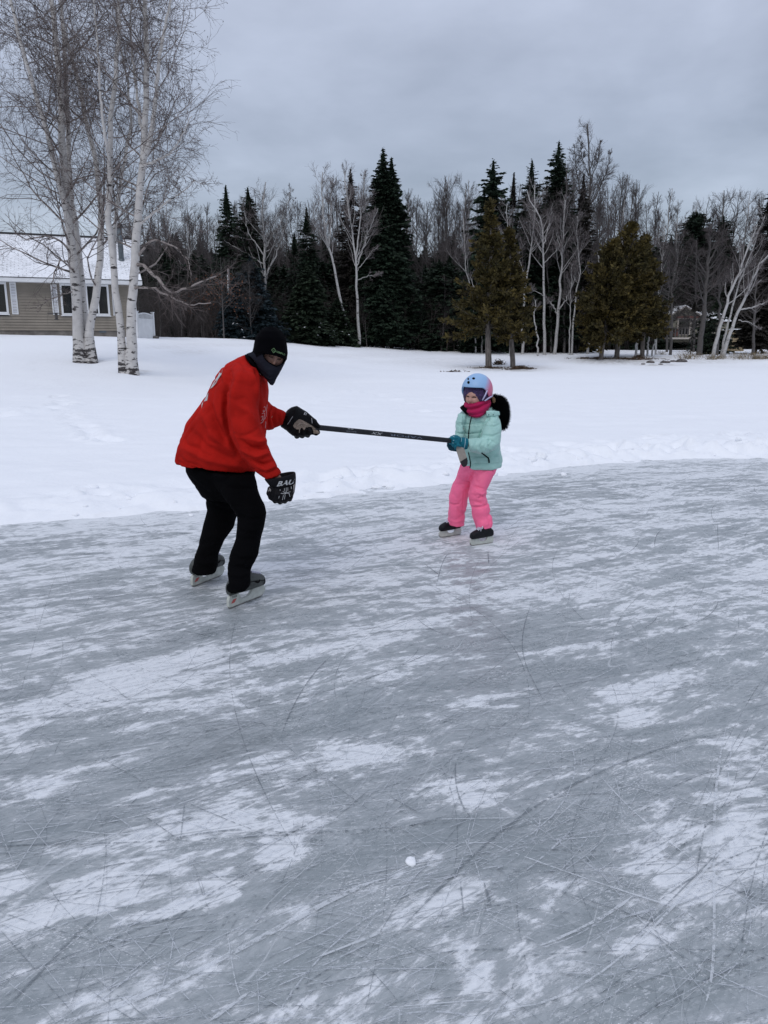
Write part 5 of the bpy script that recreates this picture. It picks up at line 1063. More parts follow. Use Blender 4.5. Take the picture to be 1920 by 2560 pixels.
def text2d(s, shear=0, bold=0):
    cu = bpy.data.curves.new('t', 'FONT'); cu.body = s; cu.size = 1; cu.shear = shear; cu.offset = bold; cu.resolution_u = 2
    o = bpy.data.objects.new('t', cu); C.objects.link(o); dg = bpy.context.evaluated_depsgraph_get(); dg.update()
    me = bpy.data.meshes.new_from_object(o.evaluated_get(dg)); V = mcos(me)[:, :2]; f = [tuple(p.vertices) for p in me.polygons]; bpy.data.objects.remove(o)
    bm = bmesh.new(); [bm.verts.new((v[0], v[1], 0)) for v in V]; bm.verts.ensure_lookup_table()
    for q in f:
        try: bm.faces.new([bm.verts[i] for i in q])
        except ValueError: pass
    bmesh.ops.triangulate(bm, faces=bm.faces); V = np.array([v.co[:2] for v in bm.verts]); f = [tuple(v.index for v in q.verts) for q in bm.faces]; bm.free()
    V[:, 0] -= V[:, 0].min(); V[:, 1] -= V[:, 1].min(); return V / np.array([V[:, 0].max(), V[:, 1].max()]), f
def surf_text(mb, bv, s, o, ex, ey, off=.003, shear=0, bold=0):
    """text filling the px parallelogram o + u*ex + v*ey"""
    V, f = text2d(s, shear, bold); P = [hit(bv, o[0] + u * ex[0] + v * ey[0], o[1] + u * ex[1] + v * ey[1], off) for u, v in V]
    ok = [q for q in f if all(P[i] is not None for i in q)]; idx = sorted({i for q in ok for i in q}); mp = {i: k for k, i in enumerate(idx)}
    if ok: mb.add(np.array([P[i] for i in idx]), [tuple(mp[i] for i in q) for q in ok])
def inpoly(x, y, poly):
    r = np.zeros(len(x), bool); n = len(poly); j = n - 1
    for i in range(n):
        xi, yi = poly[i]; xj, yj = poly[j]
        r ^= ((yi > y) != (yj > y)) & (x < (xj - xi) * (y - yi) / (yj - yi + 1e-12) + xi); j = i
    return r
def cut_open(me, poly, Y):
    """open a face hole in a hood or hat: faces nearer than Y inside the outline go"""
    V = mcos(me); bm = bmesh.new(); bm.from_mesh(me); bm.faces.ensure_lookup_table()
    Cn = np.array([list(f.calc_center_median()) for f in bm.faces]); px, py = proj(Cn); m = inpoly(px, py, poly) & (Cn[:, 1] < Y)
    bmesh.ops.delete(bm, geom=[f for f, k in zip(bm.faces, m) if k], context='FACES'); bm.to_mesh(me); bm.free()
def ball(mb, c, r, n=14): mb.ell(c, np.eye(3), (r, r, r), n, 9)
def finger(mb, pts, r):
    R = np.linspace(r, r * .85, len(pts)); mb.tube(pts, R, 10); ball(mb, pts[-1], R[-1], 10)
    for p, q in zip(pts[1:-1], R[1:-1]): ball(mb, p, q * 1.06, 10)
def fabric(name, col, rough=.8, **k): return mat(name, col, rough, var=k.pop('var', .12), vscale=k.pop('vscale', 9), bump=k.pop('bump', .35), bscale=k.pop('bscale', 350), sheen=k.pop('sheen', .05), spec=k.pop('spec', .12), **k)
M_RED = fabric('red_jersey', (.40, .013, .009), var=.12, spec=.05, sheen=0)
M_BLK = fabric('black_trousers', (.0028, .0028, .0034), .95, sheen=0, spec=.04)
M_HAT = fabric('black_knit', (.002, .002, .003), .95, sheen=0, spec=.04); M_GAI = fabric('charcoal_fleece', (.013, .014, .021), sheen=0, spec=.05)
M_SKIN = mat('skin', (.36, .20, .155), .55, .1, 30, bump=.2, bscale=200); M_SKIN.node_tree.nodes['Principled BSDF'].inputs['Subsurface Weight'].default_value = .08
M_SKG = mat('skin_child', (.44, .235, .185), .5, .12, 22, bump=.1, bscale=200)
M_DARK = mat('dark_line', (.004, .003, .004), .7, spec=.1); M_LIP = mat('lips', (.30, .09, .08), .5); M_TEETH = mat('teeth', (.6, .58, .54), .4)
M_GLV = mat('glove_black', (.004, .004, .0055), .6, .3, 30, bump=.5, bscale=120, spec=.14); M_TAN = mat('glove_palm', (.24, .19, .15), .8, .3, 40, bump=.6, bscale=90)
M_WMK = mat('white_print', (.47, .48, .49), .6); M_GPR = mat('green_print', (.10, .19, .08), .7); M_GRY = mat('grey_print', (.28, .30, .34), .6)
M_BOOT = mat('boot_grey_green', (.050, .056, .052), .45, .3, 25, bump=.4, bscale=160); M_BOOTD = mat('boot_dark', (.006, .006, .009), .5, .3, 30, spec=.2)
M_HOLD = mat('holder_white', (.47, .49, .45), .4, .12, 25); M_BLADE = mat('steel_blade', (.30, .29, .27), .35, .2, 30, metal=.8); M_LACE = mat('laces', (.62, .62, .72), .8); M_REDM = mat('red_mark', (.45, .09, .08), .6)
def basis(f):
    f = np.array([f[0], f[1], 0.]); f /= np.linalg.norm(f); l = np.cross(HZ, f); return np.array([f, l, HZ])
def skate(parent, heel, toe, size, style, roll=0):
    h, t = G(*heel), G(*toe); B = basis(t - h); c = (h + t) / 2; s = size / .30
    if roll:
        a = math.radians(roll); B = np.array([B[0], B[1] * math.cos(a) + B[2] * math.sin(a), B[2] * math.cos(a) - B[1] * math.sin(a)])
    def Lp(x, y, z): return c + (B[0] * x + B[1] * y + B[2] * z) * s
    sg = -1 if B[1][1] > 0 else 1      # lateral side that faces the camera
    dk = M_BOOTD if style else M_BOOT
    mb = MB(); R = []
    for x, z, hh, w in [(-.146, .122, .016, .015), (-.139, .122, .036, .027), (-.115, .130, .049, .034), (-.07, .138, .058, .037), (-.02, .140, .063, .039), (.03, .136, .060, .043), (.08, .126, .050, .047), (.12, .119, .043, .045), (.145, .113, .035, .037), (.158, .108, .020, .024)]:
        R.append((Lp(x, 0, z), B[1] * w * s, B[2] * hh * s, .8))
    mb.loft(R, 24); mb.loft([(Lp(-.04, 0, .15), B[1] * .036 * s, B[0] * .065 * s), (Lp(-.045, 0, .18), B[1] * .033 * s, B[0] * .055 * s), (Lp(-.045, 0, .215), B[1] * .030 * s, B[0] * .045 * s)], 20)
    me = remesh(mb, .0045 * max(s, .8), 4, 'boot'); me2 = me; bo = link('ice_skate', me, dk, parent)
    bv = bvh_of(me)
    def side(x, z, y=.06): # point on camera side of the boot
        p = Lp(x, sg * y * 2, z); q = bv.ray_cast(Vector(p), Vector(-B[1] * sg), 1)[0]; return np.array(q) + B[1] * sg * .003 if q is not None else None
    def top(x, y):
        p = Lp(x, y, .5); q = bv.ray_cast(Vector(p), Vector(-B[2]), 1)[0]; return np.array(q) + B[2] * .003 * s if q is not None else None
    # blade holder: arched plastic with two towers, cut outline extruded
    out = [(-.150, .016), (-.13, .012), (.13, .012), (.155, .020), (.170, .045), (.168, .060), (.155, .075), (.12, .083), (.06, .080), (.045, .060), (.02, .040), (-.02, .037), (-.05, .046), (-.06, .070), (-.07, .086), (-.14, .080), (-.150, .055)]
    mb = MB(); n = len(out); V = [Lp(x, y_, z) for y_ in (-.010, .010) for x, z in out]
    mb.add(np.array(V), [tuple(range(n))[::-1], tuple(n + i for i in range(n))] + [(i, (i + 1) % n, n + (i + 1) % n, n + i) for i in range(n)]); link('blade_holder', mb.mesh('blade_holder'), M_HOLD, bo)
    bl = [(-.152, .018), (-.146, .004), (-.12, .0005), (.12, .0005), (.15, .006), (.172, .028), (.166, .034), (.14, .018)]
    mb = MB(); n = len(bl); V = [Lp(x, y_, z) for y_ in (-.0022, .0022) for x, z in bl]
    mb.add(np.array(V), [tuple(range(n))[::-1], tuple(n + i for i in range(n))] + [(i, (i + 1) % n, n + (i + 1) % n, n + i) for i in range(n)]); link('blade', mb.mesh('blade'), M_BLADE, bo)
    mb = MB()
    for i in range(5 if not style else 4):
        x = (.018 if style else .048) + i * .017; pts = [top(x + .006 * ((k % 2) * 2 - 1) * .5, y_) for k, y_ in enumerate(np.linspace(-.026, .026, 6))]; pts = [q for q in pts if q is not None]
        if len(pts) > 2: mb.tube(pts, (.0052 if not style else .0038), 6)
    if style:
        for k in (-1, 1):   # bow
            b0 = top(.02, 0); 
            if b0 is not None: mb.tube([b0, b0 + (B[1] * k * .03 + B[2] * .018) * s, b0 + (B[1] * k * .045 - B[2] * .005 + B[0] * .01) * s, b0 + (B[1] * k * .02 + B[0] * .012) * s, b0], .0028, 6); mb.tube([b0, b0 + (B[1] * k * .03 + B[0] * .02) * s, b0 + (B[1] * k * .045 + B[0] * .035 - B[2] * .03) * s], .0025, 6)
    if mb.v: link('laces', mb.mesh('laces', True), M_LACE, bo)
    if not style:
        mb = MB()
        sw = [(.028, .142), (.045, .126), (.062, .117), (.074, .117), (.082, .124), (.084, .141), (.078, .131), (.066, .127)]
        P = [side(*q) for q in sw]
        if all(q is not None for q in P): c_ = side(.066, .122); mb.add(np.array(P + [c_]), [(i, (i + 1) % len(P), len(P)) for i in range(len(P))]); link('side_mark', mb.mesh('side_mark'), M_DARK, bo)
        mb = MB()
        for i in range(5):
            P = [side(x, .105 + i * .013) for x in (-.143, -.132, -.12)]; P = [q for q in P if q is not None]
            if len(P) > 2: mb.tube(P, .0022, 5)
        P = [side(x, z) for x, z in [(-.115, .195), (-.105, .15), (-.09, .12), (-.05, .10)]]; P = [q for q in P if q is not None]
        if len(P) > 2: mb.tube(P, .002, 5)
        P = [side(x, z) for x, z in [(.00, .140), (.05, .135), (.10, .125), (.12, .12)]]; P = [q for q in P if q is not None]
        if len(P) > 2: mb.tube(P, .002, 5)
        link('seam', mb.mesh('seam'), M_DARK, bo)
        mb = MB(); V, f = text2d('TUUK'); q = np.array([Lp(-.125 + u * .045, sg * .0115, .064 + v * .012) if sg < 0 else Lp(-.08 - u * .045, sg * .0115, .064 + v * .012) for u, v in V]); mb.add(q, f); link('lettering', mb.mesh('lettering'), M_DARK, bo)
        mb = MB(); mb.add(np.array([Lp(x, sg * .0115, z) for x, z in [(-.135, .034), (-.105, .034), (-.085, .056), (-.115, .056)]]), [(0, 1, 2, 3)]); link('red_mark', mb.mesh('red_mark'), M_REDM, bo)
        tb = MB(); tb.loft([(Lp(x, 0, z), B[1] * (w + .0025) * s, B[2] * (hh + .0015) * s, .8) for x, z, hh, w in [(.122, .112, .034, .044), (.142, .109, .030, .038), (.157, .106, .020, .025), (.163, .104, .006, .010)]], 20); link('toe_cap', remesh(tb, .004, 2, 'toe_cap'), M_BOOTD, bo)
    return bo
def face_mesh(c, f, up, hx, hy, hz, smile=0, nu=64, nv=48):
    """head surface in world space; f facing, hx half width, hy half depth, hz half height"""
    f = unit(np.array(f, float)); up = unit(np.array(up) - f * (np.array(up) @ f)); r = np.cross(f, up); V = []
    for i in range(nv + 1):
        ph = math.pi * i / nv
        for j in range(nu):
            th = 2 * math.pi * j / nu; x = math.sin(ph) * math.sin(th); y = math.sin(ph) * math.cos(th); z = math.cos(ph)
            d = 0.
            if y > 0:
                gss = lambda cx, cz, sx, sz: math.exp(-((x - cx) / sx) ** 2 - ((z - cz) / sz) ** 2)
                d += .26 * gss(0, -.20, .13, .17) + .10 * gss(0, .0, .09, .22) + .05 * gss(0, .30, .6, .12)
                d -= .10 * gss(.36, .10, .20, .11) + .10 * gss(-.36, .10, .20, .11)
                d += (.07 + .05 * smile) * (gss(.46, -.28, .22, .2) + gss(-.46, -.28, .22, .2))
                d -= .04 * gss(.2, -.27, .05, .08) + .04 * gss(-.2, -.27, .05, .08)
                d += .05 * gss(0, -.47, .25, .07) - .05 * gss(0, -.52, .3, .03) + .05 * gss(0, -.59, .22, .06) + .08 * gss(0, -.86, .25, .15)
            else: z *= 1.0
            w = 1 - .22 * max(0, -z - .25)
            q = np.array([x * hx * w, y * hy * (1 + d * 1.0), z * hz]); V.append(c + r * q[0] + f * q[1] + up * q[2])
    n = nu; Fc = [(i * n + j, i * n + (j + 1) % n, (i + 1) * n + (j + 1) % n, (i + 1) * n + j) for i in range(nv) for j in range(n)]
    return np.array(V), Fc, (f, up, r)
def capsule(mb, pts, rad): mb.tube(pts, rad, 14); ball(mb, pts[0], rad[0] if hasattr(rad, '__len__') else rad); ball(mb, pts[-1], rad[-1] if hasattr(rad, '__len__') else rad)
def body_of(parent, chains, headV, headF, m, vox=.012):
    mb = MB()
    for pts, rad in chains: capsule(mb, np.array(pts), rad)
    me = remesh(mb, vox, 4, 'body'); V = mcos(me); F0 = [tuple(p.vertices) for p in me.polygons]; n = len(V)
    me2 = bpy.data.meshes.new('body'); me2.from_pydata([tuple(v) for v in np.concatenate([V, headV])], [], F0 + [tuple(i + n for i in q) for q in headF]); me2.update()
    me2.polygons.foreach_set('use_smooth', [True] * len(me2.polygons)); return link('body', me2, m, parent)

# ======== the skater in red ========
base = G(560, 1480)
man = thing('person', base, 'adult skater crouching in a red jersey, black trousers, black beanie and charcoal face warmer', 'person')
# jersey
mb = MB()
mb.sil([(440, 1155, 641, 1178, 4.47, .185), (443, 1135, 650, 1162, 4.47, .192), (446, 1116, 657, 1145, 4.47, .195), (453, 1087, 661, 1118, 4.47, .20), (466, 1058, 665, 1090, 4.47, .205), (487, 1029, 667, 1064, 4.47, .21), (517, 986, 669, 1035, 4.47, .22),
        (546, 938, 670, 1005, 4.46, .225), (568, 909, 671, 982, 4.46, .215), (590, 894, 669, 958, 4.46, .17), (612, 887, 660, 940, 4.45, .11)], 36, .9)
mb.sil([(590, 905, 640, 920, 4.34, .07), (572, 930, 650, 945, 4.28, .10), (565, 975, 648, 980, 4.235, .10), (563, 1015, 647, 1020, 4.21, .095), (567, 1055, 653, 1055, 4.20, .09), (576, 1088, 663, 1086, 4.19, .085), (589, 1118, 671, 1114, 4.18, .08), (605, 1145, 680, 1138, 4.17, .072), (630, 1173, 691, 1158, 4.165, .064), (650, 1189, 700, 1174, 4.16, .060), (661, 1198, 706, 1184, 4.16, .060)], 28)
mb.sil([(636, 960, 650, 1060, 4.60, .09), (655, 992, 655, 1076, 4.66, .075), (674, 1010, 672, 1077, 4.70, .066), (694, 1021, 690, 1071, 4.73, .06), (712, 1026, 704, 1064, 4.755, .055), (723, 1032, 713, 1056, 4.77, .045)], 24)
me = remesh(mb, .0075, 9, 'jersey')
noisedisp(me, 5, .010, 1); noisedisp(me, 14, .0035, 2, (1, 1, .6)); ridged(me, 6, .016, 1, (1.2, 1.2, .45)); ridged(me, 10, .009, 2, (.6, 1, 1.1))
folds(me, [([(652, 930), (662, 970), (664, 1010)], -.010, 4), ([(640, 925), (652, 975), (655, 1020), (652, 1050)], -.012, 5), ([(628, 925), (640, 965), (648, 1000)], .008, 5), ([(600, 930), (585, 980), (578, 1030)], .007, 9), ([(575, 930), (563, 985), (562, 1040), (572, 1090), (595, 1140)], -.018, 7),
           ([(555, 1000), (560, 1060), (575, 1110), (600, 1150)], .010, 7), ([(520, 1000), (535, 1050), (565, 1100)], -.009, 7), ([(505, 1030), (530, 1085), (580, 1130)], .008, 9), ([(480, 1080), (520, 1120), (580, 1150)], -.007, 9), ([(460, 1120), (520, 1150), (600, 1165)], .007, 8),
           ([(648, 1010), (655, 1040), (655, 1062), (663, 1085)], -.016, 4), ([(600, 1100), (630, 1120), (668, 1118)], -.010, 5), ([(605, 1125), (640, 1142), (672, 1132)], .008, 5), ([(620, 1095), (645, 1105), (668, 1100)], .009, 6), ([(630, 1150), (655, 1160), (685, 1152)], -.009, 4), ([(645, 1165), (665, 1175), (690, 1165)], .007, 4),
           ([(590, 1010), (620, 1030), (640, 1060)], .006, 8), ([(690, 1025), (684, 1045), (688, 1068)], -.009, 4), ([(702, 1028), (700, 1045), (704, 1060)], .007, 4), ([(676, 1015), (672, 1045), (680, 1070)], .008, 5), ([(440, 1150), (466, 1163), (519, 1179), (580, 1187), (612, 1184), (636, 1172)], -.004, 1.8), ([(556, 925), (566, 960), (560, 1000)], .008, 6), ([(648, 1180), (672, 1180), (700, 1167)], -.003, 2)], amp=2.5)
jer = link('jersey', me, M_RED, man); bj = bvh_of(me)
mb = MB()
for P in [[(556, 924), (554, 935), (545, 948), (540, 958), (531, 968), (525, 972), (533, 957), (544, 941), (549, 931)], [(521, 981), (516, 986), (509, 1004), (518, 1001)], [(508, 1004), (504, 1010), (497, 1013), (504, 1021), (507, 1008)]]: surf_poly(mb, bj, P, .005)
link('back_print', mb.mesh('back_print'), M_WMK, jer)
mb = MB()
for P in [[(659.5, 1018.5), (661.7, 1016.6), (663.9, 1019), (663.5, 1024.6), (662, 1027.5), (659, 1029.3), (657.7, 1028), (658.5, 1025)], [(655, 1034.8), (659, 1031.9), (661.7, 1034), (660, 1043), (658.8, 1050.7), (656, 1055.4), (652, 1058)], [(652.7, 1042.7), (657, 1040), (656.3, 1045), (655.6, 1049.6), (652.7, 1051.4)], [(668, 1012), (666, 1025), (665, 1041.6), (661, 1048.5)], [(664.6, 1053.6), (663, 1070.6)]]: surf_line(mb, bj, P, .0016)
link('front_print', mb.mesh('front_print'), mat('pink_white_print', (.55, .38, .38), .7), jer)
# trousers
mb = MB()
mb.sil([(463, 1158, 640, 1176, 4.48, .165), (466, 1178, 637, 1190, 4.48, .165), (486, 1214, 646, 1222, 4.48, .15), (512, 1245, 640, 1250, 4.48, .12)], 30)
mb.sil([(520, 1172, 636, 1185, 4.38, .13), (545, 1222, 648, 1222, 4.34, .115), (572, 1262, 661, 1260, 4.30, .105), (592, 1290, 667, 1283, 4.29, .10), (594, 1308, 661, 1311, 4.285, .092), (587, 1350, 653, 1350, 4.265, .088), (574, 1388, 646, 1388, 4.245, .088), (568, 1416, 629, 1420, 4.225, .086), (569, 1444, 630, 1440, 4.205, .085), (564, 1462, 627, 1462, 4.19, .084), (563, 1473, 618, 1473, 4.18, .082)], 26)
mb.sil([(463, 1172, 590, 1185, 4.58, .13), (489, 1216, 598, 1222, 4.62, .115), (512, 1248, 596, 1265, 4.64, .105), (519, 1272, 590, 1296, 4.65, .095), (507, 1318, 582, 1320, 4.65, .09), (495, 1362, 558, 1352, 4.62, .088), (486, 1390, 548, 1385, 4.59, .086), (484, 1408, 546, 1412, 4.58, .085), (479, 1427, 538, 1432, 4.56, .084)], 26)
me = remesh(mb, .008, 6, 'trousers'); noisedisp(me, 7, .008, 4); noisedisp(me, 20, .003, 5); ridged(me, 7, .014, 3, (.7, .7, 1.3))
folds(me, [([(595, 1290), (625, 1300), (660, 1295)], -.010, 5), ([(592, 1310), (620, 1325), (655, 1320)], .009, 6), ([(590, 1345), (620, 1350), (650, 1348)], -.008, 5), ([(575, 1385), (600, 1400), (640, 1398)], -.010, 5), ([(570, 1415), (600, 1418), (625, 1424)], -.012, 4), ([(570, 1435), (600, 1440), (626, 1432)], .010, 5), ([(515, 1262), (550, 1270), (585, 1280)], -.012, 5), ([(490, 1385), (515, 1392), (545, 1385)], -.009, 5), ([(486, 1404), (510, 1410), (543, 1405)], .008, 4), ([(480, 1200), (530, 1240), (580, 1270)], -.006, 5)])
link('trousers', me, M_BLK, man)
# head: face, beanie, gaiter
HC_ = U(680, 886, 4.428); fdir = np.array([.30, -.86, -.38]); updir = np.array([.42, -.22, .9])
hV, hF, (ff, fu, fr) = face_mesh(HC_, fdir, updir, .070, .080, .098)
def fpt(x, z, off=.002, hx=.070, hy=.080, hz=.098, c=HC_, fr_=fr, ff_=ff, fu_=fu, bv=None):
    p = c + fr_ * x * hx + fu_ * z * hz + ff_ * .4; q = bv.ray_cast(Vector(p), Vector(-ff_), 1)[0]; return np.array(q) + ff_ * off
hm = bpy.data.meshes.new('h'); hm.from_pydata([tuple(v) for v in hV], [], hF); bh = bvh_of(hm)
sh = [U(612, 935, 4.3), U(648, 960, 4.62)]
body_of(man, [([U(545, 1165, 4.50), U(565, 1090, 4.50), U(600, 990, 4.46), U(630, 935, 4.45)], [.06, .09, .10, .055]), ([U(628, 925, 4.45), U(660, 900, 4.43)], [.05, .05]),
              ([U(605, 960, 4.28), U(618, 1070, 4.2), U(645, 1130, 4.17), U(700, 1205, 4.15), U(706, 1232, 4.15)], [.05, .042, .036, .022, .022]), ([U(630, 1000, 4.60), U(676, 1044, 4.70), U(735, 1050, 4.775)], [.04, .03, .024]),
              ([U(578, 1222, 4.42), U(628, 1290, 4.3), U(610, 1380, 4.25), U(598, 1448, 4.20)], [.055, .048, .04, .03]), ([U(540, 1222, 4.56), U(555, 1285, 4.65), U(522, 1360, 4.63), U(511, 1405, 4.59)], [.05, .045, .04, .03])], hV, hF, M_SKIN)
mb = MB()
for sx_ in (-1, 1):
    for dz, rr in ((.10, .0022), (.145, .0016)):
        pts = [fpt(sx_ * (.36 + t * .17), dz - .03 * (1 - abs(t) ** 2) + (0 if dz < .12 else .02), .0015, bv=bh) for t in np.linspace(-1, 1, 7)]; mb.tube(pts, rr, 5)
    mb.tube([fpt(sx_ * (.36 + t * .2), .30 - .04 * abs(t), .001, bv=bh) for t in np.linspace(-1, 1, 6)], .003, 5)
link('lashes_and_brows', mb.mesh('lashes'), mat('brow_hair', (.06, .028, .018), .8), man)
OPEN = [(657, 885), (664, 884), (677, 885.5), (692, 889), (704, 894), (714, 899), (714.5, 906), (707, 909), (700, 912.5), (691, 915.5), (683, 912.5), (673, 906.5), (665, 900), (660, 893)]
def surfring(outer, pts, r, mt, name, par):
    mb = MB(); P = [hit(outer, *p, .001) for p in pts + [pts[0]]]; P = [p for p in P if p is not None]; mb.tube(P, r, 6); link(name, mb.mesh(name, True), mt, par)
mb = MB(); mb.sil([(664, 817, 690, 817, 4.42, .04), (650, 827, 705, 829, 4.42, .08), (640, 843, 714, 845, 4.42, .102), (635, 862, 718, 866, 4.42, .112), (632, 880, 719, 884, 4.415, .115), (634, 893, 717, 899, 4.41, .112), (638, 900, 714, 906, 4.41, .105)], 30)
hat = remesh(mb, .004, 5, 'beanie'); noisedisp(hat, 25, .002, 3); bvhat = bvh_of(hat)
HATCUT = [(652, 884.5), (664, 884), (677, 885.5), (692, 889), (704, 894), (722, 902), (722, 940), (640, 940), (640, 893)]
folds(hat, [([(640, 885), (660, 882), (690, 886), (716, 896)], -.003, 1.5)]); mb = MB()
surf_text(mb, bvhat, 'GEMPLO', (690.5, 880.8), (21.5, 8.2), (1.6, -4.2), .003, bold=.02)
for r_, cx, cy in [(1, 684.5, 876.3)]:
    q = [(684.8, 870.2), (690, 877.5), (683.8, 882.2), (679, 875)]
    for a in range(4): surf_line(mb, bvhat, [q[a], q[(a + 1) % 4]], .0014, 5, 3, .002)
surf_text(mb, bvhat, 'G', (682.4, 878.6), (4.6, 1.0), (.6, -4.6), .002)
cut_open(hat, HATCUT, 4.45); lo = MB()
hto = link('beanie', hat, M_HAT, man); link('logo', mb.mesh('logo'), M_GPR, hto)
mb = MB(); mb.sil([(633, 872, 716, 880, 4.415, .100), (631, 888, 715, 896, 4.41, .102), (637, 903, 712, 909, 4.40, .098), (645, 918, 706, 920, 4.39, .09), (654, 932, 699, 932, 4.37, .078), (663, 946, 691, 946, 4.35, .06), (671, 957, 686, 958, 4.34, .04), (676, 963, 682, 964, 4.34, .015)], 30)
mb.sil([(617, 884, 655, 905, 4.44, .075), (628, 880, 668, 935, 4.42, .09), (634, 876, 690, 930, 4.41, .095)], 24)
gai = remesh(mb, .004, 6, 'neck_gaiter'); noisedisp(gai, 16, .0035, 8); bvg = bvh_of(gai)
folds(gai, [([(650, 925), (672, 945), (688, 940)], -.006, 3), ([(648, 905), (668, 925), (700, 925)], .004, 5), ([(664, 948), (676, 953), (688, 945)], -.006, 2.0)])
cut_open(gai, OPEN, 4.40); go = link('neck_gaiter', gai, M_GAI, man); surfring(bvg, OPEN, .0032, M_HAT, 'face_edge', go)
# collar of black undershirt
mb = MB(); mb.sil([(612, 886, 662, 942, 4.44, .10), (622, 884, 664, 934, 4.43, .09)], 24); link('collar', remesh(mb, .005, 3, 'collar'), M_HAT, man)
# skates
skate(man, (570, 1524), (656, 1490), .285, 0); skate(man, (472, 1472), (562, 1436), .285, 0)
# near glove, hanging
gl = MB()
gl.sil([(677, 1207, 740, 1200, 4.15, .056), (676, 1218, 739, 1213, 4.15, .054), (676, 1232, 737, 1229, 4.145, .050), (681, 1245, 732, 1243, 4.14, .044), (690, 1253, 724, 1251, 4.14, .03)], 24, .85)
for i in range(4):
    x = 691 + i * 12.2; y0 = 1250 - abs(i - 1.0) * 2.2 - (i == 3) * 3
    finger(gl, [U(x + 1, 1222, 4.115), U(x, 1236, 4.10), U(x - 1, y0, 4.105), U(x - 3, y0 + 5.5, 4.135), U(x - 4, y0 + 1, 4.17), U(x - 4, y0 - 8, 4.18)], .0145)
finger(gl, [U(686, 1215, 4.13), U(676, 1223, 4.12), U(673, 1233, 4.12), U(677, 1243, 4.125), U(684, 1248, 4.13)], .0175)
me = remesh(gl, .0042, 4, 'glove'); go = link('glove', me, M_GLV, man, label='black hockey glove hanging open-cuffed by the knee'); bg = bvh_of(me)
cf = MB(); cf.sil([(660, 1197, 739, 1180, 4.155, .082), (667, 1205, 740, 1190, 4.155, .078), (673, 1212, 740, 1202, 4.152, .070), (678, 1220, 739, 1214, 4.15, .058)], 36)
me = cf.mesh('cuff', True); bm = bmesh.new(); bm.from_mesh(me); bmesh.ops.delete(bm, geom=[f for f in bm.faces if len(f.verts) > 6], context='FACES'); bm.to_mesh(me); bm.free()
me = evaluated(me, [('SOLIDIFY', dict(thickness=.012, offset=-1)), ('SUBSURF', dict(levels=1, render_levels=1))], 'cuff'); me.polygons.foreach_set('use_smooth', [True] * len(me.polygons)); link('cuff', me, M_GLV, go); bcf = bvh_of(me)
mb = MB(); surf_text(mb, bcf, 'BAU', (691.5, 1216.5), (45, -6.5), (3.0, -12.5), .002, shear=.2, bold=.03); link('lettering', mb.mesh('lettering'), M_WMK, go)
mb = MB()
for P in [[(711, 1220), (711, 1228)], [(715.5, 1219), (715.5, 1233)], [(719.5, 1219), (719.5, 1227)], [(702, 1233.5), (712, 1234.5), (722, 1230.5), (726, 1229.5)], [(707, 1229), (714, 1232), (723, 1234)], [(713, 1232), (712, 1236)], [(700, 1223), (700.5, 1227)], [(728, 1216), (728.5, 1222)], [(709, 1237), (706, 1250)], [(713, 1237), (711, 1248)], [(698, 1240), (697, 1246)], [(723, 1234), (725, 1242)]]: surf_line(mb, bg, P, .0013, 4, 3, .001)
link('stitching', mb.mesh('stitching'), M_WMK, go)
mb = MB(); surf_poly(mb, bg, [(667.5, 1224), (673, 1219), (677.5, 1224), (677, 1229), (672, 1227), (669.5, 1231)], .002); surf_poly(mb, bg, [(733, 1213), (737.5, 1209), (737, 1226), (731, 1240), (729.5, 1238), (733.5, 1226)], .002); link('tan_patch', mb.mesh('tan_patch'), mat('grey_tan', (.24, .22, .21), .8), go)
# far glove, gripping the stick
SA, SB = U(738, 1063, 4.72), U(1142, 1103, 5.53)
gl = MB(); gl.sil([(716, 1028, 701, 1067, 4.77, .048), (728, 1018, 716, 1076, 4.76, .055), (742, 1014, 732, 1090, 4.755, .052), (754, 1022, 746, 1092, 4.76, .046), (768, 1030, 760, 1090, 4.77, .042), (781, 1041, 775, 1085, 4.785, .036), (792, 1051, 788, 1079, 4.80, .028)], 24, .9)
finger(gl, [U(762, 1040, 4.76), U(776, 1045, 4.76), U(788, 1056, 4.77), U(797, 1067, 4.78)], .0165)     # index along the top
for i in range(3):
    x = 739 + i * 13.5; finger(gl, [U(x + 4, 1046, 4.80), U(x + 2, 1066, 4.83), U(x, 1082, 4.81), U(x + 3, 1090 - i * 1.0, 4.775), U(x + 6, 1085 - i, 4.735), U(x + 7, 1077, 4.725)], .0185)
finger(gl, [U(768, 1072, 4.79), U(779, 1080, 4.775), U(790, 1082, 4.765), U(795, 1080, 4.76)], .0185)      # thumb under the shaft
me = remesh(gl, .0042, 4, 'glove'); noisedisp(me, 30, .0025, 4); go2 = link('glove', me, M_GLV, man, label='black hockey glove with tan palm closed round the stick'); bg = bvh_of(me)
mb = MB()
def raised(bv, poly, name, mt, par, off=.004, sub=4):
    """padded patch following the surface"""
    P = np.array(poly); x0, y0 = P.min(0); x1, y1 = P.max(0); st = 1.2; mb = MB(); xs_ = np.arange(x0, x1 + st, st); ys_ = np.arange(y0, y1 + st, st); idx = {}; V = []
    for i, x in enumerate(xs_):
        for j, y in enumerate(ys_):
            if inpoly(np.array([x]), np.array([y]), poly)[0]:
                q = hit(bv, x, y, off)
                if q is not None: idx[(i, j)] = len(V); V.append(q)
    f = [(idx[(i, j)], idx[(i, j + 1)], idx[(i + 1, j + 1)], idx[(i + 1, j)]) for (i, j) in idx if (i, j + 1) in idx and (i + 1, j + 1) in idx and (i + 1, j) in idx]
    if f: mb.add(np.array(V), f); link(name, mb.mesh(name, True), mt, par)
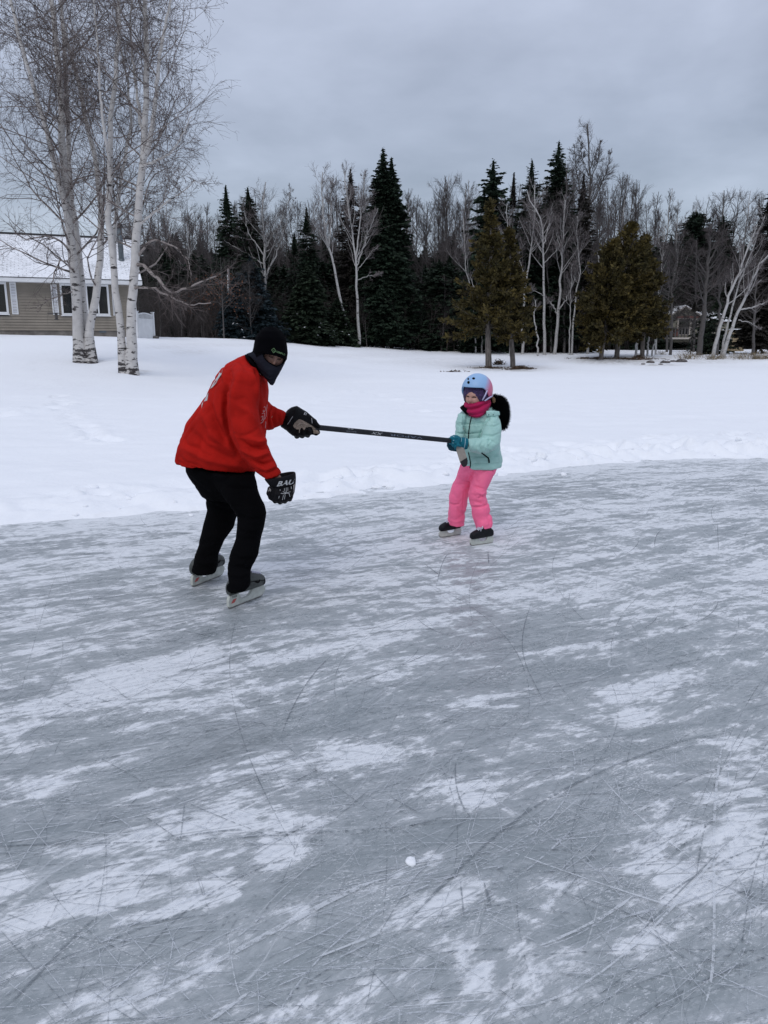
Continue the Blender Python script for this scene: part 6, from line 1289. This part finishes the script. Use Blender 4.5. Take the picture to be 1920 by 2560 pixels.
raised(bg, [(732, 1064), (736, 1057), (743, 1050), (748, 1047), (757, 1050), (768, 1056), (780, 1063), (790, 1071), (800, 1081), (798, 1085), (784, 1085), (782, 1076), (778, 1068), (766, 1069), (760, 1076), (754, 1070), (750, 1075), (741, 1074), (735, 1070)], 'palm', M_TAN, go2)
mb = MB(); surf_line(mb, bg, [(743, 1064), (750, 1058), (760, 1058), (768, 1062)], .0025, 5, 4, .005); surf_line(mb, bg, [(749, 1072), (748, 1082)], .002, 5, 4, .004); surf_line(mb, bg, [(752, 1062), (758, 1070), (763, 1066)], .0022, 5, 4, .005); link('palm_creases', mb.mesh('palm_creases'), mat('tan_light', (.34, .28, .23), .8), go2)
mb = MB(); surf_line(mb, bg, [(719, 1061), (725, 1052), (732, 1041)], .0014, 4, 5, .002); surf_line(mb, bg, [(760, 1037), (763, 1031)], .003, 5, 3, .001); surf_line(mb, bg, [(764, 1038), (767, 1032)], .002, 5, 3, .001); surf_line(mb, bg, [(779, 1045), (780.5, 1058)], .002, 5, 4, .001); link('lettering', mb.mesh('lettering'), M_WMK, go2)

# ======== the stick ========
st = thing('hockey_stick', SA, 'black hockey stick held level between the two skaters, its taped blade hanging at the girl', 'hockey stick')
M_STK = mat('stick_black', (.008, .009, .013), .4, .3, 40, spec=.35); ax0 = unit(SB - SA); yv = unit(np.cross(ax0, HZ)); zv = np.cross(yv, ax0)
if yv[1] > 0: yv = -yv
mb = MB(); L_ = np.linalg.norm(SB - SA); mb.loft([(SA + ax0 * L_ * t, zv * .0172, yv * .0118, .55) for t in np.linspace(-.01, 1, 24)], 20); link('shaft', mb.mesh('shaft', True), M_STK, st)
def stick_text(s, px0, px1, hfrac, mt, vc=0., name='lettering', shear=0, bold=0):
    def tt(px):   # parameter along the shaft at an image column
        best = min(np.linspace(0, 1, 800), key=lambda t: abs(proj(SA + ax0 * L_ * t)[0] - px)); return best * L_
    a, b = tt(px0), tt(px1); V, f = text2d(s, shear, bold); mb = MB()   # upside down: reads towards the man
    mb.add(np.array([SA + ax0 * (b + (a - b) * u) + yv * .0126 + zv * (.0165 * (vc + hfrac * (.5 - v) * 2)) for u, v in V]), f); link(name, mb.mesh(name), mt, st)
stick_text('VAPOR', 972, 1053, .42, mat('steel_print', (.17, .20, .27), .4), -.05, bold=-.012); stick_text('XX', 925, 954, .48, M_WMK, -.05, shear=.3); stick_text('BAUER', 862, 888, .26, mat('dim_print', (.15, .16, .19), .5), -.25); stick_text('--', 866, 880, .12, M_WMK, .72)
mb = MB(); mb.loft([(SB - ax0 * .03, zv * .015, yv * .0105, .6), (U(1142, 1104, 5.53), zv * .015, yv * .0105, .7), (U(1147, 1110, 5.525), zv * .014 + ax0 * .006, yv * .010, .7), (U(1150, 1120, 5.52), ax0 * .022 + zv * .004, yv * .008, .7)], 16); link('hosel', mb.mesh('hosel', True), M_STK, st)
def plate(pts, Y, th, name, mt):
    mb = MB(); n = len(pts); F0 = np.array([U(x, y, Y) for x, y in pts]); B0 = F0 + np.array([.0, th, 0]); mb.add(np.concatenate([F0, B0]), [tuple(range(n)), tuple(2 * n - 1 - i for i in range(n))] + [(i, n + i, n + (i + 1) % n, (i + 1) % n) for i in range(n)]); return link(name, mb.mesh(name), mt, st)
plate([(1139, 1112), (1156, 1112), (1161, 1124), (1167.5, 1144), (1159, 1149), (1150, 1155), (1146, 1143), (1142, 1130)], 5.50, .010, 'blade', mat('beige_tape', (.30, .27, .24), .85, .1, 60))
plate([(1150, 1155), (1159, 1149), (1167.5, 1144), (1169.5, 1152), (1169, 1160), (1165, 1166), (1159.5, 1168), (1155, 1165)], 5.499, .012, 'blade_toe', mat('black_tape', (.012, .012, .015), .8))

# ======== the girl ========
gb = G(1168, 1348)
girl = thing('person', gb, 'girl on skates in a mint puffer jacket, pink snow pants and blue-pink helmet', 'person')
M_MINT = mat('mint_nylon', (.33, .56, .51), .5, .08, 6, bump=.35, bscale=45, sheen=.2); M_PINK = mat('pink_nylon', (.93, .145, .30), .55, .07, 6, bump=.3, bscale=55)
M_SCF = fabric('magenta_fleece', (.38, .013, .078)); M_FUR = mat('black_fur', (.003, .003, .004), .9, spec=.06); M_PURP = mat('purple_knit', (.075, .04, .13), .9, .3, 90, bump=1, bscale=180, col2=(.03, .018, .06)); M_TEAL = fabric('teal_glove', (.01, .135, .19)); M_TEALD = fabric('dark_teal', (.02, .07, .10))
mb = MB()
mb.sil([(1166, 1022, 1236, 1014, 5.76, .055), (1152, 1030, 1246, 1026, 5.76, .09), (1145, 1044, 1250, 1042, 5.76, .115), (1144, 1072, 1252, 1072, 5.76, .125), (1148, 1100, 1250, 1102, 5.76, .12), (1151, 1125, 1253, 1125, 5.76, .125), (1153, 1150, 1256, 1148, 5.76, .13), (1156, 1164, 1255, 1162, 5.76, .13), (1158, 1171, 1252, 1168, 5.76, .122)], 34)
mb.sil([(1212, 1030, 1246, 1036, 5.70, .06), (1207, 1052, 1252, 1056, 5.655, .065), (1203, 1075, 1254, 1080, 5.61, .068), (1203, 1095, 1252, 1106, 5.585, .066), (1205, 1110, 1240, 1124, 5.57, .06)], 22)
mb.sil([(1236, 1092, 1238, 1125, 5.575, .06), (1220, 1090, 1222, 1133, 5.56, .062), (1200, 1094, 1203, 1136, 5.55, .062), (1183, 1096, 1185, 1133, 5.54, .056), (1170, 1098, 1173, 1128, 5.535, .048)], 22)
mb.sil([(1146, 1034, 1168, 1034, 5.70, .055), (1140, 1055, 1163, 1056, 5.68, .055), (1137, 1076, 1161, 1080, 5.65, .055), (1136, 1090, 1158, 1098, 5.62, .05), (1137, 1100, 1156, 1108, 5.60, .045)], 20)
me = remesh(mb, .006, 6, 'jacket'); noisedisp(me, 9, .006, 6); noisedisp(me, 24, .0035, 7, (1, 1, 1.6)); ridged(me, 14, .007, 6, (.8, .8, 1.2))
qd = lambda y, x0=1142, x1=1256, s=0: ([(x0, y), ((x0 + x1) / 2, y + 3 + s), (x1, y + s)], -.010, 2.0)
folds(me, [qd(1058, 1145, 1206), qd(1082, 1142, 1203), qd(1142, 1176, 1256, -3), qd(1160, 1160, 1256, -2), ([(1185, 1118), (1195, 1125), (1205, 1135)], .004, 4), ([(1224, 1044), (1212, 1058), (1203, 1078), (1199, 1095)], -.014, 2.4), ([(1250, 1060), (1236, 1066), (1214, 1064)], -.009, 2.2), ([(1252, 1082), (1232, 1090), (1208, 1088)], -.009, 2.2),
           ([(1240, 1108), (1226, 1100), (1206, 1098)], -.008, 2), ([(1224, 1094), (1220, 1110), (1224, 1130)], -.010, 2), ([(1208, 1100), (1200, 1115), (1204, 1132)], -.010, 2), ([(1192, 1100), (1188, 1112), (1190, 1130)], -.008, 1.8), ([(1230, 1100), (1215, 1116), (1212, 1134)], .006, 2.5), ([(1178, 1102), (1180, 1115), (1176, 1126)], .006, 2),
           ([(1158, 1036), (1160, 1060), (1162, 1085)], -.010, 2.4), ([(1140, 1060), (1150, 1064), (1160, 1060)], -.007, 2), ([(1138, 1080), (1148, 1084), (1160, 1082)], -.007, 2), ([(1183, 1046), (1192, 1070), (1200, 1085)], .005, 3), ([(1165, 1050), (1168, 1075), (1163, 1090)], .005, 3), ([(1218, 1140), (1235, 1146), (1254, 1142)], .005, 3), ([(1205, 1110), (1215, 1120), (1230, 1124)], .005, 3)])
jk = link('jacket', me, M_MINT, girl); bk = bvh_of(me)
mb = MB(); surf_line(mb, bk, [(1179, 1040), (1175, 1058), (1172, 1078), (1171, 1096)], .0035, 6, 5, .002); surf_line(mb, bk, [(1171, 1131), (1174, 1145), (1176.5, 1158), (1175, 1170)], .0035, 6, 5, .002); link('zip', mb.mesh('zip', True), M_FUR, jk)
mb = MB(); surf_line(mb, bk, [(1204, 1132), (1213, 1139), (1221, 1145), (1222, 1150)], .005, 6, 5, .002); surf_line(mb, bk, [(1222, 1148), (1223, 1157)], .006, 6, 3, .003); link('pocket_zip', mb.mesh('pocket_zip', True), M_FUR, jk)
tb = MB(); tb.sil([(1215, 1027, 1216, 1041, 5.63, .012), (1232, 1026, 1234, 1042, 5.63, .016), (1248, 1028, 1250, 1038, 5.66, .012)], 16, .7); to = link('shoulder_tab', remesh(tb, .004, 3, 'shoulder_tab'), M_MINT, jk)
mb = MB(); bt = bvh_of(to.data)
for x in (1222, 1233):
    q = hit(bt, x, 1037, .001); mb = MB()
    if q is not None: ball(mb, q, .0035, 8); link('stud', mb.mesh('stud'), M_FUR, jk)
# hood with fur
hb = MB(); hb.sil([(1228, 996, 1244, 994, 5.83, .05), (1222, 1002, 1256, 1000, 5.82, .08), (1218, 1012, 1263, 1010, 5.81, .09), (1217, 1022, 1265, 1022, 5.80, .09), (1228, 1030, 1266, 1036, 5.80, .075), (1244, 1040, 1265, 1048, 5.80, .055), (1249, 1056, 1262, 1060, 5.80, .04), (1253, 1066, 1258, 1068, 5.80, .025)], 26)
me = remesh(hb, .006, 5, 'fur_hood'); noisedisp(me, 18, .006, 2); ho = link('hood', me, M_FUR, girl)
def fur(me, n, l, seed, name, par, m):
    rg = np.random.RandomState(seed); V = mcos(me); Nn = mnor(me); i = rg.randint(len(V), size=n); p = V[i]; d = unit(Nn[i] + rg.randn(n, 3) * .35 + np.array([.25, 0, -.35])); k = 3; P = np.zeros((n, k, 3)); P[:, 0] = p
    ll = l * (.5 + rg.rand(n)); 
    for q in range(1, k): P[:, q] = P[:, q - 1] + d * (ll / (k - 1))[:, None]; d = unit(d + np.array([0, 0, -.3]))
    t = TB(); t.tubes(P, np.array([.0012, .0009, .0003])[None] * np.ones((n, 1)), 3); link(name, t.mesh(name), m, par)
fur(me, 12000, .028, 3, 'fur', ho, M_FUR)
tb = MB(); tb.sil([(1149, 1019, 1162, 1010, 5.72, .03), (1155, 1027, 1172, 1022, 5.69, .04), (1166, 1036, 1182, 1034, 5.66, .03)], 16); link('collar_lining', remesh(tb, .005, 3, 'collar_lining'), M_FUR, jk)
# scarf
mb = MB(); mb.sil([(1161, 1005, 1226, 999, 5.725, .078), (1158, 1013, 1228, 1006, 5.72, .09), (1157, 1021, 1226, 1014, 5.715, .095), (1162, 1031, 1219, 1026, 5.70, .095), (1172, 1039, 1210, 1036, 5.69, .085), (1181, 1043, 1202, 1042, 5.68, .06)], 30)
me = remesh(mb, .005, 5, 'scarf'); noisedisp(me, 14, .004, 5)
folds(me, [([(1160, 1021), (1176, 1023), (1195, 1019), (1215, 1008), (1226, 1003)], -.016, 2.2), ([(1160, 1016), (1176, 1017), (1195, 1013), (1212, 1004)], .010, 3), ([(1163, 1028), (1180, 1031), (1205, 1024), (1222, 1012)], .009, 4), ([(1175, 1036), (1190, 1038), (1210, 1030)], -.006, 2), ([(1165, 1007), (1180, 1010), (1200, 1006)], .006, 2)])
CUTS = [(1150, 990), (1160, 1000), (1166, 1007), (1176, 1009), (1186, 1008), (1196, 1004), (1210, 1000), (1230, 996), (1230, 980), (1150, 980)]
cut_open(me, CUTS, 5.72); link('scarf', me, M_SCF, girl)
# head
GC = U(1188, 992.5, 5.715); gf = np.array([-.54, -.84, -.10]); hV, hF, (gff, gfu, gfr) = face_mesh(GC, gf, (0.05, -.05, 1), .070, .080, .086, 1)
hm = bpy.data.meshes.new('h'); hm.from_pydata([tuple(v) for v in hV], [], hF); bh = bvh_of(hm)
body_of(girl, [([U(1198, 1165, 5.76), U(1198, 1100, 5.76), U(1198, 1045, 5.76)], [.09, .085, .085]), ([U(1197, 1045, 5.76), U(1194, 1015, 5.75)], [.04, .038]), ([U(1228, 1048, 5.68), U(1226, 1108, 5.58), U(1150, 1110, 5.54), U(1132, 1106, 5.53)], [.03, .026, .02, .02]),
               ([U(1160, 1046, 5.72), U(1151, 1085, 5.66), U(1140, 1106, 5.6)], [.02, .02, .018]), ([U(1210, 1180, 5.72), U(1192, 1235, 5.66), U(1210, 1305, 5.64)], [.05, .04, .025]), ([U(1175, 1180, 5.78), U(1148, 1240, 5.81), U(1141, 1296, 5.83)], [.05, .04, .025])], hV, hF, M_SKG, .01)
gp = lambda x, z, off=.001: fpt(x, z, off, .070, .080, .086, GC, gfr, gff, gfu, bh)
mb = MB()
for s_ in (-1, 1): mb.tube([gp(s_ * (.36 + t * .21), .12 + .045 * (1 - t * t)) for t in np.linspace(-1, 1, 8)], [.0012, .0026, .0034, .0038, .0038, .0034, .0028, .0012], 6)
link('eyelashes', mb.mesh('eyelashes'), M_DARK, girl)
mb = MB(); mb.tube([gp(t * .34, -.50 + .10 * t * t) for t in np.linspace(-1, 1, 10)], [.001] + [.0038] * 8 + [.001], 6); link('mouth', mb.mesh('mouth'), mat('mouth_dark', (.10, .02, .02), .5), girl)
mb = MB(); mb.tube([gp(t * .25, -.485 + .10 * t * t, .0022) for t in np.linspace(-1, 1, 8)], .0024, 6); link('teeth', mb.mesh('teeth'), M_TEETH, girl)
# knitted hat under the helmet
mb = MB(); mb.sil([(1168, 948, 1216, 948, 5.74, .06), (1162, 960, 1222, 960, 5.735, .082), (1161, 972, 1225, 972, 5.735, .092), (1158, 984, 1226, 984, 5.73, .094), (1158, 990, 1226, 990, 5.73, .096), (1160, 1002, 1222, 1000, 5.73, .088), (1170, 1012, 1212, 1010, 5.73, .06)], 28)
me = remesh(mb, .004, 4, 'knit_hat'); noisedisp(me, 60, .002, 5)
GO = [(1164, 989), (1167, 986), (1172, 983.5), (1180, 985), (1187, 987.5), (1192, 991), (1196, 998), (1199, 1003), (1199, 1016), (1160, 1016), (1162, 1000)]
cut_open(me, GO, 5.72); link('knit_hat', me, M_PURP, girl)
# helmet
def helmet():
    HCn = U(1193, 975, 5.735); f = unit(np.array([-.50, -.86, 0.])); up = unit(np.array([.02, -.02, 1.])); r = np.cross(f, up); a_, b_, c_ = .114, .122, .122
    nu, nv = 72, 30; V = []; att = []
    for i in range(nv + 1):
        for j in range(nu):
            th = 2 * math.pi * j / nu; ad = abs(((th + math.pi) % (2 * math.pi)) - math.pi)     # 0 front .. pi back
            lim = 78 + 44 * float(sstep(.75, 1.75, np.array(ad))) - 12 * math.exp(-((ad - 2.05) / .22) ** 2); ph = math.radians(lim) * i / nv
            q = f * math.sin(ph) * math.cos(th) * b_ + r * math.sin(ph) * math.sin(th) * a_ + up * math.cos(ph) * c_; V.append(HCn + q)
    F_ = [(i * nu + j, i * nu + (j + 1) % nu, (i + 1) * nu + (j + 1) % nu, (i + 1) * nu + j) for i in range(nv) for j in range(nu)]
    mb = MB(); mb.add(np.array(V), F_); me = evaluated(mb.mesh('helmet', True), [('SOLIDIFY', dict(thickness=.016, offset=-1))], 'helmet'); me.polygons.foreach_set('use_smooth', [True] * len(me.polygons))
    m = bpy.data.materials.new('helmet_shell'); m.use_nodes = True; t = m.node_tree; L = t.links.new; b = t.nodes['Principled BSDF']; b.inputs['Roughness'].default_value = .45
    g = N(t, 'ShaderNodeNewGeometry'); vm = N(t, 'ShaderNodeVectorMath', operation='DOT_PRODUCT'); L(g.outputs['Position'], vm.inputs[0]); dr = unit(np.array([.75, .35, -.55])); vm.inputs[1].default_value = tuple(dr)
    c0 = float(HCn @ dr); mr = N(t, 'ShaderNodeMapRange'); L(vm.outputs['Value'], mr.inputs[0]); mr.inputs[1].default_value = c0 - .026; mr.inputs[2].default_value = c0 + .026
    mx = N(t, 'ShaderNodeMix', data_type='RGBA'); L(mr.outputs[0], mx.inputs[0]); mx.inputs[6].default_value = (.27, .45, .70, 1); mx.inputs[7].default_value = (.62, .15, .26, 1); L(mx.outputs[2], b.inputs['Base Color'])
    h = link('helmet', me, m, girl); bv = bvh_of(me)
    mb = MB()
    for px, py, rx, ry in [(1170.5, 947, 2.2, 3.0), (1184, 946, 3.9, 2.9), (1171.2, 956, 3.4, 3.8)]: surf_poly(mb, bv, [(px + rx * math.cos(a), py + ry * math.sin(a)) for a in np.linspace(0, 6.283, 14)[:-1]], .001)
    link('vent_hole', mb.mesh('vent_hole'), M_FUR, h)
    pd = MB(); pd.ell(HCn - up * .002, np.array([f, r, up]), (.114, .106, .108), 24, 14); me2 = pd.mesh('padding', True); bm = bmesh.new(); bm.from_mesh(me2)
    bmesh.ops.delete(bm, geom=[v for v in bm.verts if (np.array(v.co) - HCn) @ up < -.020 + .022 * ((np.array(v.co) - HCn) @ f > .0)], context='VERTS'); bm.to_mesh(me2); bm.free(); link('padding', me2, M_FUR, h)
    mb = MB(); P0 = U(1217, 978, 5.63); 
    mb.tube([U(1218, 976, 5.635), U(1213, 988, 5.625), U(1206, 1001, 5.625)], .0055, 6); mb.tube([U(1231, 990, 5.68), U(1222, 995, 5.65), U(1212, 1002, 5.63)], .0055, 6); link('strap', mb.mesh('strap', True), mat('strap_lilac', (.48, .46, .66), .7), h)
    mb = MB(); q = hit(bv, 1218, 972.5, .001); ball(mb, q, .004, 8); link('rivet', mb.mesh('rivet'), M_WMK, h)
helmet()
tb = MB(); rg = np.random.RandomState(2)
for i in range(40):
    x, y = 1228 + rg.rand() * 6, 992 + rg.rand() * 5; mbp = [U(x, y, 5.70), U(x + 2 + rg.rand() * 3, y + 4, 5.69), U(x + 1 + rg.rand() * 6, y + 8 + rg.rand() * 4, 5.68)]; tb.tube(mbp, .0015, 4)
link('hair', tb.mesh('hair'), mat('blond_hair', (.16, .10, .05), .6), girl)
# snow pants
mb = MB(); mb.sil([(1152, 1160, 1244, 1158, 5.76, .115), (1148, 1172, 1242, 1170, 5.76, .11), (1143, 1186, 1238, 1184, 5.76, .10), (1150, 1200, 1222, 1198, 5.76, .07)], 28)
mb.sil([(1148, 1174, 1195, 1180, 5.79, .085), (1138, 1198, 1186, 1204, 5.80, .082), (1129, 1218, 1178, 1222, 5.81, .08), (1122, 1242, 1170, 1246, 5.82, .078), (1120, 1270, 1167, 1272, 5.825, .075), (1119, 1294, 1163, 1298, 5.83, .072), (1119, 1308, 1162, 1312, 5.83, .07), (1122, 1312, 1158, 1315, 5.83, .066)], 24)
mb.sil([(1184, 1174, 1242, 1172, 5.72, .085), (1177, 1202, 1229, 1198, 5.69, .082), (1170, 1230, 1216, 1226, 5.66, .078), (1170, 1246, 1217, 1240, 5.655, .076), (1174, 1266, 1223, 1260, 5.65, .074), (1180, 1290, 1229, 1284, 5.645, .07), (1187, 1312, 1232, 1306, 5.64, .068), (1191, 1325, 1230, 1317, 5.64, .064)], 24)
me = remesh(mb, .006, 6, 'snow_pants'); noisedisp(me, 11, .006, 3); noisedisp(me, 30, .0025, 9); ridged(me, 9, .010, 4, (.7, .7, 1.2)); ridged(me, 14, .006, 5)
folds(me, [([(1182, 1214), (1196, 1218), (1212, 1222)], -.010, 2), ([(1190, 1228), (1205, 1236), (1214, 1230)], .009, 3), ([(1195, 1246), (1208, 1240), (1216, 1236)], -.009, 2), ([(1176, 1268), (1195, 1268), (1218, 1264)], -.009, 2.2), ([(1186, 1262), (1200, 1262), (1215, 1258)], .007, 3), ([(1188, 1318), (1205, 1322), (1228, 1312)], -.005, 1.4),
           ([(1124, 1258), (1135, 1262), (1150, 1260)], -.007, 2), ([(1160, 1228), (1158, 1260), (1156, 1305)], -.006, 1.5), ([(1130, 1212), (1145, 1210), (1160, 1212)], -.004, 1.6), ([(1186, 1178), (1178, 1190), (1175, 1205)], -.014, 3), ([(1207, 1232), (1211, 1262), (1215, 1310)], -.004, 1.2), ([(1165, 1176), (1180, 1178), (1195, 1174)], -.007, 2), ([(1122, 1300), (1140, 1306), (1160, 1300)], .004, 2)])
pn = link('snow_pants', me, M_PINK, girl); bp_ = bvh_of(me); mb = MB(); surf_line(mb, bp_, [(1229, 1172), (1231, 1179)], .0015, 4, 3); surf_line(mb, bp_, [(1232, 1172), (1233.5, 1179)], .0015, 4, 3)
if mb.v: link('pocket_trim', mb.mesh('pocket_trim'), M_FUR, pn)
skate(girl, (1232, 1357), (1178, 1365), .20, 1); skate(girl, (1154, 1336), (1098, 1345), .20, 1)
# girl's gloves round the stick heel
gl = MB(); gl.sil([(1152, 1093, 1150, 1120, 5.535, .030), (1144, 1088, 1144, 1121, 5.53, .034), (1134, 1087, 1138, 1119, 5.52, .034), (1125, 1091, 1130, 1114, 5.515, .030)], 20)
for i in range(4):
    x, y = 1122 + i * 5.5, 1096 + i * 6.0
    finger(gl, [U(x + 14, y + 1, 5.50), U(x + 6, y - 1, 5.485), U(x - 2 + i * .6, y + 2, 5.49), U(x - 3 + i, y + 7, 5.515), U(x + 3 + i, y + 9, 5.53)], .0105)
finger(gl, [U(1142, 1096, 5.50), U(1134, 1094, 5.49), U(1125, 1097, 5.49), U(1118, 1101, 5.50)], .011)
me = remesh(gl, .0036, 3, 'glove'); g1 = link('glove', me, M_TEAL, girl, label='teal glove nearer the camera with a white-lined cuff'); bg = bvh_of(me)
cf = MB(); cf.sil([(1151, 1094, 1149, 1119, 5.53, .036), (1157, 1093, 1154, 1122, 5.53, .042), (1166, 1095, 1163, 1124, 5.535, .044), (1171, 1097, 1168, 1123, 5.54, .04)], 22); me = remesh(cf, .004, 3, 'cuff'); link('cuff', me, M_TEAL, g1); bc = bvh_of(me)
mb = MB(); surf_line(mb, bc, [(1163.5, 1096), (1163, 1108), (1160.5, 1121)], .0016, 5); surf_line(mb, bc, [(1154, 1096), (1153, 1104)], .0012, 5); surf_line(mb, bg, [(1128, 1090), (1133, 1090), (1136, 1093)], .0014, 5)
for x, y in [(1134, 1101.5), (1132.5, 1107.5)]:
    q = hit(bg, x, y, .001)
    if q is not None: ball(mb, q, .003, 8)
link('piping', mb.mesh('piping'), mat('pale_piping', (.45, .62, .68), .6), g1)
gl = MB(); gl.sil([(1120, 1106, 1150, 1102, 5.575, .032), (1121, 1116, 1150, 1114, 5.57, .034), (1127, 1124, 1148, 1123, 5.565, .030)], 20)
for i in range(4):
    x = 1124 + i * 6.2; finger(gl, [U(x - 3, 1106 + i * 3.0, 5.545), U(x - 4 + i, 1114 + i * 2.6, 5.535), U(x + i, 1122 + i * 1.8, 5.535), U(x + 5, 1125 + i * .8, 5.55)], .0105)
finger(gl, [U(1140, 1104, 5.58), U(1128, 1103, 5.56), U(1118, 1103, 5.55)], .011)
g2 = link('glove', remesh(gl, .0036, 3, 'glove'), M_TEALD, girl, label='far teal glove mostly hidden behind the near one')
cf = MB(); cf.sil([(1135, 1092, 1157, 1100, 5.60, .04), (1134, 1103, 1154, 1110, 5.585, .036)], 18); link('cuff', remesh(cf, .005, 3, 'cuff'), M_TEALD, g2)
for o in bpy.data.objects:
    if '_abs' in o: del o['_abs']
